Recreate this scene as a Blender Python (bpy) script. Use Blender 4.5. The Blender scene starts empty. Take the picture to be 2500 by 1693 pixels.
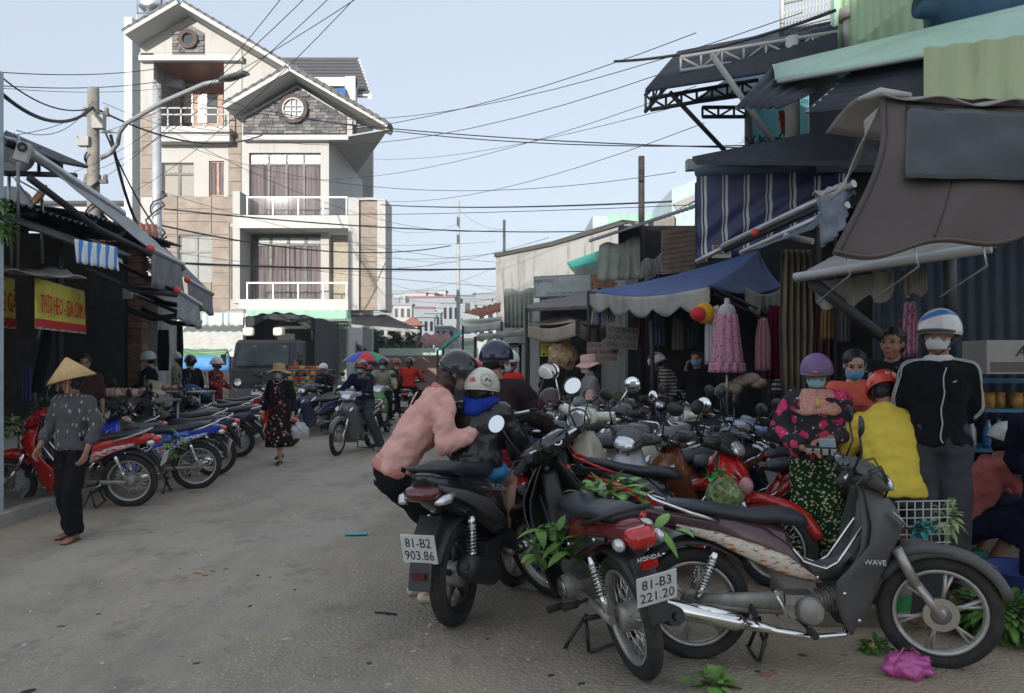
import bpy, bmesh, math, random
from math import sin, cos, pi, radians, sqrt, atan2
from mathutils import Vector as V, Matrix, Euler, noise as MN
rnd = random.Random(7)
S = bpy.context.scene
COL = S.collection
FPX, CX, HV, CAMZ = 1875.0, 1250.0, 880.0, 1.58

# ---------------- camera, world, sun, exposure
cam = bpy.data.cameras.new('camera'); co = bpy.data.objects.new('camera', cam); COL.objects.link(co)
cam.sensor_width = 36; cam.lens = 36 * FPX / 2500; cam.shift_y = 34 / 2500; cam.clip_end = 4000
co.location = (0, 0, CAMZ); co.rotation_euler = (pi / 2, 0, 0); S.camera = co
SUN_EL, SUN_AZ = radians(12.5), radians(-163)      # azimuth measured from +Y: the sun stands behind the camera
wd = bpy.data.worlds.new('World'); S.world = wd; wd.use_nodes = True
nt = wd.node_tree; nt.nodes.clear()
sky = nt.nodes.new('ShaderNodeTexSky'); sky.sky_type = 'NISHITA'; sky.sun_disc = False
sky.sun_elevation = SUN_EL; sky.sun_rotation = SUN_AZ; sky.dust_density = 1.2; sky.air_density = 1.0; sky.ozone_density = 1.6
hs = nt.nodes.new('ShaderNodeHueSaturation'); hs.inputs['Saturation'].default_value = .6
hs.inputs['Value'].default_value = 1.0
bg = nt.nodes.new('ShaderNodeBackground'); bg.inputs[1].default_value = .15
wo = nt.nodes.new('ShaderNodeOutputWorld')
nt.links.new(sky.outputs[0], hs.inputs['Color']); mxs = nt.nodes.new('ShaderNodeMix'); mxs.data_type = 'RGBA'; mxs.inputs[0].default_value = .84; mxs.inputs[7].default_value = (1.25, 1.42, 1.67, 1)
nt.links.new(hs.outputs[0], mxs.inputs[6]); nt.links.new(mxs.outputs[2], bg.inputs[0]); nt.links.new(bg.outputs[0], wo.inputs[0])
sl = bpy.data.lights.new('sun', 'SUN'); so = bpy.data.objects.new('sun', sl); COL.objects.link(so)
sl.energy = 2.0; sl.angle = radians(.6); sl.color = (1, .955, .89)
sd = V((sin(SUN_AZ) * cos(SUN_EL), cos(SUN_AZ) * cos(SUN_EL), sin(SUN_EL)))
so.rotation_euler = sd.to_track_quat('Z', 'Y').to_euler()
S.view_settings.view_transform = 'Standard'; S.view_settings.look = 'None'
S.view_settings.exposure = 1.62; S.view_settings.gamma = 1
S.cycles.max_bounces = 6; S.cycles.diffuse_bounces = 3; S.cycles.glossy_bounces = 3
S.cycles.transmission_bounces = 4; S.cycles.transparent_max_bounces = 8
S.cycles.caustics_reflective = False; S.cycles.caustics_refractive = False

# ---------------- helpers
def P(u, v, Y): return V(((u - CX) / FPX * Y, Y, CAMZ + (HV - v) / FPX * Y))
def G(u, v, z=0.0):
    Y = (CAMZ - z) * FPX / (v - HV); return V(((u - CX) / FPX * Y, Y, z))
def fx(u, Y): return (u - CX) / FPX * Y
def fz(v, Y): return CAMZ + (HV - v) / FPX * Y
def rgb(r, g, b):
    f = lambda c: ((c / 255 + .055) / 1.055) ** 2.4 if c > 10 else c / 255 / 12.92
    return (f(r), f(g), f(b))

class MB:
    def __init__(s): s.v = []; s.f = []; s.s = []
    def add(s, vs, fs, sm=False, M=None):
        b = len(s.v)
        s.v += [tuple(M @ V(p)) if M is not None else tuple(p) for p in vs]
        for f in fs: s.f.append([b + i for i in f]); s.s.append(sm)
        return s
    def box(s, c, sz, rot=None):
        x, y, z = sz[0] / 2, sz[1] / 2, sz[2] / 2
        M = Matrix.Translation(c)
        if rot is not None: M = M @ (rot.to_4x4() if isinstance(rot, Matrix) else Euler(rot).to_matrix().to_4x4())
        vs = [(i, j, k) for i in (-x, x) for j in (-y, y) for k in (-z, z)]
        return s.add(vs, [(0, 1, 3, 2), (4, 6, 7, 5), (0, 4, 5, 1), (2, 3, 7, 6), (0, 2, 6, 4), (1, 5, 7, 3)], False, M)
    def bx(s, x0, x1, y0, y1, z0, z1): return s.box(((x0 + x1) / 2, (y0 + y1) / 2, (z0 + z1) / 2), (abs(x1 - x0), abs(y1 - y0), abs(z1 - z0)))
    def tube(s, pts, r, n=8, closed=False, flat=1.0, up=None, sm=True):
        pts = [V(p) for p in pts]; m = len(pts)
        rs = r if isinstance(r, (list, tuple)) else [r] * m
        vs = []; pn = None
        for i, p in enumerate(pts):
            if closed: t = pts[(i + 1) % m] - pts[i - 1]
            else: t = pts[min(i + 1, m - 1)] - pts[max(i - 1, 0)]
            if t.length < 1e-9: t = V((0, 0, 1))
            t.normalize()
            if pn is None:
                a = V(up) if up is not None else (V((0, 0, 1)) if abs(t.z) < .9 else V((1, 0, 0)))
                pn = (a - t * a.dot(t)).normalized()
            else:
                pn = pn - t * pn.dot(t)
                pn = pn.normalized() if pn.length > 1e-6 else t.orthogonal().normalized()
            b = t.cross(pn)
            for k in range(n):
                a = 2 * pi * k / n; vs.append(p + pn * cos(a) * rs[i] * flat + b * sin(a) * rs[i])
        fs = []
        for i in range(m if closed else m - 1):
            j = (i + 1) % m
            for k in range(n):
                l = (k + 1) % n; fs.append((i * n + k, i * n + l, j * n + l, j * n + k))
        s.add(vs, fs, sm)
        if not closed:
            b = len(s.v) - m * n
            s.f.append([b + k for k in reversed(range(n))]); s.s.append(False)
            s.f.append([b + (m - 1) * n + k for k in range(n)]); s.s.append(False)
        return s
    def cyl(s, a, b, r, r2=None, n=12): return s.tube([a, b], [r, r if r2 is None else r2], n)
    def ball(s, c, r, n=12, M=None):
        if not isinstance(r, (tuple, list)): r = (r, r, r)
        m = max(4, n // 2); vs = [(0, 0, r[2])]
        for i in range(1, m):
            a = pi * i / m
            for k in range(n): vs.append((r[0] * sin(a) * cos(2 * pi * k / n), r[1] * sin(a) * sin(2 * pi * k / n), r[2] * cos(a)))
        vs.append((0, 0, -r[2])); L = len(vs) - 1
        fs = [(0, 1 + k, 1 + (k + 1) % n) for k in range(n)]
        for i in range(m - 2):
            for k in range(n):
                l = (k + 1) % n; fs.append((1 + i * n + k, 1 + (i + 1) * n + k, 1 + (i + 1) * n + l, 1 + i * n + l))
        q = 1 + (m - 2) * n
        fs += [(L, q + (k + 1) % n, q + k) for k in range(n)]
        T = Matrix.Translation(c)
        if M is not None: T = T @ M.to_4x4()
        return s.add(vs, fs, True, T)
    def lathe(s, prof, n=24, M=None, a0=0, a1=2 * pi, sm=True):
        """prof: list of (r, h); axis local z"""
        full = abs(a1 - a0 - 2 * pi) < 1e-6; k1 = n if full else n + 1
        vs = [(r * cos(a0 + (a1 - a0) * k / n), r * sin(a0 + (a1 - a0) * k / n), h) for r, h in prof for k in range(k1)]
        fs = []
        for i in range(len(prof) - 1):
            for k in range(n):
                l = (k + 1) % k1; fs.append((i * k1 + k, i * k1 + l, (i + 1) * k1 + l, (i + 1) * k1 + k))
        return s.add(vs, fs, sm, M)
    def grid(s, fn, nu, nv, sm=True):
        vs = [fn(i / nu, j / nv) for j in range(nv + 1) for i in range(nu + 1)]
        w = nu + 1
        return s.add(vs, [(j * w + i, j * w + i + 1, (j + 1) * w + i + 1, (j + 1) * w + i) for j in range(nv) for i in range(nu)], sm)
    def prism(s, poly, d, sm=False):
        """poly: 3d points of a face, d: extrusion vector"""
        d = V(d); n = len(poly); vs = [V(p) for p in poly] + [V(p) + d for p in poly]
        fs = [tuple(range(n))[::-1], tuple(range(n, 2 * n))] + [(i, (i + 1) % n, n + (i + 1) % n, n + i) for i in range(n)]
        return s.add(vs, fs, sm)
    def loft(s, secs, n=14, e=2.4):
        """secs: (x, z, hh, hw[, tilt[, y]]) superellipse sections across y, closed ends"""
        vs = []
        for q in secs:
            x, z, hh, hw = q[:4]; ti = q[4] if len(q) > 4 else 0; yy = q[5] if len(q) > 5 else 0
            for k in range(n):
                a = 2 * pi * (k + .5) / n; c, d = cos(a), sin(a)
                yv = hw * math.copysign(abs(c) ** (2 / e), c); zv = hh * math.copysign(abs(d) ** (2 / e), d)
                vs.append((x - sin(ti) * zv, yy + yv, z + cos(ti) * zv))
        m = len(secs); fs = []
        for i in range(m - 1):
            for k in range(n):
                l = (k + 1) % n; fs.append((i * n + k, (i + 1) * n + k, (i + 1) * n + l, i * n + l))
        fs.append(tuple(range(n))); fs.append(tuple(reversed(range((m - 1) * n, m * n))))
        return s.add(vs, fs, True)
    def mesh(s, name):
        me = bpy.data.meshes.new(name); me.from_pydata(s.v, [], s.f); me.validate()
        if len(me.polygons) == len(s.s): me.polygons.foreach_set('use_smooth', s.s)
        else: me.polygons.foreach_set('use_smooth', [any(s.s)] * len(me.polygons))
        bm = bmesh.new(); bm.from_mesh(me); bmesh.ops.recalc_face_normals(bm, faces=bm.faces); bm.to_mesh(me); bm.free()
        return me
    def build(s, name, m=None, parent=None, bev=0, solid=0, sub=0, split=False, link=True, **tags):
        me = s.mesh(name); o = bpy.data.objects.new(name, me)
        if m is not None: me.materials.append(m)
        if link: COL.objects.link(o)
        if parent is not None: o.parent = parent
        if solid:
            k = o.modifiers.new('s', 'SOLIDIFY'); k.thickness = solid; k.offset = 0
        if sub:
            k = o.modifiers.new('u', 'SUBSURF'); k.levels = k.render_levels = sub
        if bev:
            k = o.modifiers.new('b', 'BEVEL'); k.width = bev; k.segments = 2; k.limit_method = 'ANGLE'; k.angle_limit = radians(50)
        for a, b in tags.items():
            if b is not None: o[a] = b
        return o
def tag(o, label, cat, group=None):
    o['label'] = label; o['category'] = cat
    if group: o['group'] = group
    return o
def empty(name, loc=(0, 0, 0), rz=0, label=None, cat=None, group=None):
    o = bpy.data.objects.new(name, None); COL.objects.link(o); o.location = loc; o.rotation_euler = (0, 0, rz)
    o.empty_display_size = .1
    if label: tag(o, label, cat, group)
    return o
def inst(o, parent=None, M=None, name=None, m=None):
    c = o.copy(); COL.objects.link(c); c.parent = parent
    if name: c.name = name
    if M is not None: c.matrix_basis = M
    if m is not None: omat(c, m)
    return c
def omat(o, m):
    if not o.material_slots: o.data.materials.append(m)
    o.material_slots[0].link = 'OBJECT'; o.material_slots[0].material = m

# ---------------- materials
MC = {}
def nodes(name):
    m = bpy.data.materials.new(name); m.use_nodes = True; t = m.node_tree
    b = t.nodes['Principled BSDF']; return m, t, b
def N(t, kind, **kw):
    n = t.nodes.new('ShaderNode' + kind)
    for k, v in kw.items():
        if k in n.inputs: n.inputs[k].default_value = v
        else: setattr(n, k, v)
    return n
def ramp(t, src, stops):
    r = t.nodes.new('ShaderNodeValToRGB'); e = r.color_ramp.elements
    while len(e) < len(stops): e.new(.5)
    for i, (p, c) in enumerate(stops):
        e[i].position = p; e[i].color = (c, c, c, 1) if isinstance(c, (int, float)) else (*c, 1)
    t.links.new(src, r.inputs[0]); return r.outputs[0]
def mixc(t, f, a, b, mode='MIX'):
    m = t.nodes.new('ShaderNodeMix'); m.data_type = 'RGBA'; m.blend_type = mode
    for i, x in ((0, f), (6, a), (7, b)):
        if isinstance(x, (int, float)): m.inputs[i].default_value = x
        elif isinstance(x, (tuple, list)): m.inputs[i].default_value = (*x[:3], 1)
        else: t.links.new(x, m.inputs[i])
    return m.outputs[2]
def math_(t, op, a, b=None, c=None):
    m = t.nodes.new('ShaderNodeMath'); m.operation = op
    for i, x in enumerate((a, b, c)):
        if x is None: continue
        if isinstance(x, (int, float)): m.inputs[i].default_value = x
        else: t.links.new(x, m.inputs[i])
    return m.outputs[0]
def coords(t, kind='Object', scale=None):
    c = t.nodes.new('ShaderNodeTexCoord').outputs[kind]
    if scale:
        mp = t.nodes.new('ShaderNodeMapping'); mp.inputs['Scale'].default_value = scale if isinstance(scale, tuple) else (scale,) * 3
        t.links.new(c, mp.inputs[0]); c = mp.outputs[0]
    return c
def noise(t, vec, scale, detail=4, rough=.55):
    n = N(t, 'TexNoise', Scale=scale, Detail=detail, Roughness=rough); t.links.new(vec, n.inputs['Vector']); return n.outputs[0]
def bump(t, b, h, st=.3, dist=.01):
    n = N(t, 'Bump', Strength=st, Distance=dist); t.links.new(h, n.inputs['Height']); t.links.new(n.outputs[0], b.inputs['Normal'])
def mat(name, col, rough=.6, metal=0., var=.12, vs=6., dirt=0., bs=0., bst=.2, coat=0., spec=.5, tr=0., alpha=1., emit=0, streak=0., sheen=0., ior=None):
    if name in MC: return MC[name]
    m, t, b = nodes(name); MC[name] = m
    b.inputs['Roughness'].default_value = rough; b.inputs['Metallic'].default_value = metal
    b.inputs['Specular IOR Level'].default_value = spec
    b.inputs['Coat Weight'].default_value = coat; b.inputs['Coat Roughness'].default_value = .08
    b.inputs['Transmission Weight'].default_value = tr; b.inputs['Alpha'].default_value = alpha
    if sheen: b.inputs['Sheen Weight'].default_value = sheen
    if ior: b.inputs['IOR'].default_value = ior
    c = coords(t)
    out = mixc(t, ramp(t, noise(t, c, vs), [(.3, 0), (.7, 1)]), tuple(x * (1 - var) for x in col), tuple(min(1, x * (1 + var)) for x in col))
    if dirt:
        f = ramp(t, noise(t, c, vs * .4, 8, .7), [(.45, 0), (.72, dirt)])
        out = mixc(t, f, out, (.10, .085, .065))
    if streak:
        f = ramp(t, noise(t, coords(t, 'Object', (1.7, 1.7, .3)), 1.7, 9, .74), [(.52, 0), (.72, streak)])
        out = mixc(t, f, out, (.06, .062, .055))
    t.links.new(out, b.inputs['Base Color'])
    if rough > .15 and metal < .5:
        t.links.new(ramp(t, noise(t, c, vs * 2.3), [(.2, max(0, rough - .08)), (.8, min(1, rough + .1))]), b.inputs['Roughness'])
    if emit:
        b.inputs['Emission Strength'].default_value = emit; b.inputs['Emission Color'].default_value = (*col, 1)
    if bs: bump(t, b, noise(t, c, bs, 5), bst)
    return m
def paint(name, col, rough=.22, var=.05): return mat(name, col, rough, 0, var, 4, dirt=.25, coat=.5)
def fabric(name, col, var=.1, fold=7, st=.5): return mat(name, col, .9, 0, var, 5, bs=fold, bst=st, spec=.15)
def stripes(name, cols, axis=0, period=.1, rough=.8, soft=False, dirt=.2, coord='Object', bs=0):
    """repeating stripes; cols: list of (position 0..1, colour)"""
    m, t, b = nodes(name)
    c = coords(t, coord); sp = t.nodes.new('ShaderNodeSeparateXYZ'); t.links.new(c, sp.inputs[0])
    f = math_(t, 'FRACT', math_(t, 'DIVIDE', sp.outputs[axis], period))
    r = t.nodes.new('ShaderNodeValToRGB'); r.color_ramp.interpolation = 'LINEAR' if soft else 'CONSTANT'
    e = r.color_ramp.elements
    while len(e) < len(cols): e.new(.5)
    for i, (p, q) in enumerate(cols): e[i].position = p; e[i].color = (*q, 1)
    t.links.new(f, r.inputs[0])
    out = mixc(t, ramp(t, noise(t, c, 3, 6, .7), [(.4, 0), (.75, dirt)]), r.outputs[0], (.12, .11, .09))
    t.links.new(out, b.inputs['Base Color']); b.inputs['Roughness'].default_value = rough
    if bs: bump(t, b, noise(t, c, bs, 4), .5)
    return m
def spots(name, base, blobs, rough=.9, bs=7):
    """blobs: list of (scale, threshold, colour, seed) voronoi blobs over a base colour"""
    m, t, b = nodes(name); c = coords(t); out = base
    for sc, th, col, sd_ in blobs:
        mp = N(t, 'Mapping'); mp.inputs['Location'].default_value = (sd_ * 1.7, sd_ * 2.3, sd_); t.links.new(c, mp.inputs[0])
        wv = N(t, 'TexNoise', Scale=sc * 1.3, Detail=2.); t.links.new(mp.outputs[0], wv.inputs['Vector'])
        ad = N(t, 'VectorMath', operation='MULTIPLY_ADD'); t.links.new(wv.outputs[1], ad.inputs[0]); ad.inputs[1].default_value = (.8 / sc,) * 3; t.links.new(mp.outputs[0], ad.inputs[2])
        vo = N(t, 'TexVoronoi', Scale=sc); t.links.new(ad.outputs[0], vo.inputs['Vector'])
        f = ramp(t, vo.outputs[0], [(th * .9, 1), (th, 0)])
        out = mixc(t, f, out, col)
    t.links.new(out, b.inputs['Base Color']); b.inputs['Roughness'].default_value = rough; b.inputs['Specular IOR Level'].default_value = .15
    if bs: bump(t, b, noise(t, c, bs, 4), .5)
    return m
def text_part(body, size, m, parent, M, ext=.002, name='lettering', align='CENTER', sx=1.0, shear=0, fit=None):
    cu = bpy.data.curves.new(name, 'FONT'); cu.body = body; cu.size = size; cu.extrude = ext; cu.align_x = align; cu.align_y = 'CENTER'
    cu.resolution_u = 2; cu.shear = shear; cu.space_line = .95
    o = bpy.data.objects.new(name, cu); COL.objects.link(o)
    me = bpy.data.meshes.new_from_object(o.evaluated_get(bpy.context.evaluated_depsgraph_get()))
    bpy.data.objects.remove(o)
    if fit and me.vertices:
        xs = [v.co.x for v in me.vertices]; k = fit / max(1e-4, max(xs) - min(xs)); sx = k; mid = (max(xs) + min(xs)) / 2
        for v in me.vertices: v.co.x -= mid
    me.name = name; me.materials.clear(); me.materials.append(m)
    q = bpy.data.objects.new(name, me); COL.objects.link(q); q.parent = parent
    q.matrix_basis = M @ Matrix.Diagonal((sx, 1, 1, 1)); q['kind'] = 'stuff'
    return q
def frame_M(o, x, y):
    """matrix with local x, y along the given directions, origin o"""
    x = V(x).normalized(); z = x.cross(V(y)).normalized(); y = z.cross(x)
    M = Matrix((x, y, z)).transposed().to_4x4(); M.translation = V(o); return M
def cloth(c4, nu=14, nv=8, sag=.1, wr=.02, seed=0, edge=None):
    """grid between four corners c00, c10, c11, c01 with sag and wrinkles"""
    a, b, c, d = [V(p) for p in c4]; mb = MB()
    nrm = (b - a).cross(d - a).normalized()
    def fn(u, v):
        p = (a * (1 - u) + b * u) * (1 - v) + (d * (1 - u) + c * u) * v
        p = p - V((0, 0, 1)) * sag * 4 * u * (1 - u) * (.3 + .7 * 4 * v * (1 - v) if edge is None else edge(v))
        return p + nrm * wr * MN.noise(V((u * 5 + seed, v * 4, seed)))
    return mb.grid(fn, nu, nv)
def corr(c4, pitch=.076, amp=.012, sag=0, nv=1):
    """corrugated sheet between corners a-b (across the corrugation) and d-c"""
    a, b, c, d = [V(p) for p in c4]; n = max(6, int((b - a).length / pitch * 4)); mb = MB()
    nrm = (b - a).cross(d - a).normalized()
    k = (b - a).length / pitch * 2 * pi
    return mb.grid(lambda u, v: (a * (1 - u) + b * u) * (1 - v) + (d * (1 - u) + c * u) * v + nrm * amp * sin(k * u) - V((0, 0, 1)) * sag * sin(pi * v), n, nv)
# ======================================================= ground
def ground_mat():
    m, t, b = nodes('street_ground'); c = coords(t)
    sp = t.nodes.new('ShaderNodeSeparateXYZ'); t.links.new(c, sp.inputs[0]); X, Y = sp.outputs[0], sp.outputs[1]
    n1 = noise(t, c, .9, 6, .6); n2 = noise(t, c, 6, 6, .65); n3 = noise(t, c, 60, 3)
    wob = math_(t, 'MULTIPLY', math_(t, 'SUBTRACT', n1, .5), 2.4)
    Xw = math_(t, 'ADD', X, wob)
    rgh = ramp(t, math_(t, 'ADD', Xw, 2.0), [(.3, 0), (.7, 1)])               # coarse asphalt right of the worn centre line
    near = ramp(t, math_(t, 'MULTIPLY', math_(t, 'ADD', Y, wob), .1), [(.38, 1), (.62, 0)])
    rgh = math_(t, 'MAXIMUM', rgh, math_(t, 'MULTIPLY', near, .75))
    vo = N(t, 'TexVoronoi', Scale=46.); t.links.new(c, vo.inputs['Vector'])
    vo2 = N(t, 'TexVoronoi', Scale=95.); t.links.new(c, vo2.inputs['Vector'])
    chips = ramp(t, vo.outputs[0], [(.10, 1), (.42, 0)])
    tone = t.nodes.new('ShaderNodeSeparateXYZ'); t.links.new(vo.outputs[1], tone.inputs[0])
    chipc = mixc(t, tone.outputs[0], (.32, .28, .215), (.64, .565, .45))
    smooth = mixc(t, n2, (.325, .287, .238), (.43, .38, .315))
    smooth = mixc(t, ramp(t, vo2.outputs[0], [(.06, .55), (.3, 0)]), smooth, (.46, .425, .375))
    coarse = mixc(t, chips, mixc(t, n2, (.24, .208, .162), (.38, .33, .26)), chipc)
    asp = mixc(t, rgh, smooth, coarse)
    dust = ramp(t, noise(t, c, .45, 8, .7), [(.45, 0), (.68, .7)])
    asp = mixc(t, dust, asp, (.44, .36, .265))
    dk = ramp(t, noise(t, coords(t, 'Object', (1.2, .45, 1)), 1.8, 8, .7), [(.47, 0), (.66, .65)])
    asp = mixc(t, dk, asp, (.24, .212, .178))
    stn = ramp(t, noise(t, c, 2.3, 9, .8), [(.54, 0), (.62, .55)]); asp = mixc(t, stn, asp, (.18, .158, .13))
    # bare, dusty concrete and dirt on both verges
    dr = ramp(t, math_(t, 'MULTIPLY', math_(t, 'SUBTRACT', Xw, .55), .8), [(.25, 0), (.95, 1)])
    dl = ramp(t, math_(t, 'MULTIPLY', math_(t, 'SUBTRACT', -4.0, Xw) if False else math_(t, 'MULTIPLY', math_(t, 'ADD', Xw, 3.5), -1), .8), [(.25, 0), (.9, 1)])
    dirt = math_(t, 'MAXIMUM', dr, dl)
    dc = mixc(t, n2, (.31, .24, .165), (.48, .385, .275))
    dc = mixc(t, ramp(t, n3, [(.55, 0), (.68, .7)]), dc, (.12, .10, .08))
    dc = mixc(t, ramp(t, vo.outputs[0], [(.05, .6), (.2, 0)]), dc, (.40, .36, .30))
    out = mixc(t, math_(t, 'MULTIPLY', dirt, .7), asp, dc)
    # faded remains of a dashed yellow centre line
    fr = math_(t, 'FRACT', math_(t, 'DIVIDE', math_(t, 'ADD', Y, .45), 1.6))
    ln = math_(t, 'MULTIPLY', ramp(t, math_(t, 'ABSOLUTE', math_(t, 'ADD', X, 1.38)), [(.07, 1), (.11, 0)]), ramp(t, fr, [(.42, 1), (.46, 0)]))
    ln = math_(t, 'MULTIPLY', ln, ramp(t, n2, [(.38, 0), (.62, .75)]))
    out = mixc(t, ln, out, (.40, .34, .22))
    t.links.new(out, b.inputs['Base Color'])
    t.links.new(ramp(t, n2, [(.3, .72), (.7, .95)]), b.inputs['Roughness']); b.inputs['Specular IOR Level'].default_value = .35
    h = math_(t, 'ADD', math_(t, 'MULTIPLY', math_(t, 'MULTIPLY', vo.outputs[0], -1.6), math_(t, 'ADD', rgh, .12)), math_(t, 'MULTIPLY', n3, .5))
    bump(t, b, h, .5, .011)
    return m
mb = MB()
def gz(x, y):
    d = max(abs(x) - 12, 0) + max(abs(y) - 40, 0)
    return .012 * MN.noise(V((x * .5, y * .5, 0))) if d == 0 else 0
mb.grid(lambda u, v: (-12 + 24 * u, -2 + 44 * v, gz(-12 + 24 * u, -2 + 44 * v)), 60, 110)
road = mb.build('street', ground_mat(), kind='structure')
mb = MB(); mb.bx(-900, 900, -200, 1800, -.5, -.03)
mb.build('ground', mat('far_ground', (.16, .15, .11), .95, vs=.05, var=.3), kind='structure')
# raised pavements with kerbs
PAV = mat('pavement_concrete', (.27, .235, .19), .95, var=.2, vs=3, dirt=.5, bs=30, bst=.4)
mb = MB(); mb.prism([(1.75, 4.55, -.02), (12, 4.5, -.02), (12, 40, -.02), (3.2, 40, -.02), (2.9, 12, -.02), (1.9, 7.5, -.02)], (0, 0, .13))
mb.build('pavement', PAV, kind='structure', bev=.03)
mb = MB(); mb.bx(-12, -4.95, -2, 30, -.02, .12)
mb.build('pavement', PAV, kind='structure', bev=.015)
def kerb(x0, x1, y0, y1):
    y = y0; i = 0
    while y < y1:
        a = MB(); a.bx(x0, x1, y + .01, y + .99, -.02, .135 + .004 * rnd.random()); a.build('kerb_stone', mat('kerb', (.33, .31, .28), .9, dirt=.6, bs=25), kind='structure', bev=.012)
        y += 1.0
kerb(-4.94, -4.8, 4, 26)

# ======================================================= the three storey house
WH = mat('white_render', (.44, .432, .41), .85, var=.03, vs=.7, streak=.16)
WH2 = mat('white_trim', (.49, .487, .475), .8, var=.03)
TAN = mat('tan_stone', (.235, .185, .145), .6, var=.2, vs=2.2, dirt=.25, bs=6)
ROOFM = mat('dark_tile', (.10, .10, .105), .7, var=.25, vs=3, bs=14)
STN = [mat('slate%d' % i, c, .8, var=.25, vs=5, bs=15) for i, c in enumerate([(.12, .12, .125), (.17, .165, .16), (.085, .087, .095), (.21, .20, .19)])]
WFR = mat('window_frame_dark', (.07, .068, .06), .5)
GLS = mat('dark_glass', (.02, .025, .03), .06, var=0, spec=.8)
GGL = mat('green_glass', (.13, .22, .17), .12, var=.1, spec=.8)
CURT = None
def curtain_mat():
    m, t, b = nodes('curtain'); c = coords(t, 'Object', (1, 1, .02)); n = noise(t, c, 9, 3, .6)
    t.links.new(ramp(t, n, [(.35, (.06, .048, .052)), (.5, (.20, .17, .175)), (.65, (.09, .07, .08))]), b.inputs['Base Color']); b.inputs['Roughness'].default_value = .95; b.inputs['Specular IOR Level'].default_value = .1
    return m
CURT = curtain_mat(); CHR = mat('steel', (.42, .43, .44), .45, metal=1, var=.08); WOOD = mat('red_wood', (.24, .085, .035), .45, var=.3, vs=4)
YB, YT = 31.0, 31.7
H = empty('house', (fx(640, 32), 32, 0), 0, 'tall white three storey house with tan stone panels, grey stone gable and dark tiled roof', 'house')
OFF = -H.location
class HM(MB):
    def build(s, name, m, parent=H, **k):
        o = MB.build(s, name, m, parent, **k)
        if parent is H: o.location = OFF
        return o
def pb(mb, u0, u1, v0, v1, Y, d, Yr=None):
    Yr = Yr or Y; return mb.bx(fx(u0, Yr), fx(u1, Yr), Y, Y + d, fz(v1, Yr), fz(v0, Yr))
# left tower walls: pieces around the openings
w = HM(); R = YT
for q in ((343, 375, 130, 760), (547, 590, 148, 760), (375, 547, 312, 345), (340, 590, 128.3, 134), (375, 395, 345, 480), (473, 510, 345, 480), (395, 473, 345, 397), (510, 547, 345, 393), (375, 435, 480, 760), (517, 547, 480, 760), (435, 517, 480, 573), (435, 517, 686, 760)):
    pb(w, *q, R, .3)
w.prism([(fx(343, R), R, fz(108, R)), (fx(463, R), R, fz(40, R)), (fx(590, R), R, fz(110, R)), (fx(590, R), R, fz(128, R)), (fx(343, R), R, fz(128, R))], (0, .28, 0))
w.bx(fx(345, R), fx(343, R) + .25, R + .3, 41, 0, fz(130, R)); w.bx(fx(803, YB) - .25, fx(803, YB), YB + .3, 38, 0, fz(345, YB)); w.bx(fx(345, R), fx(803, YB), 40.7, 41, 0, fz(150, R))
w.build('wall', WH)
w = HM()
R = YB
for q in ((590, 608, 335, 745), (783, 803, 335, 745), (608, 783, 335, 373), (608, 783, 530, 570), (608, 783, 730, 760)): pb(w, *q, R, .3)
w.prism([(fx(590, R), R, fz(335, R)), (fx(590, R), R, fz(285, R)), (fx(725, R), R, fz(208, R)), (fx(860, R), R, fz(292, R)), (fx(860, R), R, fz(335, R))], (0, .28, 0))
w.prism([(fx(547, R), R + .75, fz(148, R)), (fx(547, R), R + .75, fz(82, R)), (fx(860, R), R + .75, fz(268, R)), (fx(860, R), R + .75, fz(335, R)), (fx(547, R), R + .75, fz(335, R))], (0, .25, 0))
w.build('wall', WH)
# loggia: back wall, ceiling, door, railing
w = HM(); pb(w, 340, 560, 140, 330, 34.0, .2, YT); w.build('loggia_wall', mat('loggia_grey', (.42, .41, .39), .85))
w = HM(); w.bx(fx(375, YT), fx(547, YT), YT + .02, 34, fz(160, YT) + .1, fz(150, YT) + .12); w.build('loggia_ceiling', WOOD)
w = HM(); pb(w, 440, 545, 212, 330, 33.9, .08, 33.9); d = w.build('balcony_door', WOOD)
for a in (450, 484, 508): w = HM(); pb(w, a, a + 22, 228, 300, 33.86, .03, 33.9); w.build('pane', GLS if a > 500 else mat('pale_pane', (.45, .44, .40), .2), d)
w = HM()
for v in (262, 278, 308): pb(w, 375, 557, v, v + 3, YT - .5, .05)
for u in (376, 408, 440, 470, 500, 530, 556): pb(w, u, u + 3, 262, 312, YT - .5, .05)
w.build('railing', WH2)
for q_ in ((372, 560, 311, 322, YT - .6, .6), (372, 560, 333, 345, YT - .55, .55), (338, 590, 134, 147, YT - .25, .25), (590, 850, 330, 341, YB - .3, .3)): w = HM(); pb(w, *q_); w.build('ledge', WH2)
w = HM(); pb(w, 372, 560, 322, 333, YT - .45, .45); w.build('ledge', WH)
# tan panels
def panels(u0, u1, v0, v1, Y, Yr, n, cols=1, name='stone_panel'):
    for i in range(n):
        for j in range(cols):
            w = HM(); dv = (v1 - v0) / n; du = (u1 - u0) / cols
            pb(w, u0 + du * j + .4, u0 + du * (j + 1) - .4, v0 + dv * i + .6, v0 + dv * (i + 1) - .6, Y - .045 - .006 * rnd.random(), .05, Yr)
            w.build(name, TAN)
panels(345, 374, 278, 480, YT, YT, 6); panels(558, 590, 276, 545, YT, YT, 8)
panels(376, 434, 480, 760, YT, YT, 9); panels(518, 561, 480, 760, YT, YT, 9)
panels(435, 517, 480, 572, YT, YT, 3); panels(435, 517, 688, 760, YT, YT, 2)
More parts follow.
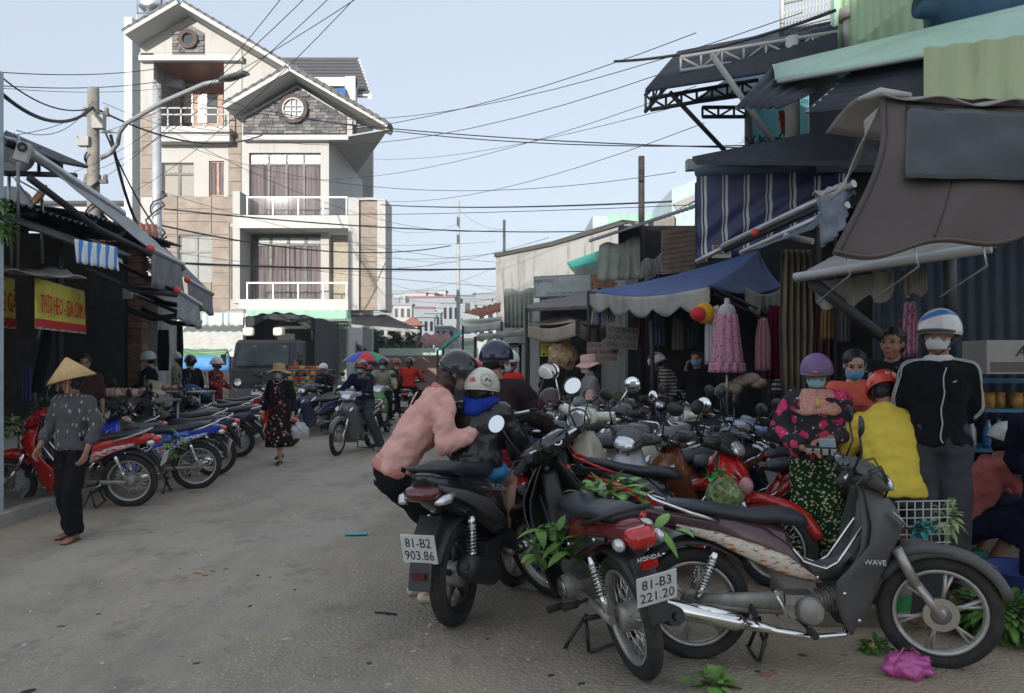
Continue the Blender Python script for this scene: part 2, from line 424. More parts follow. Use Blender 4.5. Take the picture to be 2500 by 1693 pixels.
# windows
def window(u0, u1, v0, v1, Y, Yr, cols, trans=0, frame=WFR, pane=CURT, tp=GGL, bars=0):
    w = HM(); t = 3.2
    pb(w, u0, u1, v0, v0 + t, Y, .1, Yr); pb(w, u0, u1, v1 - t, v1, Y, .1, Yr)
    for i in range(cols + 1):
        u = u0 + (u1 - u0 - t) * i / cols; pb(w, u, u + t + (3 if 0 < i < cols else 0), v0, v1, Y + .002, .098, Yr)
    if trans: pb(w, u0, u1, v0 + trans, v0 + trans + t + 2, Y - .004, .1, Yr)
    f = w.build('window', frame)
    for i in range(cols):
        a = u0 + (u1 - u0) * i / cols; b = u0 + (u1 - u0) * (i + 1) / cols
        w = HM(); pb(w, a + 1, b - 1, v0 + (trans or 2), v1 - 1, Y + .05, .02, Yr); w.build('pane', pane, f)
        if trans: w = HM(); pb(w, a + 1, b - 1, v0 + 1, v0 + trans, Y + .05, .02, Yr); w.build('pane', tp, f)
    return f
window(608, 783, 373, 530, YB + .12, YB, 4, 24); window(612, 787, 570, 730, YB + .12, YB, 4, 24, tp=mat('dk_green', (.05, .09, .08), .1))
SHUT = mat('pale_shutter', (.33, .31, .27), .8, var=.05); SH2 = mat('grey_shutter', (.27, .28, .27), .6, var=.08)
window(395, 473, 397, 480, YT + .1, YT, 2, 24, pane=SHUT, tp=SHUT); window(510, 547, 393, 478, YT + .1, YT, 2, 0, WOOD)
window(435, 517, 573, 688, YT + .1, YT, 2, 38, mat('grey_frame', (.17, .17, .165), .5), SH2, SH2)
w = HM(); pb(w, 562, 588, 553, 730, YT - .06, .1); f = w.build('slot_window', WFR)
for a, b in ((560, 592), (596, 690), (696, 727)): w = HM(); pb(w, 564, 586, a, b, YT - .075, .02); w.build('pane', GLS, f)
# stone gable: single stones
def inside(u, v):
    return v < 329 and 594 < u < 847 and v > 211 + abs(u - 725) * .60 and (u - 718) ** 2 + (v - 268) ** 2 > 36 ** 2
bm_cache = MB().bx(-.5, .5, -.5, .5, -.5, .5).mesh('brick')
v = 326.0; row = 0
while v > 214:
    u = 594 + (row % 2) * 9
    while u < 846:
        L = rnd.choice((13, 17, 21, 26))
        u2 = min(u + L, 846)
        if inside(u + 1, v - 4) and inside(u2 - 1, v - 4) and inside((u + u2) / 2, v):
            o = bpy.data.objects.new('brick', bm_cache); COL.objects.link(o); o.parent = H
            dd = .05 + .035 * rnd.random()
            o.location = OFF + V((fx((u + u2) / 2, YB), YB - dd / 2 + .01, fz(v - 3.4, YB))); o.scale = ((u2 - u - 1.2) / 60, dd, 6.4 / 60)
            omat(o, rnd.choice(STN))
        u = u2
    v -= 7.4; row += 1
w = HM(); w.prism([(fx(a, YT), YT - .03, fz(b, YT)) for a, b in ((421, 133), (421, 84), (463, 60), (500, 82), (500, 133))], (0, .03, 0)); w.build('stone_panel', STN[1])
v = 130
while v > 70:
    u = 422
    while u < 497:
        L = rnd.choice((13, 18, 22)); u2 = min(u + L, 499)
        if (u - 462 + L / 2) ** 2 + (v - 98) ** 2 > 30 ** 2 and v > 66 + abs((u + u2) / 2 - 463) * .6:
            o = bpy.data.objects.new('brick', bm_cache); COL.objects.link(o); o.parent = H
            o.location = OFF + V((fx((u + u2) / 2, YT), YT - .06, fz(v - 3.5, YT))); o.scale = ((u2 - u - 1) / 59, .06, 6.2 / 59); omat(o, rnd.choice(STN))
        u = u2
    v -= 7.4
w = HM(); w.prism([(fx(a, YB), YB - .008, fz(b, YB)) for a, b in ((594, 329), (594, 290), (725, 213), (847, 286), (847, 329))], (0, .008, 0)); w.build('mortar_bed', STN[2])
def ring(u, v, Y, r0, r1, m1, m2, bars):
    M = Matrix.Translation((fx(u, Y), Y - .12, fz(v, Y))) @ Matrix.Rotation(pi / 2, 4, 'X'); s_ = 60.
    w = HM(); w.lathe([(r1 / s_, 0), (r0 / s_, 0), (r0 / s_, .06), (r1 / s_, .06), (r1 / s_, 0)], 32, M, sm=False); f = w.build('round_window', m1)
    w = HM(); w.lathe([(0, -.03), (r1 / s_, -.03)], 32, M); w.build('pane', m2, f)
    if bars:
        w = HM()
        for k in (-6, 6): w.box((fx(u + k, Y), Y - .14, fz(v, Y)), (.03, .03, 2 * r1 / s_)); w.box((fx(u, Y), Y - .145, fz(v + k, Y)), (2 * r1 / s_, .03, .03))
        w.lathe([(r1 / s_, .03), (r1 / s_ - .05, .03), (r1 / s_ - .05, .07), (r1 / s_, .07)], 32, M, sm=False); w.build('window_bar', WH2, f)
BRN = mat('ring_brown', (.085, .062, .055), .8, vs=10, var=.3)
ring(718, 268, YB, 35, 26, BRN, mat('sky_pane', (.30, .33, .36), .1), 1); ring(462, 98, YT, 24, 14, BRN, GLS, 0)
# roofs: slabs along the slopes with verge tiles
def slope(u0, v0, u1, v1, Yr, y0, y1, th=.16, yb=None):
    yb = yb or y1
    a, b = V((fx(u0, Yr), 0, fz(v0, Yr))), V((fx(u1, Yr), 0, fz(v1, Yr)))
    n = V((-(b - a).z, 0, (b - a).x)).normalized(); n = n if n.z > 0 else -n
    for nm_, z0_, z1_, ys, mt_ in (('roof_slab', 0, th, y0, WH2), ('roof', th, th + .05, y0 + .3, ROOFM)): w = HM(); w.prism([V((a.x, ys, a.z)) + n * z0_, V((b.x, ys, b.z)) + n * z0_, V((b.x, yb, b.z)) + n * z0_, V((a.x, y1, a.z)) + n * z0_], n * (z1_ - z0_)); w.build(nm_, mt_)
    L = (b - a).length; k = int(L / .34); d = (b - a) / k
    for i in range(k):
        w = HM(); p = a + d * (i + .5) + n * (th + .05) + V((0, y0 + .28, 0))
        w.box(p, (d.length * 1.12, .6, .09), Matrix.Rotation(-atan2(d.z, d.x) + .12 * (1 if d.x * (b - a).z < 0 else -1), 3, 'Y')); w.build('roof_tile', ROOFM)
slope(337, 112, 463, 38, YT, 30.6, 41); slope(463, 38, 955, 329, YT - .2, 30.6, 41, yb=31.4)
slope(573, 286, 725, 198, YB, 29.9, 33.5); slope(725, 198, 955, 331, YB, 29.85, 33.5, .1, yb=31.0)
# soffit on the right
w = HM(); w.prism([(fx(803, YB), YB, fz(341, YB)), (fx(957, YB), YB - .9, fz(333, YB)), (fx(803, YB), 36.6, fz(341, YB))], (0, 0, .05)); w.build('soffit', WH)
# rear tiled roof with dormer
Q = 36.0
A, B, C_, D = P(655, 143, 37.5), P(873, 143, 37.5), P(903, 232, 34.5), P(640, 232, 34.5)
w = HM(); w.prism([A, B, C_, D], (0, 0, -.08)); w.build('roof', ROOFM)
tm = MB().box((0, 0, 0), (1, 1, 1)).mesh('roof_tile')
nr, nc = 11, 16
for i in range(nr):
    for j in range(nc):
        a, b = (j + .5) / nc, (i + .5) / nr
        p = (A * (1 - a) + B * a) * (1 - b) + (D * (1 - a) + C_ * a) * b
        o = bpy.data.objects.new('roof_tile', tm); COL.objects.link(o); o.parent = H; omat(o, ROOFM)
        sl_ = atan2((A - D).z, (A - D).y)
        o.location = OFF + p + V((0, 0, .05)); o.scale = ((B - A).length / nc * .97 * (1 + .13 * b), (A - D).length / nr * 1.25, .045); o.rotation_euler = (sl_ - .16, 0, 0)
w = HM(); w.prism([P(868, 143, 37.4), P(878, 143, 37.4), P(908, 234, 34.4), P(898, 234, 34.4)], (0, 0, -.15)); w.build('roof_edge', WH2)
w = HM(); w.prism([P(700, 233, 34.45), P(903, 235, 34.45), P(903, 228, 34.45), P(700, 226, 34.45)], (0, .2, 0)); pb(w, 840, 862, 200, 340, 34.0, .4, 34.); pb(w, 700, 870, 190, 212, 33.9, .5, 34.); pb(w, 845, 870, 190, 262, 33.8, .4, 34.); w.build('dormer', WH2)
w = cloth([P(775, 214, 33.7), P(843, 214, 33.7), P(843, 242, 33), P(800, 242, 33)], 6, 4, .1); o = w.build('tarpaulin', mat('blue_tarp', (.03, .12, .30), .6), H); o.location = OFF
# balconies of the bay
for v in (530, 733): w = HM(); pb(w, 593, 870, v, v + 32, YB - 1.1, 1.09, YB - .6); w.build('balcony_slab', WH2)
for v in (482, 690):
    w = HM(); pb(w, 605, 850, v, v + 3, YB - 1.05, .05, YB - .9); f = w.build('railing', CHR)
    w = HM(); pb(w, 605, 850, v + 4, v + 42, YB - 1.03, .015, YB - .9); w.build('glass_panel', mat('rail_glass', (.5, .6, .55), .05, var=0, tr=.9, alpha=.07), f)
    for u in (606, 668, 730, 790, 847): w = HM(); pb(w, u, u + 2, v, v + 46, YB - 1.06, .04, YB - .9); w.build('post', CHR, f)
w = HM(); pb(w, 850, 876, 482, 757, YB - 1.3, 1.6, YB - 1.3); pb(w, 921, 941, 485, 757, YB - 1.3, 1.6, YB - 1.3); pb(w, 876, 921, 482, 488, YB - 1.28, 1.5, YB - 1.3); pb(w, 875, 922, 488, 757, YB - 1.1, .2, YB - 1.3); w.build('side_column', WH)
panels(877, 920, 489, 757, YB - 1.1, YB - 1.3, 9)
w = HM(); pb(w, 803, 850, 570, 735, YB + .35, .2, YB); w.build('wall', mat('beige_wall', (.36, .32, .26), .85))
w = HM(); pb(w, 590, 607, 480, 745, YB - 1.0, 1.0, YB); w.build('balcony_pier', WH)
# ground floor: dark panel for the shop gloom, column, corrugated canopies, sign
DARK = mat('interior_gloom', (.035, .035, .038), .9, var=.3)  # shade of open interiors put into a flat dark colour
w = HM(); w.bx(fx(345, 32), fx(820, 32), 33, 33.2, 0, 3.9); w.build('shop_gloom_panel', DARK)  # solid panel, its dark colour stands in for the shop's inner shade
w = HM(); pb(w, 812, 846, 760, 960, YB - .9, .4, YB - .9); w.build('shop_column', mat('grey_column', (.30, .33, .32), .8))
w = HM(); pb(w, 600, 856, 757, 782, YB - 1.3, .15, YB - 1.3); w.build('fascia_board', mat('green_fascia', (.28, .50, .38), .7, dirt=.3))
CORRW = mat('old_tin', (.42, .42, .36), .6, metal=.2, var=.25, dirt=.6, vs=2)
for v0, v1, a in ((778, 784, 0), (796, 803, 8)):
    w = corr([P(602 + a, v0, 29.4), P(860 - a, v0, 29.4), P(862 - a, v1, 28.2), P(598 + a, v1, 28.2)], .1, .02); o = w.build('tin_canopy', CORRW, H); o.location = OFF
w = HM(); w.bx(fx(770, 28.5), fx(806, 28.5), 28.4, 28.46, fz(831, 28.5), fz(806, 28.5)); sg = w.build('shop_sign', mat('sign_white', (.8, .82, .84), .5))
w = HM(); w.bx(fx(772, 28.5), fx(804, 28.5), 28.385, 28.4, fz(826, 28.5), fz(809, 28.5)); w.build('sign_face', mat('sign_blue', (.05, .35, .62), .5), sg)
text_part('QUẦY HÀNG', .09, WH2, sg, frame_M((fx(788, 28.38), 28.38, fz(818, 28.4)), (1, 0, 0), (0, 0, 1)))
# water tanks on the roof
def wtank(u, v, Y, r, L, lab, panel=False):
    t = empty('water_tank', P(u, v + r, Y) - V((0, 0, 0)), 0, lab, 'water tank'); rr = r / FPX * Y; c = V((0, 0, rr))
    mb = MB(); M = Matrix.Translation(c) @ Matrix.Rotation(pi / 2, 4, 'X')
    mb.lathe([(0, L / 2 + .1), (rr * .5, L / 2 + .08), (rr * .9, L / 2), (rr, L / 2 - .08), (rr, -L / 2 + .08), (rr * .9, -L / 2), (0, -L / 2 - .1)], 28, M); mb.build('drum', mat('stainless', (.75, .76, .78), .22, metal=1, var=.04), t)
    mb = MB()
    for y in (-L * .35, L * .35):
        for s_ in (-1, 1): mb.tube([(s_ * rr * 1.05, y, rr * 1.2), (s_ * rr * 1.1, y, -.9)], .03, 6)
        mb.tube([(-rr * 1.1, y, 0), (rr * 1.1, y, 0)], .03, 6); mb.tube([(-rr * 1.1, y, -.6), (rr * 1.1, y, -.6)], .03, 6)
    mb.build('stand', CHR, t)
    return t
wtank(380, 18, 34, 28, 1.6, 'large stainless steel water tank on a stand at the left end of the house roof')
t = wtank(443, 22, 33, 13, 1.4, 'small round solar water heater tank beside the larger tank on the house roof')
mb = MB(); mb.prism([(-.1, -.6, .1), (-1.5, -.6, -.8), (-1.5, .6, -.8), (-.1, .6, .1)], (0, 0, .05)); mb.build('solar_panel', mat('solar_blue', (.03, .06, .12), .2), t)
mb = MB(); mb.bx(fx(326, 33), fx(345, 33), 32.2, 39, 0, fz(62, 33)); mb.bx(fx(330, 33), fx(432, 33), 33.5, 39, fz(200, 33), fz(60, 33))
tag(mb.build('stair_block', mat('blue_wall', (.62, .68, .72), .85, streak=.2)), 'tall narrow pale blue side block behind the left edge of the white house', 'building')

# ======================================================= left side
BLK = mat('black_metal', (.022, .022, .024), .6, var=.3); RUST = mat('rust_tin', (.23, .085, .055), .85, var=.4, vs=4, dirt=.6)
GTIN = mat('grey_tin', (.10, .105, .11), .6, metal=.3, var=.3, dirt=.4, vs=2); CONC = mat('old_concrete', (.24, .225, .20), .9, var=.15, dirt=.45, bs=18, streak=.5)
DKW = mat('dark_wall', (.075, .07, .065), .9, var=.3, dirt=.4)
def shed(name, lab, x0, x1, y0, y1, z, wm, roof=None, front=True, over=.9, rz=.5, cat='shop', wall_t=.12, back=True):
    t = empty(name, ((x0 + x1) / 2, (y0 + y1) / 2, 0), 0, lab, cat); o = -t.location
    def bd(m, n, mt, **k): q = m.build(n, mt, t, **k); q.location = o; return q
    m = MB(); s_ = 1 if x1 < 0 else -1; xb = x0 if s_ > 0 else x1; xf = x1 if s_ > 0 else x0
    m.bx(xb, xb + s_ * wall_t, y0, y1, 0, z); bd(m, 'back_wall', wm)
    m = MB(); m.bx(min(xb + s_ * wall_t, xf), max(xb + s_ * wall_t, xf), y0, y0 + wall_t, 0, z); bd(m, 'side_wall', wm)
    m = MB(); m.bx(min(xb + s_ * wall_t, xf), max(xb + s_ * wall_t, xf), y1 - wall_t, y1, 0, z); bd(m, 'side_wall', wm)
    m = corr([(xb, y0 - .1, z + rz), (xb, y1 + .1, z + rz), (xf + s_ * over, y1 + .1, z - .05), (xf + s_ * over, y0 - .1, z - .05)], .12, .02); bd(m, 'roof', roof or GTIN)
    for y in (y0 + .3, (y0 + y1) / 2, y1 - .3):
        m = MB(); m.tube([(xb, y, z + rz - .06), (xf + s_ * over * .95, y, z - .1)], .035, 6); bd(m, 'rafter', BLK)
    for y in (y0 + .06, y1 - .06):
        m = MB(); m.bx(xf - .05, xf + .05, y - .05, y + .05, 0, z); bd(m, 'post', BLK)
    return t, bd
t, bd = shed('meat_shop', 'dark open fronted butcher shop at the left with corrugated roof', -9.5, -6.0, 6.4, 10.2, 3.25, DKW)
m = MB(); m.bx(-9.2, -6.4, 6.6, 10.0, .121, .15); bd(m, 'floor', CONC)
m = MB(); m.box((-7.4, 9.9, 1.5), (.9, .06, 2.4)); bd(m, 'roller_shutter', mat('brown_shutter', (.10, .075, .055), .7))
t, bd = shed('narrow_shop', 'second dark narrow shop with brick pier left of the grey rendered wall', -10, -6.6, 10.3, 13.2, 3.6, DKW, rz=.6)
for k in range(28):
    m = MB(); m.bx(-6.62, -6.32, 13.1, 13.35, .13 + k * .125, .24 + k * .125); m.box((-6.47, 13.22, .24 + k * .125), (.01, .01, .01)); bd(m, 'brick', rnd.choice([mat('pier_brick', (.20, .11, .08), .9, var=.3), mat('pier_brick2', (.26, .15, .11), .9, var=.3)]))
# grey rendered wall and brick upper wall
t = empty('grey_house', (-7.6, 16, 0), 0, 'low grey rendered house with rusty tin roof and brick upper wall behind the awnings', 'house')
m = MB(); m.bx(-11, -6.55, 14.2, 15.0, 0, 3.15); o = m.build('wall', mat('grey_render', (.40, .39, .35), .9, streak=.9, var=.15), t); o.location = (7.6, -16, 0)
for k in range(5):
    for j in range(9):
        m = MB(); m.bx(-9.8 + j * .34 + (k % 2) * .17, -9.8 + j * .34 + .32 + (k % 2) * .17, 14.12, 14.2, 3.15 + k * .12, 3.255 + k * .12); o = m.build('brick', MC['pier_brick2'] if (j + k) % 3 else MC['pier_brick'], t); o.location = (7.6, -16, 0)
m = corr([P(165, 545, 16), P(382, 545, 16), P(390, 590, 14), P(160, 590, 14)], .12, .03); o = m.build('roof', RUST, t); o.location = (7.6, -16, 0)
m = corr([P(255, 575, 14.4), P(345, 600, 14.4), P(345, 660, 13.6), P(230, 650, 13.6)], .12, .03); o = m.build('roof', mat('rust2', (.36, .15, .10), .85, var=.4, vs=3, dirt=.5), t); o.location = (7.6, -16, 0)
for k, (u, w_) in enumerate(((310, 6), (330, 4))):
    m = MB(); m.bx(fx(u, 13.9), fx(u + w_, 13.9), 13.9, 14.0, .12, fz(775, 13.9)); o = m.build('door_jamb', BLK, t); o.location = (7.6, -16, 0)
# pale houses behind
m = MB(); m.bx(fx(95, 40), fx(352, 40), 40, 46, 0, fz(492, 40)); t = m.build('pale_house', mat('pale_grey', (.62, .63, .62), .85, streak=.3)); tag(t, 'flat roofed pale grey building behind the concrete pole', 'building')
m = MB(); m.bx(fx(90, 39.6), fx(352, 39.6), 39.6, 46.3, fz(497, 39.6), fz(490, 39.6)); m.build('roof_edge', BLK, t)
m = MB(); m.bx(fx(100, 39.5), fx(352, 39.5), 39.5, 39.9, fz(545, 39.5), fz(525, 39.5)); m.build('ledge', WH2, t)
# shed roofs at the left
def roofsheet(name, lab, c4, m, cat='roof', pitch=.12, amp=.02, th=.012, grp=None, sag=0, nv=1, struts=()):
    o = corr(c4, pitch, amp, sag, nv).build(name, m, solid=th); tag(o, lab, cat, grp)
    for a, b, r, mm in struts: MB().cyl(a, b, r, n=6).build('strut', mm, o)
    return o
roofsheet('canopy_roof', 'upper dark corrugated canopy sloping down at the top left beside the satellite dish', [P(5, 332, 7.5), P(12, 322, 9.5), P(215, 408, 10.5), P(150, 395, 8.3)], GTIN, struts=((P(12, 350, 8), P(150, 405, 8.6), .03, BLK), (P(10, 423, 8), P(185, 428, 9), .03, BLK), (P(95, 360, 8.4), P(95, 425, 8.4), .02, BLK), (P(150, 385, 8.6), P(150, 425, 8.6), .02, BLK)))
roofsheet('canopy_roof', 'lower dark corrugated canopy over the butcher shop under the satellite dishes', [P(0, 528, 7.6), P(10, 480, 10.5), P(320, 625, 12), P(200, 600, 8.2)], GTIN)
m = MB(); m.bx(fx(0, 7.4) - .3, fx(9, 7.4), 7.3, 7.4, .1, fz(178, 7.4)); tag(m.build('corner_post', mat('bluegrey', (.45, .52, .55), .6)), 'tall pale blue grey post at the very left edge of the street', 'post')
# retractable awnings, left
def awning(lab, r1, r2, f2, f1, m, val=None, vm=None, arms=True, grp=None, ball=True, name='awning', sag=.05):
    pts = [P(*q) for q in (r1, r2, f2, f1)]; base = V((pts[0].x, pts[0].y, 0)); t = empty(name, base, 0, lab, 'awning', grp); off = -base
    def bd(mm, n, mt, **k): q = mm.build(n, mt, t, **k); q.location = off; return q
    bd(cloth(pts, 16, 10, sag, .03, len(lab)), 'fabric', m, solid=.006)
    bd(MB().cyl(pts[0], pts[1], .05, n=10), 'roller', mat('ali', (.5, .51, .52), .4, metal=.7))
    bd(MB().cyl(pts[3], pts[2], .035, n=8), 'front_bar', MC['ali'])
    if arms:
        for a, b in ((pts[0], pts[3]), (pts[1], pts[2])):
            a2 = a - V((0, 0, .25)); mid = (a2 + b) / 2 - V((0, 0, .12)); bd(MB().tube([a2, mid, b - V((0, 0, .06))], .04, 6), 'arm', BLK)
    if val:
        c, d = pts[3], pts[2]
        k = MB().grid(lambda u, v: c * (1 - u) + d * u - V((0, 0, 1)) * val * v * (1 + .04 * sin(u * 30)) + V((.03 * sin(u * 17 + v * 3), .02 * sin(u * 23), 0)) * v, 22, 5); bd(k, 'valance', vm or m, solid=.004)
    if ball: bd(MB().ball(pts[3], .055, 10), 'end_cap', mat('red_cap', (.75, .08, .07), .4))
    return t, bd
GAW = mat('grey_awning', (.30, .31, .32), .5, var=.12, vs=2, dirt=.3, bs=3, bst=.3); GVAL = mat('grey_valance', (.16, .17, .18), .7, var=.2, vs=4, streak=.6)
awning('long grey retractable awning running down across the left shop roofs', (72, 372, 7.5), (299, 521, 9.6), (447, 645, 11.2), (367, 608, 9.3), GAW, .45, GVAL)
awning('small folded grey awning with a hanging end flap beside the grey wall', (330, 560, 13), (400, 600, 14.5), (520, 718, 14.5), (457, 683, 12.6), mat('dark_awn', (.11, .115, .12), .6), .42, mat('gval2', (.2, .205, .215), .8, bs=20), arms=False)
awning('lower dark awning with a faded printed grey flap below the long grey awning', (205, 600, 8.8), (290, 640, 10), (490, 745, 12), (430, 708, 10.2), BLK, .38, mat('gprint', (.33, .34, .34), .8, var=.4, vs=14, streak=.5))
t, bd = awning('folding arm awning frame fixed to the grey rendered wall', (310, 712, 11), (345, 715, 12), (490, 785, 12.6), (440, 760, 10.8), BLK, None, ball=False)
m = MB(); m.box(P(312, 713, 10.95), (.12, .06, .2)); bd(m, 'bracket', WH2)
BST = stripes('blue_white_stripes', [(0, (.78, .82, .88)), (.5, (.10, .26, .62))], 0, .06, dirt=.1)
m = MB().grid(lambda u, v: P(181 + 104 * u + (6 * v), 583 + 20 * u + 58 * v + 1.5 * sin(u * 40) * v, 8.0 + .3 * u + .018 * sin(u * 30) * v), 60, 6); tag(m.build('striped_cloth', BST, solid=.004), 'blue and white striped cloth hanging under the left canopy', 'cloth')
# yellow banners
def banner(lab, u0, u1, v0, v1, Y0, Y1, txt, ts, n=2):
    t = empty('banner', P(u0, v1, Y0), 0, lab, 'banner'); off = -t.location; cy = mat('banner_yellow', (.75, .66, .10), .7, var=.1, bs=5); cr = mat('banner_red', (.55, .02, .02), .7)
    A_, B_ = P(u0, v0, Y0), P(u1, v0 + (v0 - 880) * (Y0 / Y1 - 1) * 1.0, Y1); hh = (v1 - v0) / FPX * Y0
    w = lambda u, v: A_ * (1 - u) + B_ * u - V((0, 0, hh * v)) + V((0, .03 * sin(u * 14) * v + .015 * sin(u * 31), 0))
    o = MB().grid(w, 30, 6).build('cloth', cy, t, solid=.003); o.location = off
    def w2(u, v): return w(u, .8 + .2 * v * (1 - .25 * abs(sin(u * 22)))) + V((.02, -.02, 0))
    o = MB().grid(w2, 60, 3).build('red_hem', cr, t); o.location = off
    o = MB().grid(lambda u, v: w(u, .97 + .03 * v) + V((.015, -.015, 0)), 30, 2).build('white_hem', WH2, t); o.location = off
    text_part(txt, ts, cr, t, Matrix.Translation(off) @ frame_M(w(.5, .52) + V((.06, -.05, 0)), B_ - A_, (0, 0, 1)), fit=(B_ - A_).length * .92)
banner('yellow banner with red letters cut off by the left edge of the photo', -60, 36, 660, 795, 7.7, 8.5, 'NƯỚNG GÀ', .30)
banner('second yellow banner with a long line of red letters hanging by the shop front', 85, 207, 677, 802, 7.9, 9.5, 'THỊT HEO - GIA CẦM A', .27)
m = cloth([P(-40, 650, 8.3), P(140, 655, 8.4), P(212, 680, 7.9), P(-40, 652, 7.4)], 20, 6, .04, .06); tag(m.build('tarpaulin', mat('dusty_tarp', (.33, .30, .27), .8, dirt=.6), solid=.01), 'dusty grey tarpaulin bundled on the frame above the yellow banners', 'tarpaulin')
tag(MB().cyl(P(45, 330, 7.6), P(43, 660, 8.0), .018, n=6).build('steel_rod', CHR), 'thin vertical steel rod in front of the left canopies', 'rod')
# satellite dishes, floodlight box
def dish(lab, u, v, Y, r, m, rz):
    t = empty('satellite_dish', P(u, v, Y) - V((0, 0, .5)), 0, lab, 'satellite dish'); M = Matrix.Translation((0, 0, .5)) @ Euler((radians(60), 0, rz)).to_matrix().to_4x4()
    MB().lathe([(0, 0), (r * .5, .03 * r / .3), (r, .1 * r / .3)], 24, M).build('reflector', m, t, solid=.01)
    MB().tube([M @ V((0, 0, 0)), (0, 0, .1), (0, 0, -.3)], .02, 6).build('mast', CHR, t)
    MB().tube([M @ V((r, 0, .05)), M @ V((r * .3, 0, .45))], .01, 6).build('feed_arm', CHR, t)
dish('rusty orange satellite dish on the left canopy', 103, 485, 9.5, .17, mat('rust_dish', (.42, .17, .07), .7, var=.5, vs=5), -.7)
dish('grey satellite dish tucked under the upper left canopy', 22, 395, 8.5, .25, GAW, .5)
dish('white satellite dish low behind the green leaves at the left', 28, 500, 9, .22, WH2, .5)
m = MB(); m.box((0, 0, 0), (.12, .08, .19)); t = m.build('floodlight', WH2, bev=.01); t.location = P(56, 372, 7.4); t.rotation_euler = (0, .25, .3); tag(t, 'white box floodlight on a bracket under the upper left canopy', 'floodlight')
MB().tube([(-.1, .05, .1), (-.3, .1, .1), (-.32, .3, .1)], .02, 6).build('bracket', CHR, t)
MB().lathe([(.02, 0), (.045, 0), (.045, .01), (.02, .01), (.02, 0)], 16, Matrix.Translation((0, -.055, .04)) @ Matrix.Rotation(pi / 2, 4, 'X')).build('lens', BLK, t)

# ======================================================= poles and lamp
def pole(lab, u, v0, Y, r0, r1, m, cat='utility pole', extra=None, name='utility_pole'):
    b = V((fx(u, Y), Y, 0)); z = fz(v0, Y); t = empty(name, b, 0, lab, cat)
    MB().tube([(0, 0, 0), (0, 0, z * .5), (0, 0, z)], [r0, (r0 + r1) / 2, r1], 14).build('shaft', m, t); return t, z
t, z = pole('weathered concrete utility pole with meter boxes and tangled cables at the left', 228, 215, 16, .15, .11, CONC)
for k, (dz, w_) in enumerate(((.35, .9), (1.75, .8), (3.3, 1.0))):
    MB().box((.05, 0, z - dz - .2), (w_ * .6, .08, .07)).build('crossarm', GTIN, t)
    for s_ in (-1, 0, 1): MB().lathe([(0, 0), (.05, .0), (.035, .04), (.055, .06), (.03, .11), (0, .12)], 10, Matrix.Translation((s_ * w_ * .25 + .05, 0, z - dz - .16))).build('insulator', mat('porcelain', (.25, .20, .17), .3), t)
for dx, dz, s_ in ((.18, .75, .28), (-.12, 1.15, .2)): MB().box((dx, -.12, z - dz), (.24, .15, s_)).build('meter_box', mat('meter_grey', (.35, .35, .33), .7), t, bev=.01)
for k in range(9):
    a = rnd.uniform(0, 6); zz = z - 1.6 - rnd.random() * 2.4
    MB().tube([(.14 * cos(a + i * .9), .14 * sin(a + i * .9) * 1.2 - .03, zz + .12 * i * (1 if k % 2 else -.6)) for i in range(8)], .02, 5).build('cable_coil', BLK, t)
t, z = pole('tall silver street pole in front of the white house with a long lamp arm', 383, 205, 20, .15, .10, mat('galv', (.46, .47, .48), .45, metal=.3, var=.1))
for dz in (.1, .9): MB().lathe([(0, 0), (.06, 0), (.04, .05), (.07, .08), (.04, .14), (.06, .17), (0, .2)], 10, Matrix.Translation((-.02, -.05, z - dz))).build('insulator', MC['porcelain'], t)
for k in range(14):
    a = rnd.uniform(0, 6); zz = fz(560, 20) + rnd.uniform(-1.6, .5)
    MB().tube([(.2 * cos(a + i * .8) * (1 + .4 * sin(i + k)), .16 * sin(a + i * .8) - .05, zz + .1 * i * (1 if k % 2 else -.8)) for i in range(8)], .022, 5).build('cable_coil', BLK, t)
t = empty('street_lamp', P(250, 385, 15.9), 0, 'grey street lamp on a curved arm reaching from the concrete pole over the house balcony', 'street lamp'); off = -t.location
A_ = [P(*q) for q in ((246, 385, 15.9), (268, 375, 15.8), (288, 350, 15.7), (292, 322, 15.5), (310, 300, 15.4), (400, 248, 15), (500, 205, 14.6), (542, 197, 14.4))]
m = MB(); m.tube(A_, .045, 8); o = m.build('arm', mat('lamp_arm', (.30, .31, .32), .5, metal=.3), t); o.location = off
m = MB(); m.tube([P(250, 322, 15.8), P(292, 322, 15.5)], .03, 6); o = m.build('brace', MC['lamp_arm'], t); o.location = off
m = MB(); a, b = P(538, 197, 14.4), P(600, 178, 14.0); m.tube([a, a * .7 + b * .3, b], [.06, .13, .10], 10, flat=.4); o = m.build('lamp_head', mat('lamp_head', (.12, .125, .13), .5), t); o.location = off
pole('slim distant concrete pole carrying cables above the far rooftops', 1119, 490, 42, .12, .08, mat('pole_pale', (.42, .42, .42), .9))
pole('thin dark distant pole right of the slim concrete pole', 1231, 537, 34, .08, .06, GTIN)
t, z = pole('rusty square steel chimney post standing above the right hand roofs', 1566, 382, 14.5, .06, .06, mat('rust_post', (.045, .034, .03), .85, var=.4, dirt=.3), 'post', name='steel_post')

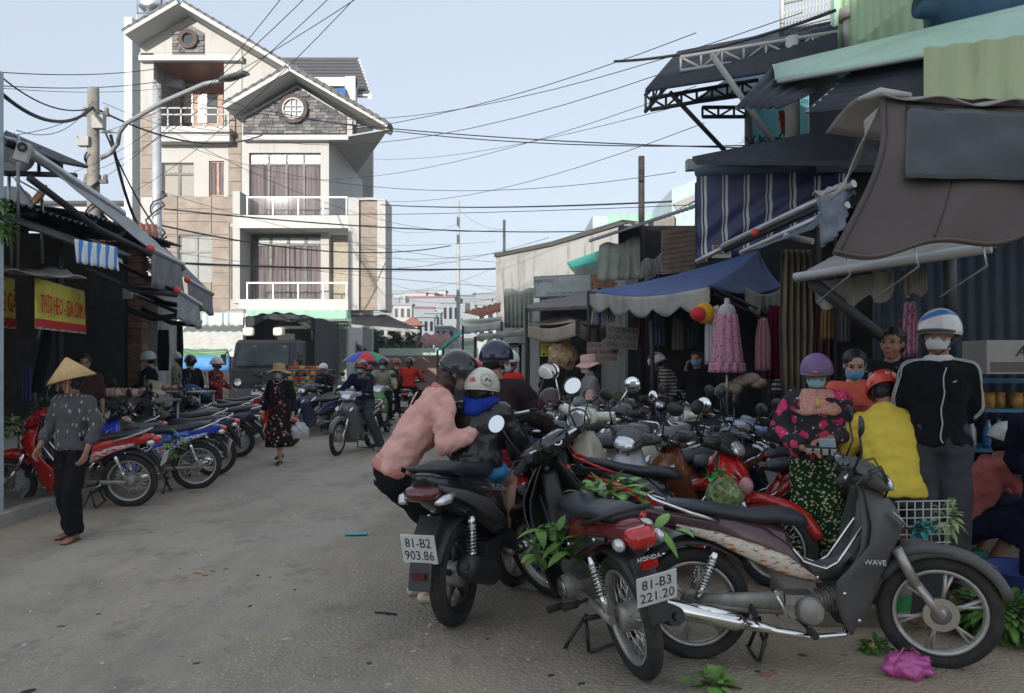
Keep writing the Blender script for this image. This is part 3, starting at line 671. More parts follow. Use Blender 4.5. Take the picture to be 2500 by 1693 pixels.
# ======================================================= cables
CAB = mat('cable_black', (.015, .015, .017), .7)
def cable(a, b, sag, r=.006, n=18, grp='thin overhead cables strung across the street', lab='thin black overhead cable sagging across the sky over the street', m=CAB, wav=0):
    a, b = P(*a), P(*b)
    pts = [a * (1 - t_) + b * t_ - V((0, 0, 4 * sag * t_ * (1 - t_) - wav * sin(t_ * 50))) for t_ in [i / n for i in range(n + 1)]]
    o = MB().tube(pts, r, 5).build('overhead_cable', m); tag(o, lab, 'cable', grp); return o
for q in [((-20, 175, 14), (383, 168, 20), .1, .01), ((-20, 208, 14), (383, 200, 20), .1, .01), ((383, 200, 20), (1850, 355, 12), .5, .01), ((-20, 213, 14), (400, 215, 20), .1), ((383, 235, 20), (1850, 362, 12), .25, .011),
          ((383, 290, 20), (1700, 80, 10), .8), ((250, 250, 16), (560, 330, 25), .2), ((560, 245, 24), (1960, 30, 9), .9, .006), ((500, 300, 24), (2040, 20, 9), 1.1, .006), ((225, 330, 16), (880, -10, 9), .2, .005), ((220, 420, 16), (830, -30, 9), .3, .005), ((240, 440, 16), (730, -60, 9), .3, .005), ((300, 480, 18), (900, -40, 9), .3, .005), ((180, 420, 16), (780, -40, 9), .3, .005),
          ((400, 510, 20), (1560, 560, 30), .3, .02), ((400, 520, 20), (1700, 500, 12), .1), ((383, 640, 20), (1210, 655, 21), .15), ((383, 610, 20), (1210, 700, 21), .1), ((930, 500, 28), (1640, 492, 14), .1, .018), ((860, 605, 30), (1120, 640, 42), .2), ((860, 700, 30), (1230, 640, 34), .6), ((1119, 510, 42), (1231, 560, 34), .3),
          ((1119, 680, 42), (1340, 700, 30), .4), ((950, 690, 30), (1260, 700, 26), .4), ((940, 650, 30), (1119, 620, 42), .3), ((940, 720, 30), (1250, 720, 26), .3), ((945, 560, 30), (1119, 545, 42), .3), ((383, 330, 20), (1650, 420, 14), .8, .006), ((860, 480, 30), (1720, 300, 12), .6, .006), ((830, 380, 30), (1900, 190, 10), .5, .005), ((860, 620, 30), (1500, 560, 17), .4, .006), ((400, 470, 20), (1210, 640, 26), .3, .006), ((600, 420, 26), (1700, 210, 11), .7, .005), ((383, 575, 20), (1210, 590, 30), .2, .006), ((860, 655, 30), (1340, 580, 20), .3, .006), ((383, 300, 20), (1230, 560, 34), 1.0, .007), ((0, 185, 12), (230, 262, 16), .25, .014), ((40, 318, 10), (228, 245, 16), .3), ((30, 330, 12), (228, 262, 16), .1), ((240, 545, 16), (383, 550, 20), .05, .03), ((235, 270, 16), (383, 560, 20), .2, .02), ((238, 560, 16), (383, 610, 20), .1, .02)]:
    cable(*q)
for q in [((0, 225, 10), (228, 260, 16), .35, .03), ((228, 262, 16), (640, 330, 26), .5, .022), ((383, 640, 20), (1235, 656, 30), .1, .032), ((383, 548, 20), (1100, 600, 34), .5, .022), ((270, 330, 15.6), (383, 560, 20), .8, .035), ((228, 500, 16), (360, 640, 19), .05, .05)]:
    cable(*q, grp='thick bundled overhead cables on the left poles', lab='thick bundled black power cable hanging between the left poles')
o = cable((1500, 150, 11), (2040, 25, 8.6), .12, .02, lab='twisted rope like overhead cable running up to the balcony grille at top right', grp=None)

# ======================================================= right side buildings
LG = mat('light_green_tin', (.42, .58, .36), .6, var=.06, vs=1, streak=.35); LGC = mat('mint_sheet', (.38, .56, .44), .55, var=.08, vs=1.5, dirt=.35)
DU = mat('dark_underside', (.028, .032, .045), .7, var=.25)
# main green building
t = empty('green_building', (6, 8, 0), 0, 'pale green corrugated metal building with curved canopy at the upper right', 'building'); off = -t.location
def gb(m, n, mt, **k): q = m.build(n, mt, t, **k); q.location = off; return q
gb(corr([P(2042, 145, 8.9), V((4.0, 5.6, fz(145, 8.9))), V((4.0, 5.6, 7.6)), V((P(2042, 0, 8.9).x, 8.9, 7.6))], .16, .02), 'wall_cladding', LG)
gb(corr([P(2042, 145, 8.9), V((9.5, 9.6, 5.2)), V((9.5, 9.6, 7.6)), V((P(2042, 0, 8.9).x, 8.9, 7.6))], .16, .02), 'wall_cladding', LG)
gb(corr([P(2255, 240, 5.3), P(2700, 245, 4.6), P(2700, 60, 4.6), P(2255, 118, 5.3)], .17, .022), 'wall_cladding', mat('lime_tin', (.50, .58, .33), .6, var=.06, vs=1, streak=.45))
gb(MB().bx(fx(2042, 8.9) - .06, fx(2042, 8.9) + .04, 8.82, 8.92, fz(150, 8.9), 7.6), 'corner_trim', LGC)
gb(MB().tube([P(2073, 115, 8.7), P(2073, 45, 8.7)], .07, 10), 'vent_pipe', WH2); gb(MB().cyl(P(2073, 50, 8.7), P(2073, 22, 8.7), .11, n=10), 'pipe_cap', CORRW)
def curve4(a, b, c, d, bulge, nu=2, nv=10):
    """a-b top edge (far..near), d-c lower edge, bulging up"""
    a, b, c, d = P(*a), P(*b), P(*c), P(*d); return MB().grid(lambda u, v: (a * (1 - u) + b * u) * (1 - v) + (d * (1 - u) + c * u) * v + V((0, 0, bulge * sin(pi * v))), nu, nv)
gb(curve4((1885, 160, 8.3), (2560, 0, 6.4), (2560, 90, 5.2), (1893, 196, 7.3), .03, 6, 10), 'canopy_sheet', LGC, solid=.02)
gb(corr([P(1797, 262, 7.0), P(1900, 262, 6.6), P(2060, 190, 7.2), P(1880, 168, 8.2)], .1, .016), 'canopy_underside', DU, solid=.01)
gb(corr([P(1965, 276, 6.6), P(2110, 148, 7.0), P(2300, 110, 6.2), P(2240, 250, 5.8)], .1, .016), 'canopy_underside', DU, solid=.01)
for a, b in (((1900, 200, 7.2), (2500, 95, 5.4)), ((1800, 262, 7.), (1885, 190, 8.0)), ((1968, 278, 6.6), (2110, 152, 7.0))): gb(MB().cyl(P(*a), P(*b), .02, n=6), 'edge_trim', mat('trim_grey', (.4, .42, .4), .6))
gb(MB().bx(fx(1992, 8.6), 6.5, 8.6, 8.8, fz(420, 8.6), fz(150, 8.6)), 'recess_gloom_panel', DU)  # dark panel added, the recess shade is in its colour
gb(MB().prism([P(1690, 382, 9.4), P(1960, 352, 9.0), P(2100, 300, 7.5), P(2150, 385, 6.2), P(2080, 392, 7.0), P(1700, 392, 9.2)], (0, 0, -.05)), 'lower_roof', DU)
m = MB()
m.bx(3.75, 9.5, 9.3, 9.45, 0, 5.2); gb(m, 'rear_wall', DKW)
# roof water tank
t = empty('water_tank', P(2440, 30, 7.5) - V((0, 0, .35)), 0, 'large blue plastic water tank on the green roof at top right', 'water tank'); mb = MB()
M = Matrix.Translation((0, 0, .42)) @ Matrix.Rotation(pi / 2, 4, 'Y') @ Matrix.Rotation(.0, 4, 'Z')
mb.lathe([(0, -.8), (.12, -.8), (.14, -.62), (.36, -.55), (.42, -.4), (.42, -.15), (.40, -.12), (.42, -.09), (.42, .3), (.42, .8), (0, .85)], 28, M); mb.build('drum', mat('blue_drum', (.06, .17, .30), .4), t)
mb = MB(); mb.tube([(-.4, .35, .05), (.7, .35, .05)], .03); mb.tube([(-.4, -.35, .05), (.7, -.35, .05)], .03); mb.build('stand', BLK, t)
# balcony grille
t = empty('balcony_grille', P(1910, 70, 9.2), 0, 'white wrought iron balcony grille above the truss canopy', 'grille'); off = -t.location
mb = MB(); c4 = [P(1910, 72, 9.3), P(2040, 40, 8.9), P(2040, -60, 8.9), P(1910, -30, 9.3)]
def pq(u, v): a, b, c, d = c4; return (a * (1 - u) + b * u) * (1 - v) + (d * (1 - u) + c * u) * v
mb.tube([pq(0, 0), pq(1, 0)], .02, 5); mb.tube([pq(0, .62), pq(1, .62)], .02, 5); mb.tube([pq(0, 0), pq(0, 1)], .03, 5)
for i in range(16):
    u = (i + .5) / 16; mb.tube([pq(u, 0), pq(u, .62)], .009, 4)
    mb.tube([pq(u + .025 * cos(k * .9) * (k / 8), .3 + .028 * (k - 4)) for k in range(9)], .011, 4)
o = mb.build('scrollwork', WH2, t); o.location = off
# truss canopy
t = empty('truss_canopy', P(1830, 365, 9.8), 0, 'dark corrugated canopy on white and black steel trusses reaching over the street', 'canopy'); off = -t.location
def tb(m, n, mt, **k): q = m.build(n, mt, t, **k); q.location = off; return q
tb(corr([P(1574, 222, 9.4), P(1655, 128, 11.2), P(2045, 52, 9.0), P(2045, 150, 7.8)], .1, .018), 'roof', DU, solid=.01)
def truss(a, b, h, n, mt, name='truss'):
    a, b = P(*a), P(*b); d = V((0, 0, -h)); m = MB(); m.tube([a, b], .025, 6); m.tube([a + d, b + d], .025, 6)
    for i in range(n + 1):
        p = a + (b - a) * i / n; m.tube([p, p + d], .016, 5)
        if i < n: q = a + (b - a) * (i + 1) / n; m.tube([p + d if i % 2 else p, q if i % 2 else q + d], .014, 5)
    return tb(m, name, mt)
truss((1662, 140, 9.6), (2045, 78, 8.6), .17, 7, WH2); truss((1588, 240, 9.3), (1850, 195, 9.4), .14, 7, BLK); truss((1576, 232, 9.35), (1660, 140, 11), .2, 5, GTIN)
truss((1715, 262, 9.7), (1830, 262, 9.8), .12, 3, BLK)
for a, b, r, mt, n in (((1737, 132, 8.5), (1893, 355, 8.8), .032, WH2, 'brace'), ((1635, 225, 9.3), (1775, 374, 9.6), .028, BLK, 'brace'), ((1935, 92, 8.9), (1935, 348, 8.9), .085, WH2, 'post'), ((1828, 255, 9.8), (1828, 366, 9.8), .055, mat('greypost', (.2, .2, .21), .6), 'post')): tb(MB().cyl(P(*a), P(*b), r, n=10), n, mt)
tb(cloth([P(1676, 256, 9.8), P(1800, 175, 11), P(1890, 168, 11), P(1830, 235, 9.8)], 4, 4, .02, .01), 'blue_sheet', mat('blue_sheet', (.05, .15, .28), .5), solid=.01)
m = MB(); m.bx(fx(1838, 11), fx(1975, 11), 11, 11.3, fz(372, 11), fz(232, 11)); t2 = m.build('upper_room', mat('turquoise_wall', (.17, .42, .50), .7)); tag(t2, 'turquoise upper room wall behind the white post and truss canopy', 'room')
m = cloth([P(1900, 270, 9.9), P(1925, 268, 9.9), P(1922, 330, 9.9), P(1908, 325, 9.9)], 6, 8, .02, .08); tag(m.build('hanging_clothes', mat('orange_cloth', (.65, .10, .03), .8), solid=.01), 'orange garment hanging on the balcony beside the white post', 'clothes')
# palm like balcony plant
def leaf(mb, base, d, L, w, droop=.3, n=4):
    d = V(d).normalized(); s_ = d.cross(V((0, 0, 1))); s_ = s_.normalized() if s_.length > 1e-4 else V((1, 0, 0)); base = V(base); vs = []
    up = s_.cross(d)
    for i in range(n + 1):
        t_ = i / n; c = base + d * L * t_ - V((0, 0, 1)) * droop * L * t_ * t_; ww = w * sin(pi * min(1, .12 + .88 * t_)) ** .7 * (1 if i < n else 0.02)
        vs += [c - s_ * ww + up * ww * .25, c, c + s_ * ww + up * ww * .25]
    fs = []
    for i in range(n): fs += [(3 * i, 3 * i + 1, 3 * i + 4, 3 * i + 3), (3 * i + 1, 3 * i + 2, 3 * i + 5, 3 * i + 4)]
    mb.add(vs, fs, True)
GRN = mat('leaf_green', (.10, .22, .04), .5, var=.45, vs=9, spec=.4); GRD = mat('leaf_dark', (.025, .07, .03), .5, var=.4, vs=9); GRB = mat('leaf_bright', (.17, .34, .07), .45, var=.35, vs=9)
t = empty('potted_palm', P(1895, 362, 9.2), 0, 'dark green palm plant on the balcony ledge beside the white post', 'plant'); mb = MB()
for k in range(60):
    a = rnd.uniform(0, 2 * pi); leaf(mb, (rnd.uniform(-.3, .35), rnd.uniform(-.1, .1), .02), (cos(a), sin(a) * .4, rnd.uniform(.3, 1.3)), rnd.uniform(.22, .4), .016, .5)
mb.build('fronds', GRD, t, kind='stuff'); MB().lathe([(0, -.2), (.12, -.2), (.16, .02), (.14, .02)], 14).build('pot', CONC, t)
# striped awning
NST = stripes('navy_white_stripes', [(0, (.018, .03, .12)), (.60, (.55, .55, .55)), (.66, (.015, .015, .02)), (.71, (.018, .03, .12)), (.74, (.6, .6, .6)), (.86, (.018, .03, .12))], 0, .222, .45, dirt=.15, bs=2)
t = empty('striped_awning', P(1710, 640, 9.6), 0, 'navy awning sheet with white stripes hanging straight down under a metal beam', 'awning'); off = -t.location
a, b = P(1700, 418, 9.6), P(2075, 402, 8.6)
def sf(u, v):
    p = a * (1 - u) + b * u; p = p - V((0, 0, (1.17 - .55 * u) * v)) + V((0, -.05 * sin(u * 9 + v * 2) * v - .04 * sin((u + v) * 20) * v, 0)); return p
o = MB().grid(sf, 60, 16).build('fabric', NST, t, solid=.004); o.location = off
o = MB().cyl(a, b, .065, n=12).build('roller', mat('roller_blue', (.10, .15, .22), .5), t); o.location = off
o = MB().prism([P(1678, 388, 9.6), P(2080, 372, 8.6), P(2080, 395, 8.6), P(1678, 414, 9.6)], (0, .12, 0)).build('beam', mat('beam_grey', (.30, .35, .33), .6, dirt=.5), t); o.location = off
o = MB().bx(fx(1738, 9.4), fx(1784, 9.4), 9.38, 9.4, fz(630, 9.4), fz(598, 9.4)).build('sewn_label', WH2, t); o.location = off
text_part('DỊCH VỤ MÁI\nHIÊN DI ĐỘNG\n01 0982 3632', .035, BLK, t, Matrix.Translation(off) @ frame_M((fx(1761, 9.4), 9.375, fz(612, 9.4)), (1, 0, 0), (0, 0, 1)))
text_part('Dù', .06, mat('red_ink', (.6, .02, .02), .6), t, Matrix.Translation(off) @ frame_M((fx(1748, 9.4), 9.37, fz(597, 9.4)), (1, 0, 0), (0, 0, 1)))
# awning arms, right
t = empty('folded_awning', P(1770, 600, 8.6), 0, 'folded awning frame with silver front bars and a red cap beside the navy stripes', 'awning frame'); off = -t.location
for a, b, r, mt in (((1765, 602, 8.8), (2085, 448, 7.2), .04, MC['ali']), ((1770, 612, 8.8), (2085, 470, 7.2), .03, BLK), ((1810, 618, 8.2), (2070, 500, 7.0), .035, MC['ali']), ((1700, 640, 9), (1765, 605, 8.8), .03, MC['ali']), ((1915, 575, 7.6), (1985, 590, 7.4), .03, WH2)):
    o = MB().cyl(P(*a), P(*b), r, n=8).build('bar', mt, t); o.location = off
o = MB().ball(P(1843, 568, 8.2), .045, 10).build('end_cap', MC['red_cap'], t); o.location = off
o = cloth([P(1805, 620, 8.2), P(1990, 540, 7.2), P(2050, 470, 7.1), P(1985, 560, 7.0)], 12, 6, .05, .02).build('folded_fabric', mat('greyblue_cloth', (.13, .15, .19), .7), t, solid=.006); o.location = off
# big brown tarpaulin shade
TB = mat('brown_tarp', (.085, .066, .058), .75, var=.3, vs=1.6, dirt=.5, bs=5, bst=.7); TG = mat('grey_tarp', (.33, .30, .275), .8, var=.1, vs=3, bs=3)
t = empty('market_parasol', P(2300, 620, 4.3), 0, 'huge dark brown canvas parasol with a grey top filling the upper right corner', 'parasol'); off = -t.location
def tp(m, n, mt, **k): q = m.build(n, mt, t, **k); q.location = off; return q
TOPE = lambda u: P(2148 + 560 * u, 240 + 42 * u + 10 * sin(u * 7) * u, 4.6 - 1.0 * u)
BOTE = lambda u: P(2030 + 670 * u, 622 - 80 * u + 16 * sin(u * 4), 3.9 - .6 * u)
def tarp(u, v):
    p = TOPE(u) * (1 - v) + BOTE(u) * v; k = sin(pi * v)
    return p + V((-.01 * k + (.08 * (1 - u) ** 3 * sin(pi * v * 1.0)), -.04 * k - .02 * sin(u * 9 + v * 4) * k, .03 * sin(u * 13 + v * 3) * v))
tp(MB().grid(tarp, 50, 26), 'canvas_side', TB, solid=.006)
wq = [P(2207, 262, 4.43), P(2720, 292, 3.5), P(2720, 446, 3.33), P(2203, 437, 4.04)]
tp(MB().grid(lambda u, v: (wq[0] * (1 - u) + wq[1] * u) * (1 - v) + (wq[3] * (1 - u) + wq[2] * u) * v + V((0, -.02 - .014 * sin(u * 8 + v * 5) * sin(pi * v) - .008 * sin(u * 21 - v * 7), 0)), 40, 14), 'plastic_window', mat('shiny_panel', (.035, .037, .043), .28, var=.2, vs=2, bs=2, bst=.5), solid=.004)
tp(MB().grid(lambda u, v: TOPE(u) + V((0, .9 * v - .1, .03 + .10 * sin(pi * v) * (1 - .5 * u) - .045 * (1 - v))) + V((.0, 0, -.02 * sin(u * 20) * (1 - v))), 40, 8), 'canvas_top', TG, solid=.008)
for k_ in (0, 2, 4): tp(MB().tube([tarp(.02 + .17 * k_, v_ / 16) + V((0, -.012, 0)) for v_ in range(17)], .004, 4), 'seam', mat('seam_brown', (.07, .055, .048), .8))
tp(MB().tube([tarp(u_ / 30, .985) + V((0, -.008, 0)) for u_ in range(31)], .010, 5), 'hem', mat('hem_brown', (.12, .095, .08), .8))
for u_ in (.05, .3, .55): tp(MB().tube([tarp(u_, .99), tarp(u_, .99) + V((.02, 0, -.1)), tarp(u_, .99) + V((-.03, .3, -.22))], .005, 4), 'tie_rope', CHR)
tp(MB().tube([TOPE(0) + V((-.12, .02, .0)), TOPE(0) + V((.0, 0, .035)), TOPE(.12) + V((0, -.04, .02))], [.012, .03, .012], 8), 'rib_end', WH2)
tp(MB().grid(lambda u, v: P(2148 - 6 * v - 2, 262, 4.6) * (1 - v) + P(2062 - 12 * sin(pi * v), 462, 4.35) * v + V((.09 * u * sin(pi * v), -.0 + .2 * u, -.02 * u)), 6, 14), 'canvas_flap', TG, solid=.006)
tp(cloth([P(1995, 478, 5.2), P(2072, 462, 4.6), P(2060, 560, 4.5), P(2005, 605, 5.0)], 8, 8, .03, .05), 'canvas_flap', mat('slate_cloth', (.16, .19, .23), .7), solid=.006)
tp(cloth([P(1983, 478, 5.3), P(2068, 462, 4.6), P(2068, 445, 4.7), P(1985, 472, 5.5)], 8, 4, .0, .05), 'canvas_flap', TG, solid=.006)
# grey lower awning with scalloped flap
t, bd = awning('grey canvas awning on a white bar over the standing men', (2040, 622, 6.7), (2330, 572, 6.2), (2420, 604, 4.7), (1940, 678, 5.6), mat('awn_taupe', (.30, .28, .26), .8, dirt=.3, bs=3), .001, ball=False, arms=False)
bd(MB().cyl(P(1943, 677, 5.58), P(2420, 604, 4.68), .028, n=8), 'front_bar', WH2)
def scal(c, d, h, n, lob=5, dep=.35):
    return MB().grid(lambda u, v: c * (1 - u) + d * u - V((0, 0, h * v * (1 - dep + dep * abs(sin(u * pi * lob))))) + V((.01 * sin(u * 30), .02 * sin(u * 25) * v, 0)), n, 5)
bd(scal(P(1990, 690, 5.9), P(2185, 660, 5.5), .22, 40, 3), 'valance', mat('scallop_grey', (.33, .32, .29), .85, streak=.5)); bd(scal(P(2200, 662, 5.6), P(2265, 655, 5.4), .2, 20, 2), 'valance', MC['scallop_grey'])
bd(MB().cyl(P(1985, 690, 5.6), P(2150, 820, 6.0), .045, n=8), 'arm', GTIN); bd(MB().cyl(P(2318, 620, 5.9), P(2320, 760, 5.9), .05, n=8), 'post', GTIN)
# blue tent
t = empty('market_tent', P(1800, 1160, 10.3), 0, 'blue peaked market tent with scalloped grey valance over the clothes stall', 'tent'); off = -t.location
def bt(m, n, mt, **k): q = m.build(n, mt, t, **k); q.location = off; return q
BLU = mat('tent_blue', (.045, .085, .24), .65, var=.12, vs=2, dirt=.25, bs=2.5)
c1, c2, c3, ap, c4 = P(1437, 712, 12.2), P(1733, 700, 9.4), P(1912, 700, 10.6), P(1850, 612, 10.9), P(1700, 660, 13.6)
def tri(a, b, c, n=12, sag=.1): return MB().grid(lambda u, v: (a * (1 - u) + b * u) * (1 - v) + c * v - V((0, 0, sag * (sin(pi * u) * (1 - v) + .6 * sin(pi * v)))), n, n)
for a, b in ((c1, c2), (c2, c3), (c3, c4), (c4, c1)): bt(tri(a, b, ap), 'canvas', BLU, solid=.006)
TV = mat('tent_valance', (.36, .35, .31), .85, var=.15, vs=3, streak=.6)
SG = lambda a, b, u: a * (1 - u) + b * u - V((0, 0, .1 * sin(pi * u)))
def val(a, b, h, lob): return MB().grid(lambda u, v: SG(a, b, u) - V((0, 0, h * v * (.62 + .38 * abs(sin(u * pi * lob))))) + V((.012 * sin(u * 40) * v, .02 * sin(u * 33) * v, 0)), 60, 5)
bt(val(c1, c2, .3, 5), 'valance', TV, solid=.004); bt(val(c2 + (c3 - c2) * .45, c3, .3, 2), 'valance', TV, solid=.004)
for a, b, r in ((P(1880, 745, 10.4), P(1883, 1165, 10.4), .045), (c3, P(1905, 1100, 10.9), .03), (P(1590, 735, 10.8), P(1596, 1100, 10.8), .035), (c1, P(1440, 1040, 12.3), .03)): bt(MB().cyl(a, b, r, n=8), 'post', BLK)
for a, b in ((c2, P(1882, 770, 10.4)), (P(1740, 716, 9.5), P(1880, 790, 10.4)), (P(1600, 730, 10.6), P(1690, 800, 10.6)), (ap, P(1880, 745, 10.4)), (c1, P(1590, 740, 10.8)), (P(1883, 1150, 10.4), P(1950, 1195, 9.9)), (P(1883, 1140, 10.4), P(1850, 1170, 10.4))): bt(MB().cyl(a, b, .025, n=6), 'brace', BLK)
# brown curtain
def curt(u0, u1, v0, v1, Y, lab, m, amp=.05, k=9, tap=.5):
    o = MB().grid(lambda u, v: P(u0 + (u1 - u0) * (.5 + (u - .5) * (1 - tap * abs(v - .5) * .6)), v0 + (v1 - v0) * v, Y) + V((0, amp * sin(u * 2 * pi * k), 0)), 70, 8).build('curtain', m, solid=.006); tag(o, lab, 'curtain'); return o
curt(1903, 1985, 610, 980, 9.6, 'tied brown curtain hanging between the blue tent and the standing people', mat('brown_cloth', (.23, .185, .125), .85, var=.2, vs=3, bs=4), k=5)
curt(1990, 2100, 700, 1000, 9.3, 'dark red curtain hanging behind the man in the black floral shirt', mat('maroon_cloth', (.09, .02, .025), .85, var=.3), k=6)
# tan parasol
t = empty('market_parasol', P(1410, 1000, 13), 0, 'tan canvas parasol behind the riders at the stalls', 'parasol'); off = -t.location
TN = mat('tan_canvas', (.40, .34, .27), .85, var=.1, vs=3, dirt=.3, bs=3)
e1, e2, e3, e4, ap2 = P(1280, 790, 13.2), P(1408, 784, 11.9), P(1480, 792, 12.8), P(1390, 785, 14.6), P(1385, 768, 13.2)
def tt(m, n, mt, **k): q = m.build(n, mt, t, **k); q.location = off; return q
for a, b in ((e1, e2), (e2, e3), (e3, e4), (e4, e1)): tt(tri(a, b, ap2, 8, .04), 'canvas', TN, solid=.006)
for a, b in ((e1, e2), (e2, e3)): tt(MB().grid(lambda u, v: SG(a, b, u) - V((0, 0, .22 * v)) + V((0, .02 * sin(u * 20) * v, 0)), 20, 4), 'valance', TN, solid=.004)
tt(MB().cyl(ap2, V((ap2.x, ap2.y, 0)), .025, n=8), 'pole', BLK); tt(MB().bx(e2.x - .02, e2.x + .05, e2.y - .03, e2.y + .0, e2.z - .2, e2.z + .02), 'corner_strap', BLK)
def fan(lab, c4, m, valh=.0, vm=None, sag=.08, name='canvas_shade', cat='shade', post=True):
    pts = [P(*q) for q in c4]; o = cloth(pts, 12, 8, sag, .04, len(lab)).build(name, m, solid=.008); tag(o, lab, cat)
    if valh: MB().grid(lambda u, v: pts[3] * (1 - u) + pts[2] * u - V((0, 0, valh * v)) + V((0, .02 * sin(u * 20) * v, 0)), 20, 3).build('valance', vm or m, o, solid=.004)
    if post:
        for p in (pts[2], pts[3]): MB().cyl((p.x, p.y, 0), p, .025, n=6).build('post', BLK, o)
    return o
fan('low dark taupe shade stretched between the tan parasol and the blue tent', [(1290, 745, 15), (1460, 700, 15), (1460, 745, 12.4), (1285, 752, 12.6)], mat('taupe', (.16, .14, .13), .8), .06)
fan('flat olive grey shade sheet left of the tan parasol', [(1170, 815, 17), (1290, 800, 17), (1290, 806, 13.4), (1160, 822, 13.6)], mat('olive_canvas', (.28, .27, .23), .8), .08)
fan('pale green and white tarpaulin roof below the rusty red roof', [(1120, 780, 20), (1225, 772, 20), (1225, 785, 17.6), (1130, 796, 17.6)], mat('pale_green_tarp', (.52, .56, .46), .7), .18, WH2)
fan('teal sloping tarpaulin beside the far market stalls', [(1130, 800, 21), (1150, 795, 21), (1082, 850, 18.5), (1068, 853, 18.5)], mat('teal_tarp', (.04, .33, .26), .6))
fan('crumpled white plastic sheet over the far stall', [(1190, 830, 16), (1285, 838, 16), (1270, 842, 15), (1180, 848, 15)], mat('white_sheet', (.6, .62, .6), .6), .05)
roofsheet('tin_roof', 'rusty red sheet roof left of the stained white wall', [P(1130, 762, 19.6), P(1222, 738, 19.6), P(1222, 760, 17.8), P(1175, 772, 17.8)], mat('red_roof', (.33, .10, .06), .8, var=.3, vs=3, dirt=.3), pitch=.15)
# ---- white stained wall building
t = empty('white_building', P(1400, 850, 20), 0, 'long low white building with black mould stains and a grey parapet on the right', 'building'); off = -t.location
def wb(m, n, mt, **k): q = m.build(n, mt, t, **k); q.location = off; return q
STW = mat('stained_white', (.43, .43, .40), .9, var=.06, vs=1, streak=.95, dirt=.2)
wa, wb_, wc, wd_ = V((-.45, 21.5, 0)), V((1.0, 18.6, 0)), V((2.4, 16.3, 0)), V((3.3, 15.6, 0))
za, zb, zc = fz(628, 21.5), fz(600, 18.6), fz(548, 16.3)
for a, b, z0, z1 in ((wa, wb_, za, zb), (wb_, wc, zb, zc)):
    wb(MB().prism([a, b, b + V((0, 0, z1)), a + V((0, 0, z0))], (.25, .12, 0)), 'wall', STW)
    wb(MB().prism([a + V((-.05, -.03, z0)), b + V((-.05, -.03, z1)), b + V((-.05, -.03, z1 + .1)), a + V((-.05, -.03, z0 + .1))], (.35, .2, 0)), 'parapet', mat('parapet_dark', (.10, .095, .09), .9))
wb(MB().prism([wc, wd_, wd_ + V((0, 0, zc + .05)), wc + V((0, 0, zc))], (.1, .3, 0)), 'wall', CONC)
wb(MB().prism([wa, wa + V((4, 4, 0)), wa + V((4, 4, za)), wa + V((0, 0, za))], (.1, -.1, 0)), 'wall', STW)
# stained hanging sheets
def sheet_px(name, lab, q, Y0, Y1, m, cat='cloth', amp=.03, k=8):
    (u0, v0), (u1, v1), (u2, v2), (u3, v3) = q
    a, b, c, d = P(u0, v0, Y0), P(u1, v1, Y1), P(u2, v2, Y1), P(u3, v3, Y0)
    o = MB().grid(lambda u, v: (a * (1 - u) + b * u) * (1 - v) + (d * (1 - u) + c * u) * v + V((0, amp * sin(u * k * 3) * (.3 + v), .04 * sin(u * 9) * (1 - v))), 40, 8).build(name, m, solid=.006); tag(o, lab, cat); return o
MOULD = mat('mouldy_sheet', (.33, .36, .31), .9, var=.2, vs=2, streak=1., dirt=.6)
sheet_px('hanging_sheet', 'mould stained green grey sheet hanging from the roof edge beside the steel post', [(1463, 600), (1562, 580), (1563, 680), (1456, 688)], 14.8, 14.2, MOULD)
sheet_px('hanging_sheet', 'grey pleated sheet hanging right of the steel post', [(1566, 640), (1628, 615), (1622, 665), (1562, 682)], 13.8, 13.4, mat('grey_pleat', (.27, .27, .26), .9, streak=.8), k=24)
sheet_px('hanging_sheet', 'tattered grey curtain hanging at the end of the white building', [(1230, 708), (1305, 706), (1300, 800), (1232, 800)], 18.4, 17.8, MOULD, k=14, amp=.06)
sheet_px('torn_flag', 'torn blue and white strips hanging from the left corner of the blue tent', [(1448, 740), (1505, 735), (1500, 785), (1440, 795)], 12.2, 12.0, stripes('rag_stripes', [(0, (.35, .36, .38)), (.5, (.06, .12, .35)), (.7, (.5, .5, .5))], 0, .3), k=20, amp=.05)
for k in range(9):
    m = MB().box(P(1655, 567 + k * 12, 11.8), (.55, .03, .085), (0, -.16, 0)); m = m
    o = m.build('roof_slat', mat('brown_slat', (.22, .17, .12), .85, var=.3, dirt=.4)) if False else None
t = empty('slatted_wall', P(1660, 660, 12.2), 0, 'brown slatted wooden gable between the steel post and navy awning', 'wall'); off = -t.location
for k in range(9): o = MB().box(P(1662, 562 + k * 12, 12.2), (.62, .03, .085), (0, -.14, 0)).build('slat', mat('brown_slat', (.24, .18, .13), .85, var=.3, dirt=.4), t); o.location = off
roofsheet('tin_roof', 'long dark sloping roof edge running down to the stained sheet', [P(1438, 592, 15), P(1735, 495, 11.5), P(1735, 487, 12.5), P(1438, 585, 16)], GTIN, amp=.006)
o = MB().box(P(1600, 610, 14.6), (1.4, .1, .9)).build('dark_loft', DARK); tag(o, 'dark panel standing for the shaded loft behind the rusty steel post', 'loft')  # solid panel painted dark in place of the loft's shade
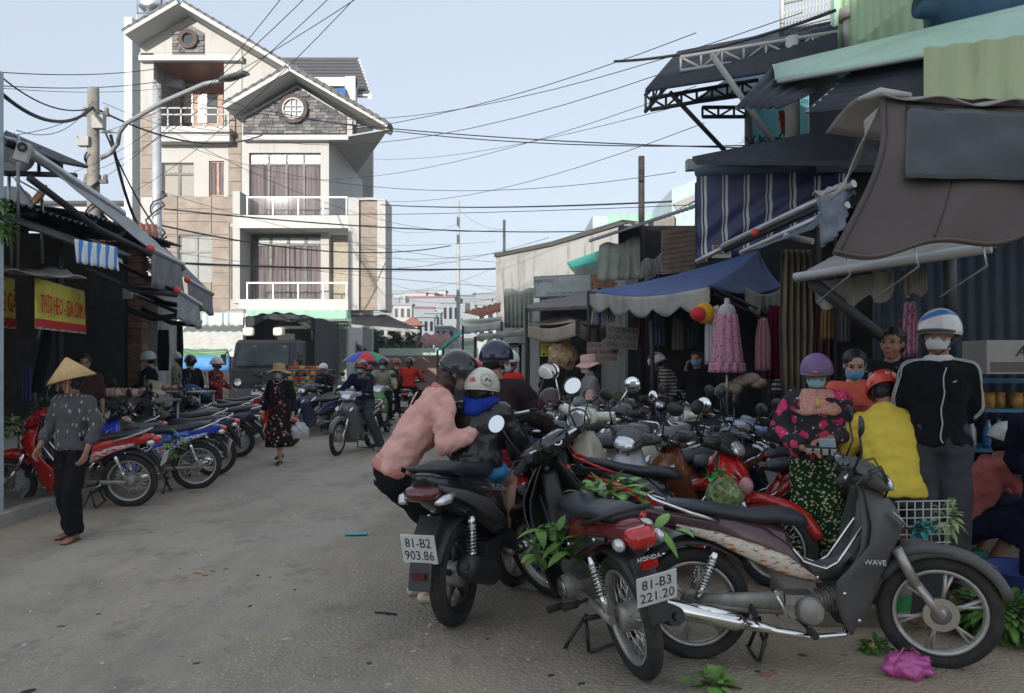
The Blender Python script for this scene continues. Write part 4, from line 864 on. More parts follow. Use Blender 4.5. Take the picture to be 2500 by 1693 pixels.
# hairdresser sign
t = empty('shop_sign', P(1375, 722, 16.6), 0, 'faded white hairdresser signboard with grey script lettering', 'sign'); off = V((0, 0, 0)); w_, h_ = 1.2, .42
c = V((0, 0, h_ / 2)); rz = -.25
MB().box((0, 0, h_ / 2), (w_ + .05, .05, h_ + .05)).build('frame', mat('signframe', (.18, .2, .2), .6), t); MB().box((0, -.03, h_ / 2), (w_, .02, h_)).build('board', mat('sign_pale', (.42, .46, .46), .6, var=.08, dirt=.3), t)
FM = frame_M((0, -.045, h_ / 2), (1, 0, 0), (0, 0, 1))
text_part('TIỆM TÓC', .085, BLK, t, FM @ Matrix.Translation((-.42, .12, 0))); text_part('Thu Hòa', .24, mat('script_grey', (.42, .43, .38), .6), t, FM @ Matrix.Translation((.12, .02, 0)), shear=.3)
text_part('CẮT - SẤY - UỐN - GỘI - NHUỘM', .055, mat('ink_blue', (.04, .10, .25), .6), t, FM @ Matrix.Translation((.05, -.16, 0))); t.rotation_euler = (0, -.03, -.2)
fan('striped blue grey awning strip under the hairdresser sign', [(1318, 730, 17.2), (1440, 705, 16.6), (1442, 722, 15.2), (1320, 745, 15.6)], stripes('blue_strips', [(0, (.08, .11, .16)), (.7, (.45, .48, .5))], 1, .4), .05)
o = MB().bx(fx(1318, 17), fx(1500, 17), 17, 17.2, 0, fz(690, 17)).build('stall_back', DARK); tag(o, 'dark panel standing for the gloom behind the coconut stall signs', 'wall')  # flat panel, the stall's inner gloom is in its colour
for k in range(9):
    pass
# far right-hand upper houses
t = MB().prism([(fx(1640, 22), 22, 0), (fx(1720, 22), 20.5, 0), (fx(1720, 22), 20.5, fz(445, 22)), (fx(1640, 22), 22, fz(462, 22))], (0, 3, 0)).build('pale_blue_house', mat('pale_blue', (.50, .62, .66), .8)); tag(t, 'pale blue rendered house corner behind the navy awning', 'house')
MB().prism([(fx(1652, 21.8), 21.8, fz(512, 21.8)), (fx(1720, 21.8), 20.2, fz(488, 21.8)), (fx(1720, 21.8), 20.2, fz(474, 21.8)), (fx(1645, 21.8), 21.8, fz(496, 21.8))], (0, .4, 0)).build('cornice', WH2, t)
t = corr([P(1485, 560, 25), P(1690, 560, 25), P(1690, 523, 25), P(1485, 523, 25)], .25, .03).build('green_shed', mat('mint_roof', (.32, .55, .40), .7), solid=.03); tag(t, 'mint green corrugated upper wall beyond the steel post', 'shed'); MB().bx(fx(1447, 25), fx(1487, 25), 25, 29, fz(600, 25), fz(527, 25)).build('side_wall', mat('greyblue_wall', (.42, .48, .50), .8), t)
o = MB().prism([P(1385, 640, 17.8), P(1462, 612, 16.2), P(1462, 636, 15.6), P(1400, 652, 17)], (0, .05, -.05)).build('green_canvas', MC['teal_tarp']); tag(o, 'dark green canvas corner above the hairdresser sign', 'canvas')
t = empty('brick_gable', P(1475, 700, 15.4), 0, 'orange brick wall patch beside the hairdresser sign', 'wall'); off = -t.location
for k in range(5):
    for j in range(5): o = MB().box(P(1447 + j * 12 + (k % 2) * 6, 672 + k * 7, 15.4), (.092, .05, .05)).build('brick', mat('orange_brick', (.42, .19, .11), .9, var=.3), t); o.location = off
o = MB().bx(fx(1700, 11.7), 6.5, 11.7, 11.8, 2.6, 4.3).build('dark_loft', DARK); tag(o, 'dark panel added for the shaded gap behind the folded awning frame', 'loft')  # dark sheet added to close the gap, shade put into its colour
# ---- market interior behind the right stalls
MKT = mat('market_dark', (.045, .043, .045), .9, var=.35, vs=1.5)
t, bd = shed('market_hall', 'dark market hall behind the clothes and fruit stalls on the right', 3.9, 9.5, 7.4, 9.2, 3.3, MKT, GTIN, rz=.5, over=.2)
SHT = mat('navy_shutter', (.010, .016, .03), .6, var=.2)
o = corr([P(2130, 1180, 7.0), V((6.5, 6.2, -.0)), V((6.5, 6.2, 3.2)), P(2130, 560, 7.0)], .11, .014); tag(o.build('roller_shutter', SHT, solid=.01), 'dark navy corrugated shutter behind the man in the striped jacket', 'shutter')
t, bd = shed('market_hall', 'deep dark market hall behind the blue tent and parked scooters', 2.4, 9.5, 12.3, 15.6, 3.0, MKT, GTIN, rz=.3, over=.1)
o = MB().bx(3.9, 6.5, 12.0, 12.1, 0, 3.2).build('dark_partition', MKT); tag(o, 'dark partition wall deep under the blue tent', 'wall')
# ======================================================= block added out of view behind the camera to shade the street
BW = mat('plain_render', (.70, .67, .60), .9, streak=.3)  # wall of the added block, kept pale to bounce skylight into the street
t = empty('shade_block', (2, -34, 0), 0, 'unseen rendered block added behind the camera to shade the street', 'building')
MB().bx(-26, 1, -6, 6, 0, 13.6).build('wall', BW, t); MB().bx(-26.3, 1.3, -6.3, 6.3, 13.6, 14).build('roof', CONC, t)
wm = MB().bx(-.8, .8, 0, .06, 0, 1.5).mesh('window')
for i in range(5):
    for j in range(3): o = bpy.data.objects.new('window', wm); COL.objects.link(o); o.parent = t; o.location = (-23 + i * 5.1, 6.01, 1.6 + j * 3.9); omat(o, GLS)
# ======================================================= far town
HZ = [mat('far%d' % i, c, .9, var=.06) for i, c in enumerate([(.40, .41, .41), (.28, .30, .32), (.34, .31, .28), (.22, .27, .28), (.42, .42, .42), (.26, .12, .10)])]
def fhouse(lab, u0, u1, v0, v1, Y, m, roof='flat', rm=None, wins=3, floors=2, grp=None):
    b = V((fx((u0 + u1) / 2, Y), Y, fz(v1, Y))); t = empty('house', b, 0, lab, 'house', grp); W = (u1 - u0) / FPX * Y; Hh = (v1 - v0) / FPX * Y
    MB().bx(-W / 2, W / 2, 0, W * .8, 0, Hh).build('wall', m, t)
    if roof == 'flat': MB().bx(-W / 2 - .2, W / 2 + .2, -.2, W * .8 + .2, Hh, Hh + .25).build('roof', HZ[1], t)
    else:
        rh = W * .5; MB().prism([(-W / 2 - .3, -.4, Hh), (W / 2 + .3, -.4, Hh), (0, -.4, Hh + rh)], (0, W * .8 + .8, 0)).build('roof', rm or HZ[5], t)
    if wins:
        wm_ = MB().bx(-W / wins * .26, W / wins * .26, -.03, 0, 0, Hh / floors * .5).mesh('window')
        for j in range(floors):
            for i in range(wins): o = bpy.data.objects.new('window', wm_); COL.objects.link(o); o.parent = t; o.location = (-W / 2 + (i + .5) * W / wins, 0, Hh * (j + .3) / floors); omat(o, MC['dark_glass'])
    return t
rr = random.Random(11)
FH = [(985, 1040, 715, 765, 150, 0), (1020, 1088, 710, 760, 170, 4), (1040, 1075, 765, 830, 100, 3), (1080, 1120, 740, 820, 110, 1), (960, 1005, 745, 800, 100, 4), (1098, 1140, 745, 775, 140, 4), (1130, 1200, 730, 800, 130, 1), (965, 1020, 790, 840, 80, 2), (1020, 1060, 775, 840, 70, 1), (940, 975, 730, 790, 160, 1), (1165, 1230, 745, 820, 90, 0), (1060, 1110, 800, 850, 75, 3)]
cols = 'white grey tan sage cream'.split()
for i, (a, b, c, d, Y, k) in enumerate(FH):
    fhouse(['small %s town house with dark windows among the far rooftops' % cols[k], 'distant %s block standing on the hillside beyond the street' % cols[k]][i % 2], a, b, c, d + 30, Y, HZ[k], wins=3, floors=2, grp='far town houses beyond the street end')
fhouse('steep red roofed gable house seen between the far trees', 905, 960, 800, 850, 62, HZ[0], 'gable', HZ[5]); fhouse('narrow red roofed house with a pointed pale gable in the distance', 985, 1030, 795, 850, 70, HZ[2], 'gable', HZ[5])
o = MB().bx(fx(925, 40), fx(1180, 40), 40, 40.3, 0, fz(850, 40)).build('boundary_wall', mat('mint_wall', (.45, .58, .50), .85, streak=.2)); tag(o, 'long pale mint boundary wall across the end of the street', 'wall')
roofsheet('tin_roof', 'brown corrugated tin roof beyond the mint wall', [P(1015, 845, 48), P(1110, 845, 48), P(1100, 815, 54), P(1035, 815, 54)], HZ[5], pitch=.9, amp=.12)
o = MB().bx(fx(870, 36), fx(1190, 36), 36, 36.2, 0, fz(868, 36)).build('low_wall', mat('brown_low_wall', (.20, .13, .11), .9, dirt=.3)); tag(o, 'low brown wall with faded posters behind the riders', 'wall')
# hill
def hz_(x, y):
    d = (y - 75) / 220; return max(0, min(1, d)) ** .8 * 17 * (1 + .3 * MN.noise(V((x * .01, y * .01, 3)))) - .04
mb = MB(); mb.grid(lambda u, v: (-400 + 800 * u, 60 + 600 * v, hz_(-400 + 800 * u, 60 + 600 * v)), 60, 50); mb.build('hill', mat('hill_green', (.10, .12, .075), .95, var=.4, vs=.05), kind='structure')
for i in range(46):
    u = rr.uniform(935, 1235); Y = rr.uniform(130, 330); x = fx(u, Y); W = rr.uniform(5, 11); z0 = hz_(x, Y) - 1; Hh = rr.uniform(4, 9)
    t = empty('house', (x, Y, z0), rr.uniform(-.3, .3), ['tiny pale flat roofed house on the hazy far hillside', 'tiny light grey house on the hazy far hillside'][i % 2], 'house', 'hazy houses on the far hillside' if i % 2 == 0 else 'grey hazy houses on the far hillside')
    MB().bx(-W / 2, W / 2, 0, W, 0, Hh).build('wall', HZ[4] if i % 2 == 0 else HZ[1], t); MB().bx(-W / 2 - .2, W / 2 + .2, -.2, W + .2, Hh, Hh + .3).build('roof', HZ[[0, 3, 5][i % 3]], t)
    for k in range(2): MB().bx(-W * .3 + k * W * .4, -W * .3 + k * W * .4 + W * .2, -.03, 0, Hh * .4, Hh * .65).build('window', GLS, t)
# trees
def tree(lab, u, v0, v1, Y, wpx, m, n=900, ls=.16):
    z1, z0 = fz(v0, Y), 0; t = empty('tree', (fx(u, Y), Y, 0), 0, lab, 'tree'); R_ = wpx / 2 / FPX * Y; hc = z1 - R_ * .8
    mb = MB(); mb.tube([(0, 0, 0), (.1, 0, hc * .5), (0, 0, hc)], [.16, .12, .07], 8)
    for k in range(7): a = k * .9; mb.tube([(0, 0, hc * (.55 + .05 * k)), (R_ * .6 * cos(a), R_ * .6 * sin(a), hc + R_ * .3 * sin(k))], [.06, .02], 5)
    mb.build('trunk', mat('bark', (.09, .07, .05), .9), t)
    cl = [(V((rnd.uniform(-1, 1) * R_, rnd.uniform(-1, 1) * R_, hc + rnd.uniform(-.7, .8) * R_)), rnd.uniform(.25, .5) * R_) for _ in range(14)]
    mb = MB()
    for k in range(n):
        c, r = rnd.choice(cl); d = V((rnd.gauss(0, 1), rnd.gauss(0, 1), rnd.gauss(0, 1))).normalized(); leaf(mb, c + d * r * rnd.random() ** .4, d + V((0, 0, .3)), ls * rnd.uniform(.7, 1.5), ls * .4, .4, 2)
    mb.build('crown', m, t, kind='stuff')
FG = mat('far_leaf', (.10, .15, .06), .7, var=.5, vs=1.5)
tree('feathery grey green tree standing left of the red roofed far houses', 890, 800, 850, 45, 90, FG, 1600, .3); tree('small bushy tree in front of the far brown tin roof', 990, 822, 860, 42, 60, FG, 1200, .25)
def bush(lab, p, r, m, n, ls, name='leafy_branch', cat='plant', up=.5):
    t = empty(name, p, 0, lab, cat); mb = MB()
    for k in range(n // 12):
        a = rnd.uniform(0, 6.3); e = V((cos(a) * r[0], sin(a) * r[1], rnd.uniform(-.6, 1) * r[2])) * rnd.uniform(.4, 1); mb.tube([(0, 0, 0), e * .5 + V((0, 0, .02)), e], .006, 4)
    mb.build('stem', mat('bark', (.09, .07, .05), .9), t, kind='stuff'); mb = MB()
    for k in range(n):
        d = V((rnd.gauss(0, 1), rnd.gauss(0, 1), rnd.gauss(0, 1))).normalized(); leaf(mb, V((d.x * r[0], d.y * r[1], d.z * r[2])) * rnd.random() ** .5, d + V((0, 0, up)), ls * rnd.uniform(.7, 1.4), ls * .27, .5, 3)
    mb.build('leaves', m, t, kind='stuff'); return t
bush('green leafy branch with red flowers poking in at the left edge below the dishes', P(4, 535, 7.2), (.12, .2, .2), GRN, 260, .05)
# white tarp shop in front of the house and market stall beyond
STG = stripes('green_cream_stripes', [(0, (.70, .69, .60)), (.5, (.20, .32, .32)), (.6, (.70, .69, .60)), (.75, (.30, .42, .45)), (.9, (.7, .69, .6))], 0, .75, dirt=.25)
o = MB().grid(lambda u, v: P(405 + 200 * u, 765 + 30 * v + 2 * sin(u * 60) * v, 26.8), 60, 3).build('awning_valance', STG, solid=.01)
t = empty('white_awning', P(505, 860, 27), 0, 'wide white awning with green striped valance in front of the house', 'awning'); off = -t.location; o.parent = t; o.location = off
o = cloth([P(400, 760, 28.5), P(600, 755, 28.5), P(612, 870, 26.5), P(405, 870, 26.5)], 20, 10, .05, .08).build('fabric', mat('bright_white_tarp', (.50, .49, .45), .7, streak=.15), t, solid=.01); o.location = off
fan('green and white striped stall roof with blue skirt beside the truck', [(440, 850, 25), (555, 852, 25), (562, 870, 23), (430, 868, 23)], stripes('green_waves', [(0, (.12, .38, .12)), (.7, (.55, .62, .45))], 1, .5), .42, mat('sky_blue_tarp', (.06, .24, .55), .6))
t = MB().box((0, 0, 0), (.03, .03, 2.4)).build('street_sign', CHR); t.location = P(440, 900, 19) ; tag(t, 'small blue street name sign on a post left of the white awning', 'sign')
s_ = MB().box((-.28, 0, .75), (.5, .03, .35)).build('sign_plate', mat('sign_blue2', (.03, .14, .42), .5), t); text_part('NGUYỄN\nTRÃI', .12, WH2, t, frame_M((-.28, -.02, .75), (1, 0, 0), (0, 0, 1)))
t = MB().prism([P(868, 835, 28.6), P(938, 880, 28.6), P(938, 895, 28.6), P(868, 895, 28.6)], (0, .05, 0)).build('beauty_sign', BLK); tag(t, 'black beauty shop sign beside the rainbow parasol with white letters', 'sign')
text_part('N', .5, WH2, t, frame_M(P(877, 845, 28.5), (1, 0, 0), (0, 0, 1))); text_part('Beauty', .22, WH2, t, frame_M(P(885, 858, 28.5), (1, 0, 0), (0, 0, 1)))
fan('dark sloping shop awning at the right corner of the house', [(858, 768, 30), (942, 768, 30), (1025, 805, 27.5), (858, 792, 27.5)], BLK, .12, mat('tin_edge', (.3, .3, .29), .6), post=False)
# haze
mb = MB(); mb.bx(-880, 880, -190, 1780, -1.5, 34); hzb = mb.build('haze', None, kind='stuff')
m = bpy.data.materials.new('haze_air'); m.use_nodes = True; m.node_tree.nodes.clear(); pv = m.node_tree.nodes.new('ShaderNodeVolumePrincipled'); ou = m.node_tree.nodes.new('ShaderNodeOutputMaterial')
pv.inputs['Color'].default_value = (.85, .9, 1, 1); pv.inputs['Density'].default_value = .0011; pv.inputs['Anisotropy'].default_value = .3
m.node_tree.links.new(pv.outputs[0], ou.inputs['Volume']); hzb.data.materials.append(m)
# ======================================================= motorbikes
RUB = mat('tyre_rubber', (.028, .027, .026), .85, var=.3, vs=12, dirt=.55, bs=60, bst=.3); BPL = mat('black_plastic', (.024, .024, .026), .38, var=.2, dirt=.2, vs=3)
GPL = mat('grey_plastic', (.085, .084, .084), .5, var=.15, vs=3, dirt=.4, bs=80, bst=.05); SEAT = mat('seat_vinyl', (.03, .032, .042), .42, var=.2, vs=4, bs=9, bst=.15)
CHROME = mat('chrome', (.78, .77, .75), .12, metal=1, var=.06); ALU = mat('cast_alloy', (.50, .49, .46), .42, metal=.6, var=.15, vs=9, dirt=.35); DALU = mat('dark_alloy', (.06, .06, .065), .45, metal=.4)
ENG = mat('engine_alloy', (.34, .33, .30), .5, metal=.5, var=.25, vs=14, dirt=.5); LENS = mat('lamp_glass', (.72, .74, .76), .08, metal=.55, var=.3, vs=22, coat=1); RLENS = mat('red_lens', (.50, .008, .006), .12, var=.25, vs=16, coat=1)
OLENS = mat('amber_lens', (.75, .25, .03), .15, coat=1); MIR = mat('mirror_face', (.85, .88, .9), .02, metal=1, var=0); PLT = mat('plate_white', (.70, .71, .70), .5, var=.05, dirt=.2); INK = mat('plate_ink', (.02, .02, .022), .6)
TAILON = mat('tail_lamp_lit', (.9, .03, .015), .3, emit=1.3, var=0); HEADON = mat('headlamp_lit', (1, .98, .92), .2, emit=2.2, var=0)
PROTO = {}
def arcband(mb, cx, cz, R, a0, a1, w, th=.012, n=16, drop=.02, y=0):
    """mudguard: U shaped band about a wheel centre, angles in radians from +x"""
    prof = [(-w, -drop), (-w * .92, 0), (-w * .5, th * 1.6), (0, th * 2.2), (w * .5, th * 1.6), (w * .92, 0), (w, -drop), (w * .86, -drop), (w * .8, -th * .3), (0, th * .8), (-w * .8, -th * .3), (-w * .86, -drop)]
    vs = []; k = len(prof)
    for i in range(n + 1):
        a = a0 + (a1 - a0) * i / n; t_ = abs(i / n - .5) * 2; s_ = 1 - .25 * t_ ** 4
        for yy, d in prof: r = R + d; vs.append((cx + r * cos(a), y + yy * s_, cz + r * sin(a)))
    fs = [(i * k + j, i * k + (j + 1) % k, (i + 1) * k + (j + 1) % k, (i + 1) * k + j) for i in range(n) for j in range(k)]
    fs += [tuple(range(k)), tuple(reversed(range(n * k, n * k + k)))]
    mb.add(vs, fs, True)
class Bike:
    def __init__(s): s.parts = []   # (name, mesh, role, steer, children[(name, mesh, role)], mods)
    def add(s, name, mb, role, steer=False, sub=None, bev=0, smooth=0, solid=0):
        s.parts.append([name, mb.mesh(name), role, steer, [], (bev, smooth, solid), 0]); return len(s.parts) - 1
    def kid(s, i, name, mb, role, bev=0, solid=0, stuff=0): s.parts[i][4].append((name, mb.mesh(name), role, (bev, 0, solid), stuff))
def wheel(B, x, R, rr, kind, steer, disc, name, tw=.036):
    M = Matrix.Translation((x, 0, R)) @ Matrix.Rotation(pi / 2, 4, 'X')
    mb = MB(); prof = []
    tr = (R - rr) / 2 + .006; cr = rr + tr - .004
    for k in range(17): a = 2 * pi * k / 16; prof.append((cr + tr * cos(a), tw * sin(a) * (1 if cos(a) > -.5 else .75)))
    mb.lathe(prof, 48, M)
    if R > .2:   # tread blocks
        for k in range(60):
            a = 2 * pi * k / 60
            for s_ in (-1, 1):
                c = Matrix.Rotation(a + s_ * .02, 4, 'Y') @ V((R - .003, 0, 0)); mb.box((x + c.x, s_ * tw * .38, R + c.z), (.006, tw * .5, .018), Matrix.Rotation(a, 3, 'Y') @ Matrix.Rotation(s_ * .5, 3, 'X'))
    rim = MB(); rim.lathe([(rr + .006, -.026), (rr - .006, -.027), (rr - .014, -.018), (rr - .020, 0), (rr - .014, .018), (rr - .006, .027), (rr + .006, .026), (rr - .004, 0), (rr + .006, -.026)], 48, M)
    rim.lathe([(0, -.05), (.022, -.05), (.028, -.045), (.03, .045), (.022, .05), (0, .05)], 16, M)
    if kind == 'cast':
        rim.lathe([(.03, -.035), (.062, -.03), (.066, 0), (.062, .03), (.03, .035)], 24, M)
        for k in range(6):
            a = 2 * pi * k / 6 + .3
            for da in (-.085, .085):
                d1 = V((cos(a), 0, sin(a))); d2 = V((cos(a + da), 0, sin(a + da))); rim.tube([V((x, 0, R)) + d1 * .05, V((x, 0, R)) + d1 * .12 + (d2 - d1) * .03, V((x, 0, R)) + d2 * (rr - .012)], [.012, .009, .010], 6, flat=1.5, up=(0, 1, 0))
    elif kind == 'scoot':
        for k in range(5):
            a = 2 * pi * k / 5 + .3; d1 = V((cos(a), 0, sin(a))); rim.tube([V((x, 0, R)) + d1 * .03, V((x, 0, R)) + d1 * (rr - .012)], [.022, .014], 6, flat=.7, up=(0, 1, 0))
    i = B.add(name, rim, 'rim', steer)
    B.kid(i, 'tyre', mb, 'rubber')
    if kind == 'spoke':
        sp = MB()
        for k in range(36):
            a = 2 * pi * k / 36; s_ = 1 if k % 2 else -1; b = a + (.55 if (k // 2) % 2 else -.55)
            sp.cyl((x + .035 * cos(b), s_ * .03, R + .035 * sin(b)), (x + (rr - .015) * cos(a), s_ * .006, R + (rr - .015) * sin(a)), .0021, n=4)
        B.kid(i, 'spokes', sp, 'chrome', stuff=1)
    if disc:
        d = MB(); d.lathe([(.05, .052), (.085, .052), (.085, .056), (.05, .056), (.05, .052)], 32, M, sm=False); B.kid(i, 'brake_disc', d, 'chrome')
    else:
        d = MB(); d.lathe([(0, -.054), (.06, -.052), (.068, -.03), (.068, .03), (.06, .052), (0, .054)], 24, M); B.kid(i, 'brake_drum', d, 'engine')
def ushell(rows, th=.02, n=12):
    """leg shield: rows (z, x front tip, x back edge, half width)"""
    mb = MB()
    def fn(u, v):
        i = min(int(v * (len(rows) - 1)), len(rows) - 2); f = v * (len(rows) - 1) - i
        z, xf, xb, w = [rows[i][k] * (1 - f) + rows[i + 1][k] * f for k in range(4)]
        a = (u - .5) * 2; y = w * math.copysign(abs(a) ** .8, a); return (xf - (xf - xb) * abs(a) ** 1.7, y, z)
    return mb.grid(fn, n, len(rows) * 3)
def handlebars(B, x, z, w=.33, rise=.04, back=.10, mirrors=True, round_m=False):
    mb = MB()
    mb.tube([(x - back, w, z + rise - .03), (x - back * .6, w * .6, z + rise), (x, 0, z + .01), (x - back * .6, -w * .6, z + rise), (x - back, -w, z + rise - .03)], .012, 8); i = B.add('handlebar', mb, 'chrome', True)
    for s_ in (-1, 1):
        g = MB(); a = V((x - back * .72, s_ * w * .68, z + rise - .006)); b = V((x - back - .02, s_ * (w + .02), z + rise - .038)); g.cyl(a, b, .018, n=10)
        for k in range(7): c = a + (b - a) * (k + .5) / 7; g.cyl(c - (b - a) * .03, c + (b - a) * .03, .0205, n=10)
        g.ball(b, .02, 8); B.kid(i, 'grip', g, 'rubber')
        l = MB(); l.tube([a + V((.03, 0, -.005)), a + V((.075, s_ * .03, -.01)), b + V((.075, 0, -.015))], .006, 6); l.box(a, (.05, .045, .045)); B.kid(i, 'brake_lever', l, 'plastic')
        if mirrors:
            q = a + V((.03, 0, .01)); top = q + V((.02, s_ * .06, .20)); m = MB(); m.tube([q, q + V((.035, s_ * .015, .09)), top], .006, 6); j = B.add('mirror', m, 'mirror_arm', True)
            rx, rz_ = (.052, .052) if round_m else (.062, .045)
            Mm = Matrix.Translation(top + V((0, s_ * .025, .03))) @ Euler((0, 0, s_ * .12)).to_matrix().to_4x4()
            m = MB(); m.ball((0, 0, 0), (.022, rx + .008, rz_ + .008), 16, None); m.v = [tuple(Mm @ V((min(v[0], .03) if v[0] > -.006 else -.006, v[1], v[2]))) for v in m.v]; B.kid(j, 'mirror_back', m, 'mback')
            m = MB(); m.lathe([(0, 0), (1, 0)], 20, Mm @ Matrix.Translation((-.0085, 0, 0)) @ Matrix.Diagonal((1, rx, rz_, 1)) @ Matrix.Rotation(pi / 2, 4, 'Y')); B.kid(j, 'mirror_glass', m, 'mirror')
def shock(B, a, b, name='shock_absorber'):
    a, b = V(a), V(b); mb = MB(); mb.cyl(a, a + (b - a) * .25, .024, n=10); mb.cyl(a, b, .010, n=8); mb.cyl(a + (b - a) * .62, b, .017, n=10); i = B.add(name, mb, 'chrome'); s_ = MB(); pts = []
    d = (b - a); n_ = d.normalized(); p = n_.orthogonal().normalized(); q = n_.cross(p)
    for k in range(81): t_ = k / 80; an = t_ * 2 * pi * 9; pts.append(a + d * (.12 + .6 * t_) + (p * cos(an) + q * sin(an)) * .026)
    s_.tube(pts, .0042, 5); B.kid(i, 'spring', s_, 'chrome')
def cub(wk='cast', disc=True, sport=False):
    B = Bike(); R, rr = .287, .218; xf = 1.24
    wheel(B, 0, R, rr, wk, False, False, 'rear_wheel', .037); wheel(B, xf, R, rr, wk, True, disc, 'front_wheel', .034)
    # body side fairing
    mb = MB(); mb.loft([(-.27, .765, .012, .03), (-.25, .755, .04, .05), (-.12, .735, .06, .085), (.05, .705, .08, .105), (.2, .665, .105, .115), (.35, .61, .12, .115), (.48, .545, .10, .10), (.60, .455, .035, .07), (.63, .43, .01, .04)], 18, 2.8); B.add('body_fairing', mb, 'paint')
    mb = MB()
    for s_ in (-1, 1):
        mb.loft([(-.10, .70, .016, .012, -.15, s_ * .094), (.1, .655, .028, .012, -.25, s_ * .114), (.3, .58, .045, .014, -.3, s_ * .122), (.45, .52, .05, .012, -.35, s_ * .112), (.64, .43, .006, .01, -.3, s_ * .07)], 10, 2)
    B.add('side_stripe', mb, 'accent')
    mb = MB(); mb.loft([(.2, .70, .075, .07), (.34, .66, .09, .09), (.46, .625, .085, .08), (.50, .60, .05, .05)], 14, 2.6); B.add('underseat_cover', mb, 'paint2')
    mb = MB(); mb.loft([(-.16, .80, .018, .07), (-.13, .812, .028, .095), (.0, .80, .034, .11), (.18, .772, .035, .112), (.3, .757, .036, .11), (.42, .762, .045, .11), (.52, .752, .046, .10), (.575, .735, .03, .075), (.59, .725, .01, .04)], 18, 2.6); B.add('seat', mb, 'seat')
    mb = MB(); pts = [(.12, .115, .735), (-.05, .125, .785), (-.2, .105, .835), (-.235, .06, .85), (-.24, 0, .853), (-.235, -.06, .85), (-.2, -.105, .835), (-.05, -.125, .785), (.12, -.115, .735)]; mb.tube(pts, .0105, 8); B.add('grab_rail', mb, 'rail')
    # tail lamp and plate
    mb = MB(); mb.loft([(-.335, .72, .018, .045, .3), (-.32, .725, .045, .06, .3), (-.27, .745, .04, .075, .2), (-.25, .75, .02, .07)], 14, 3); B.add('tail_lamp', mb, 'tail')
    for s_ in (-1, 1): m = MB(); m.ball((-.26, s_ * .095, .715), (.045, .028, .03), 12); B.add('indicator', m, 'glass')
    mb = MB(); arcband(mb, 0, R, .335, radians(150), radians(40), .062, .012, 18); mb.prism([(-.25, -.045, .64), (-.34, -.05, .50), (-.355, -.055, .37), (-.325, -.055, .37), (-.28, -.05, .52), (-.22, -.045, .6)], (0, .10, 0)); B.add('rear_mudguard', mb, 'plastic', bev=.004)
    mb = MB(); mb.box((-.372, 0, .53), (.006, .19, .145), Matrix.Rotation(-.28, 3, 'Y')); i = B.add('number_plate', mb, 'plate', bev=.004); B.plate = (V((-.3756, 0, .531)), -.28)
    mb = MB(); mb.box((-.335, 0, .625), (.02, .075, .03), Matrix.Rotation(-.3, 3, 'Y')); B.add('reflector', mb, 'tail')
    # leg shield and centre cover
    rows = [(.92, .93, .86, .06), (.84, 1.02, .86, .12), (.74, 1.07, .86, .185), (.64, 1.03, .84, .20), (.54, .985, .76, .20), (.46, .95, .68, .195), (.36, .92, .68, .18), (.27, .88, .71, .16), (.18, .80, .77, .12)]
    B.add('leg_shield', ushell(rows), 'shield', solid=.012)
    rows2 = [(.92, .915, .84, .055), (.84, .97, .83, .10), (.72, 1.0, .82, .165), (.6, .95, .80, .18), (.5, .88, .74, .17)]
    B.add('inner_cover', ushell(rows2), 'shield2', solid=.01)
    mb = MB(); mb.loft([(.5, .50, .05, .05), (.62, .47, .05, .055), (.74, .49, .06, .055), (.82, .58, .06, .06, -.8), (.88, .72, .05, .06, -1.1), (.89, .86, .04, .05, -1.2)], 12, 2.6); B.add('spine_cover', mb, 'shield2')
    # front: fork, mudguard, handle shroud, headlamp
    for s_ in (-1, 1): m = MB(); m.tube([(1.03, s_ * .075, .62), (1.12, s_ * .078, .44)], .027, 10); m.tube([(1.11, s_ * .078, .46), (xf, s_ * .078, R - .01)], [.017, .021], 10); B.add('fork_leg', m, 'fork', True)
    mb = MB(); mb.tube([(.92, 0, .9), (1.04, 0, .6)], .03, 8); B.add('steering_column', mb, 'plastic', True)
    mb = MB(); arcband(mb, xf, R, .325, radians(18), radians(150), .055, .012, 18, .03)
    mb.loft([(1.04, .60, .05, .075, -.4), (1.16, .62, .035, .07), (1.32, .60, .022, .05, .25), (1.45, .555, .012, .025, .35), (1.5, .535, .003, .008)], 12, 2.4); B.add('front_mudguard', mb, 'shield', True)
    mb = MB()
    mb.loft([(.78, 1.0, .03, .08, .25), (.83, 1.0, .065, .115, .3), (.90, .985, .08, .13, .3), (.96, .965, .07, .115, .3), (1.0, .945, .04, .08, .3), (1.01, .94, .01, .03)], 16, 2.8)
    for s_ in (-1, 1): mb.tube([(.88, s_ * .06, .99), (.85, s_ * .17, 1.01), (.82, s_ * .22, 1.015)], [.06, .042, .028], 10)
    B.add('handle_cover', mb, 'head', True)
    mb = MB(); mb.loft([(.955, .97, .045, .09, .3), (.985, .955, .052, .092, .3), (1.012, .945, .042, .075, .3), (1.025, .94, .015, .035, .3)], 16, 2.6); B.add('headlamp', mb, 'lens', True)
    for s_ in (-1, 1): m = MB(); m.loft([(.98, .80, .018, .015, .6, s_ * .13), (1.02, .76, .03, .03, .6, s_ * .14), (1.045, .725, .012, .015, .6, s_ * .12)], 10); B.add('indicator', m, 'glass')
    mb = MB(); mb.loft([(.762, 1.0, .02, .09, .5), (.775, 1.035, .06, .11, .6), (.80, 1.07, .03, .09, .6)], 14, 3); i = B.add('speedometer', mb, 'black_glass', True); mb = MB(); mb.lathe([(.028, 0), (.036, 0), (.036, .004), (.028, .004)], 24, Matrix.Translation((.762, 0, 1.045)) @ Matrix.Rotation(-.95, 4, 'Y'), sm=False); B.kid(i, 'dial', mb, 'lens')
    handlebars(B, .86, .995)
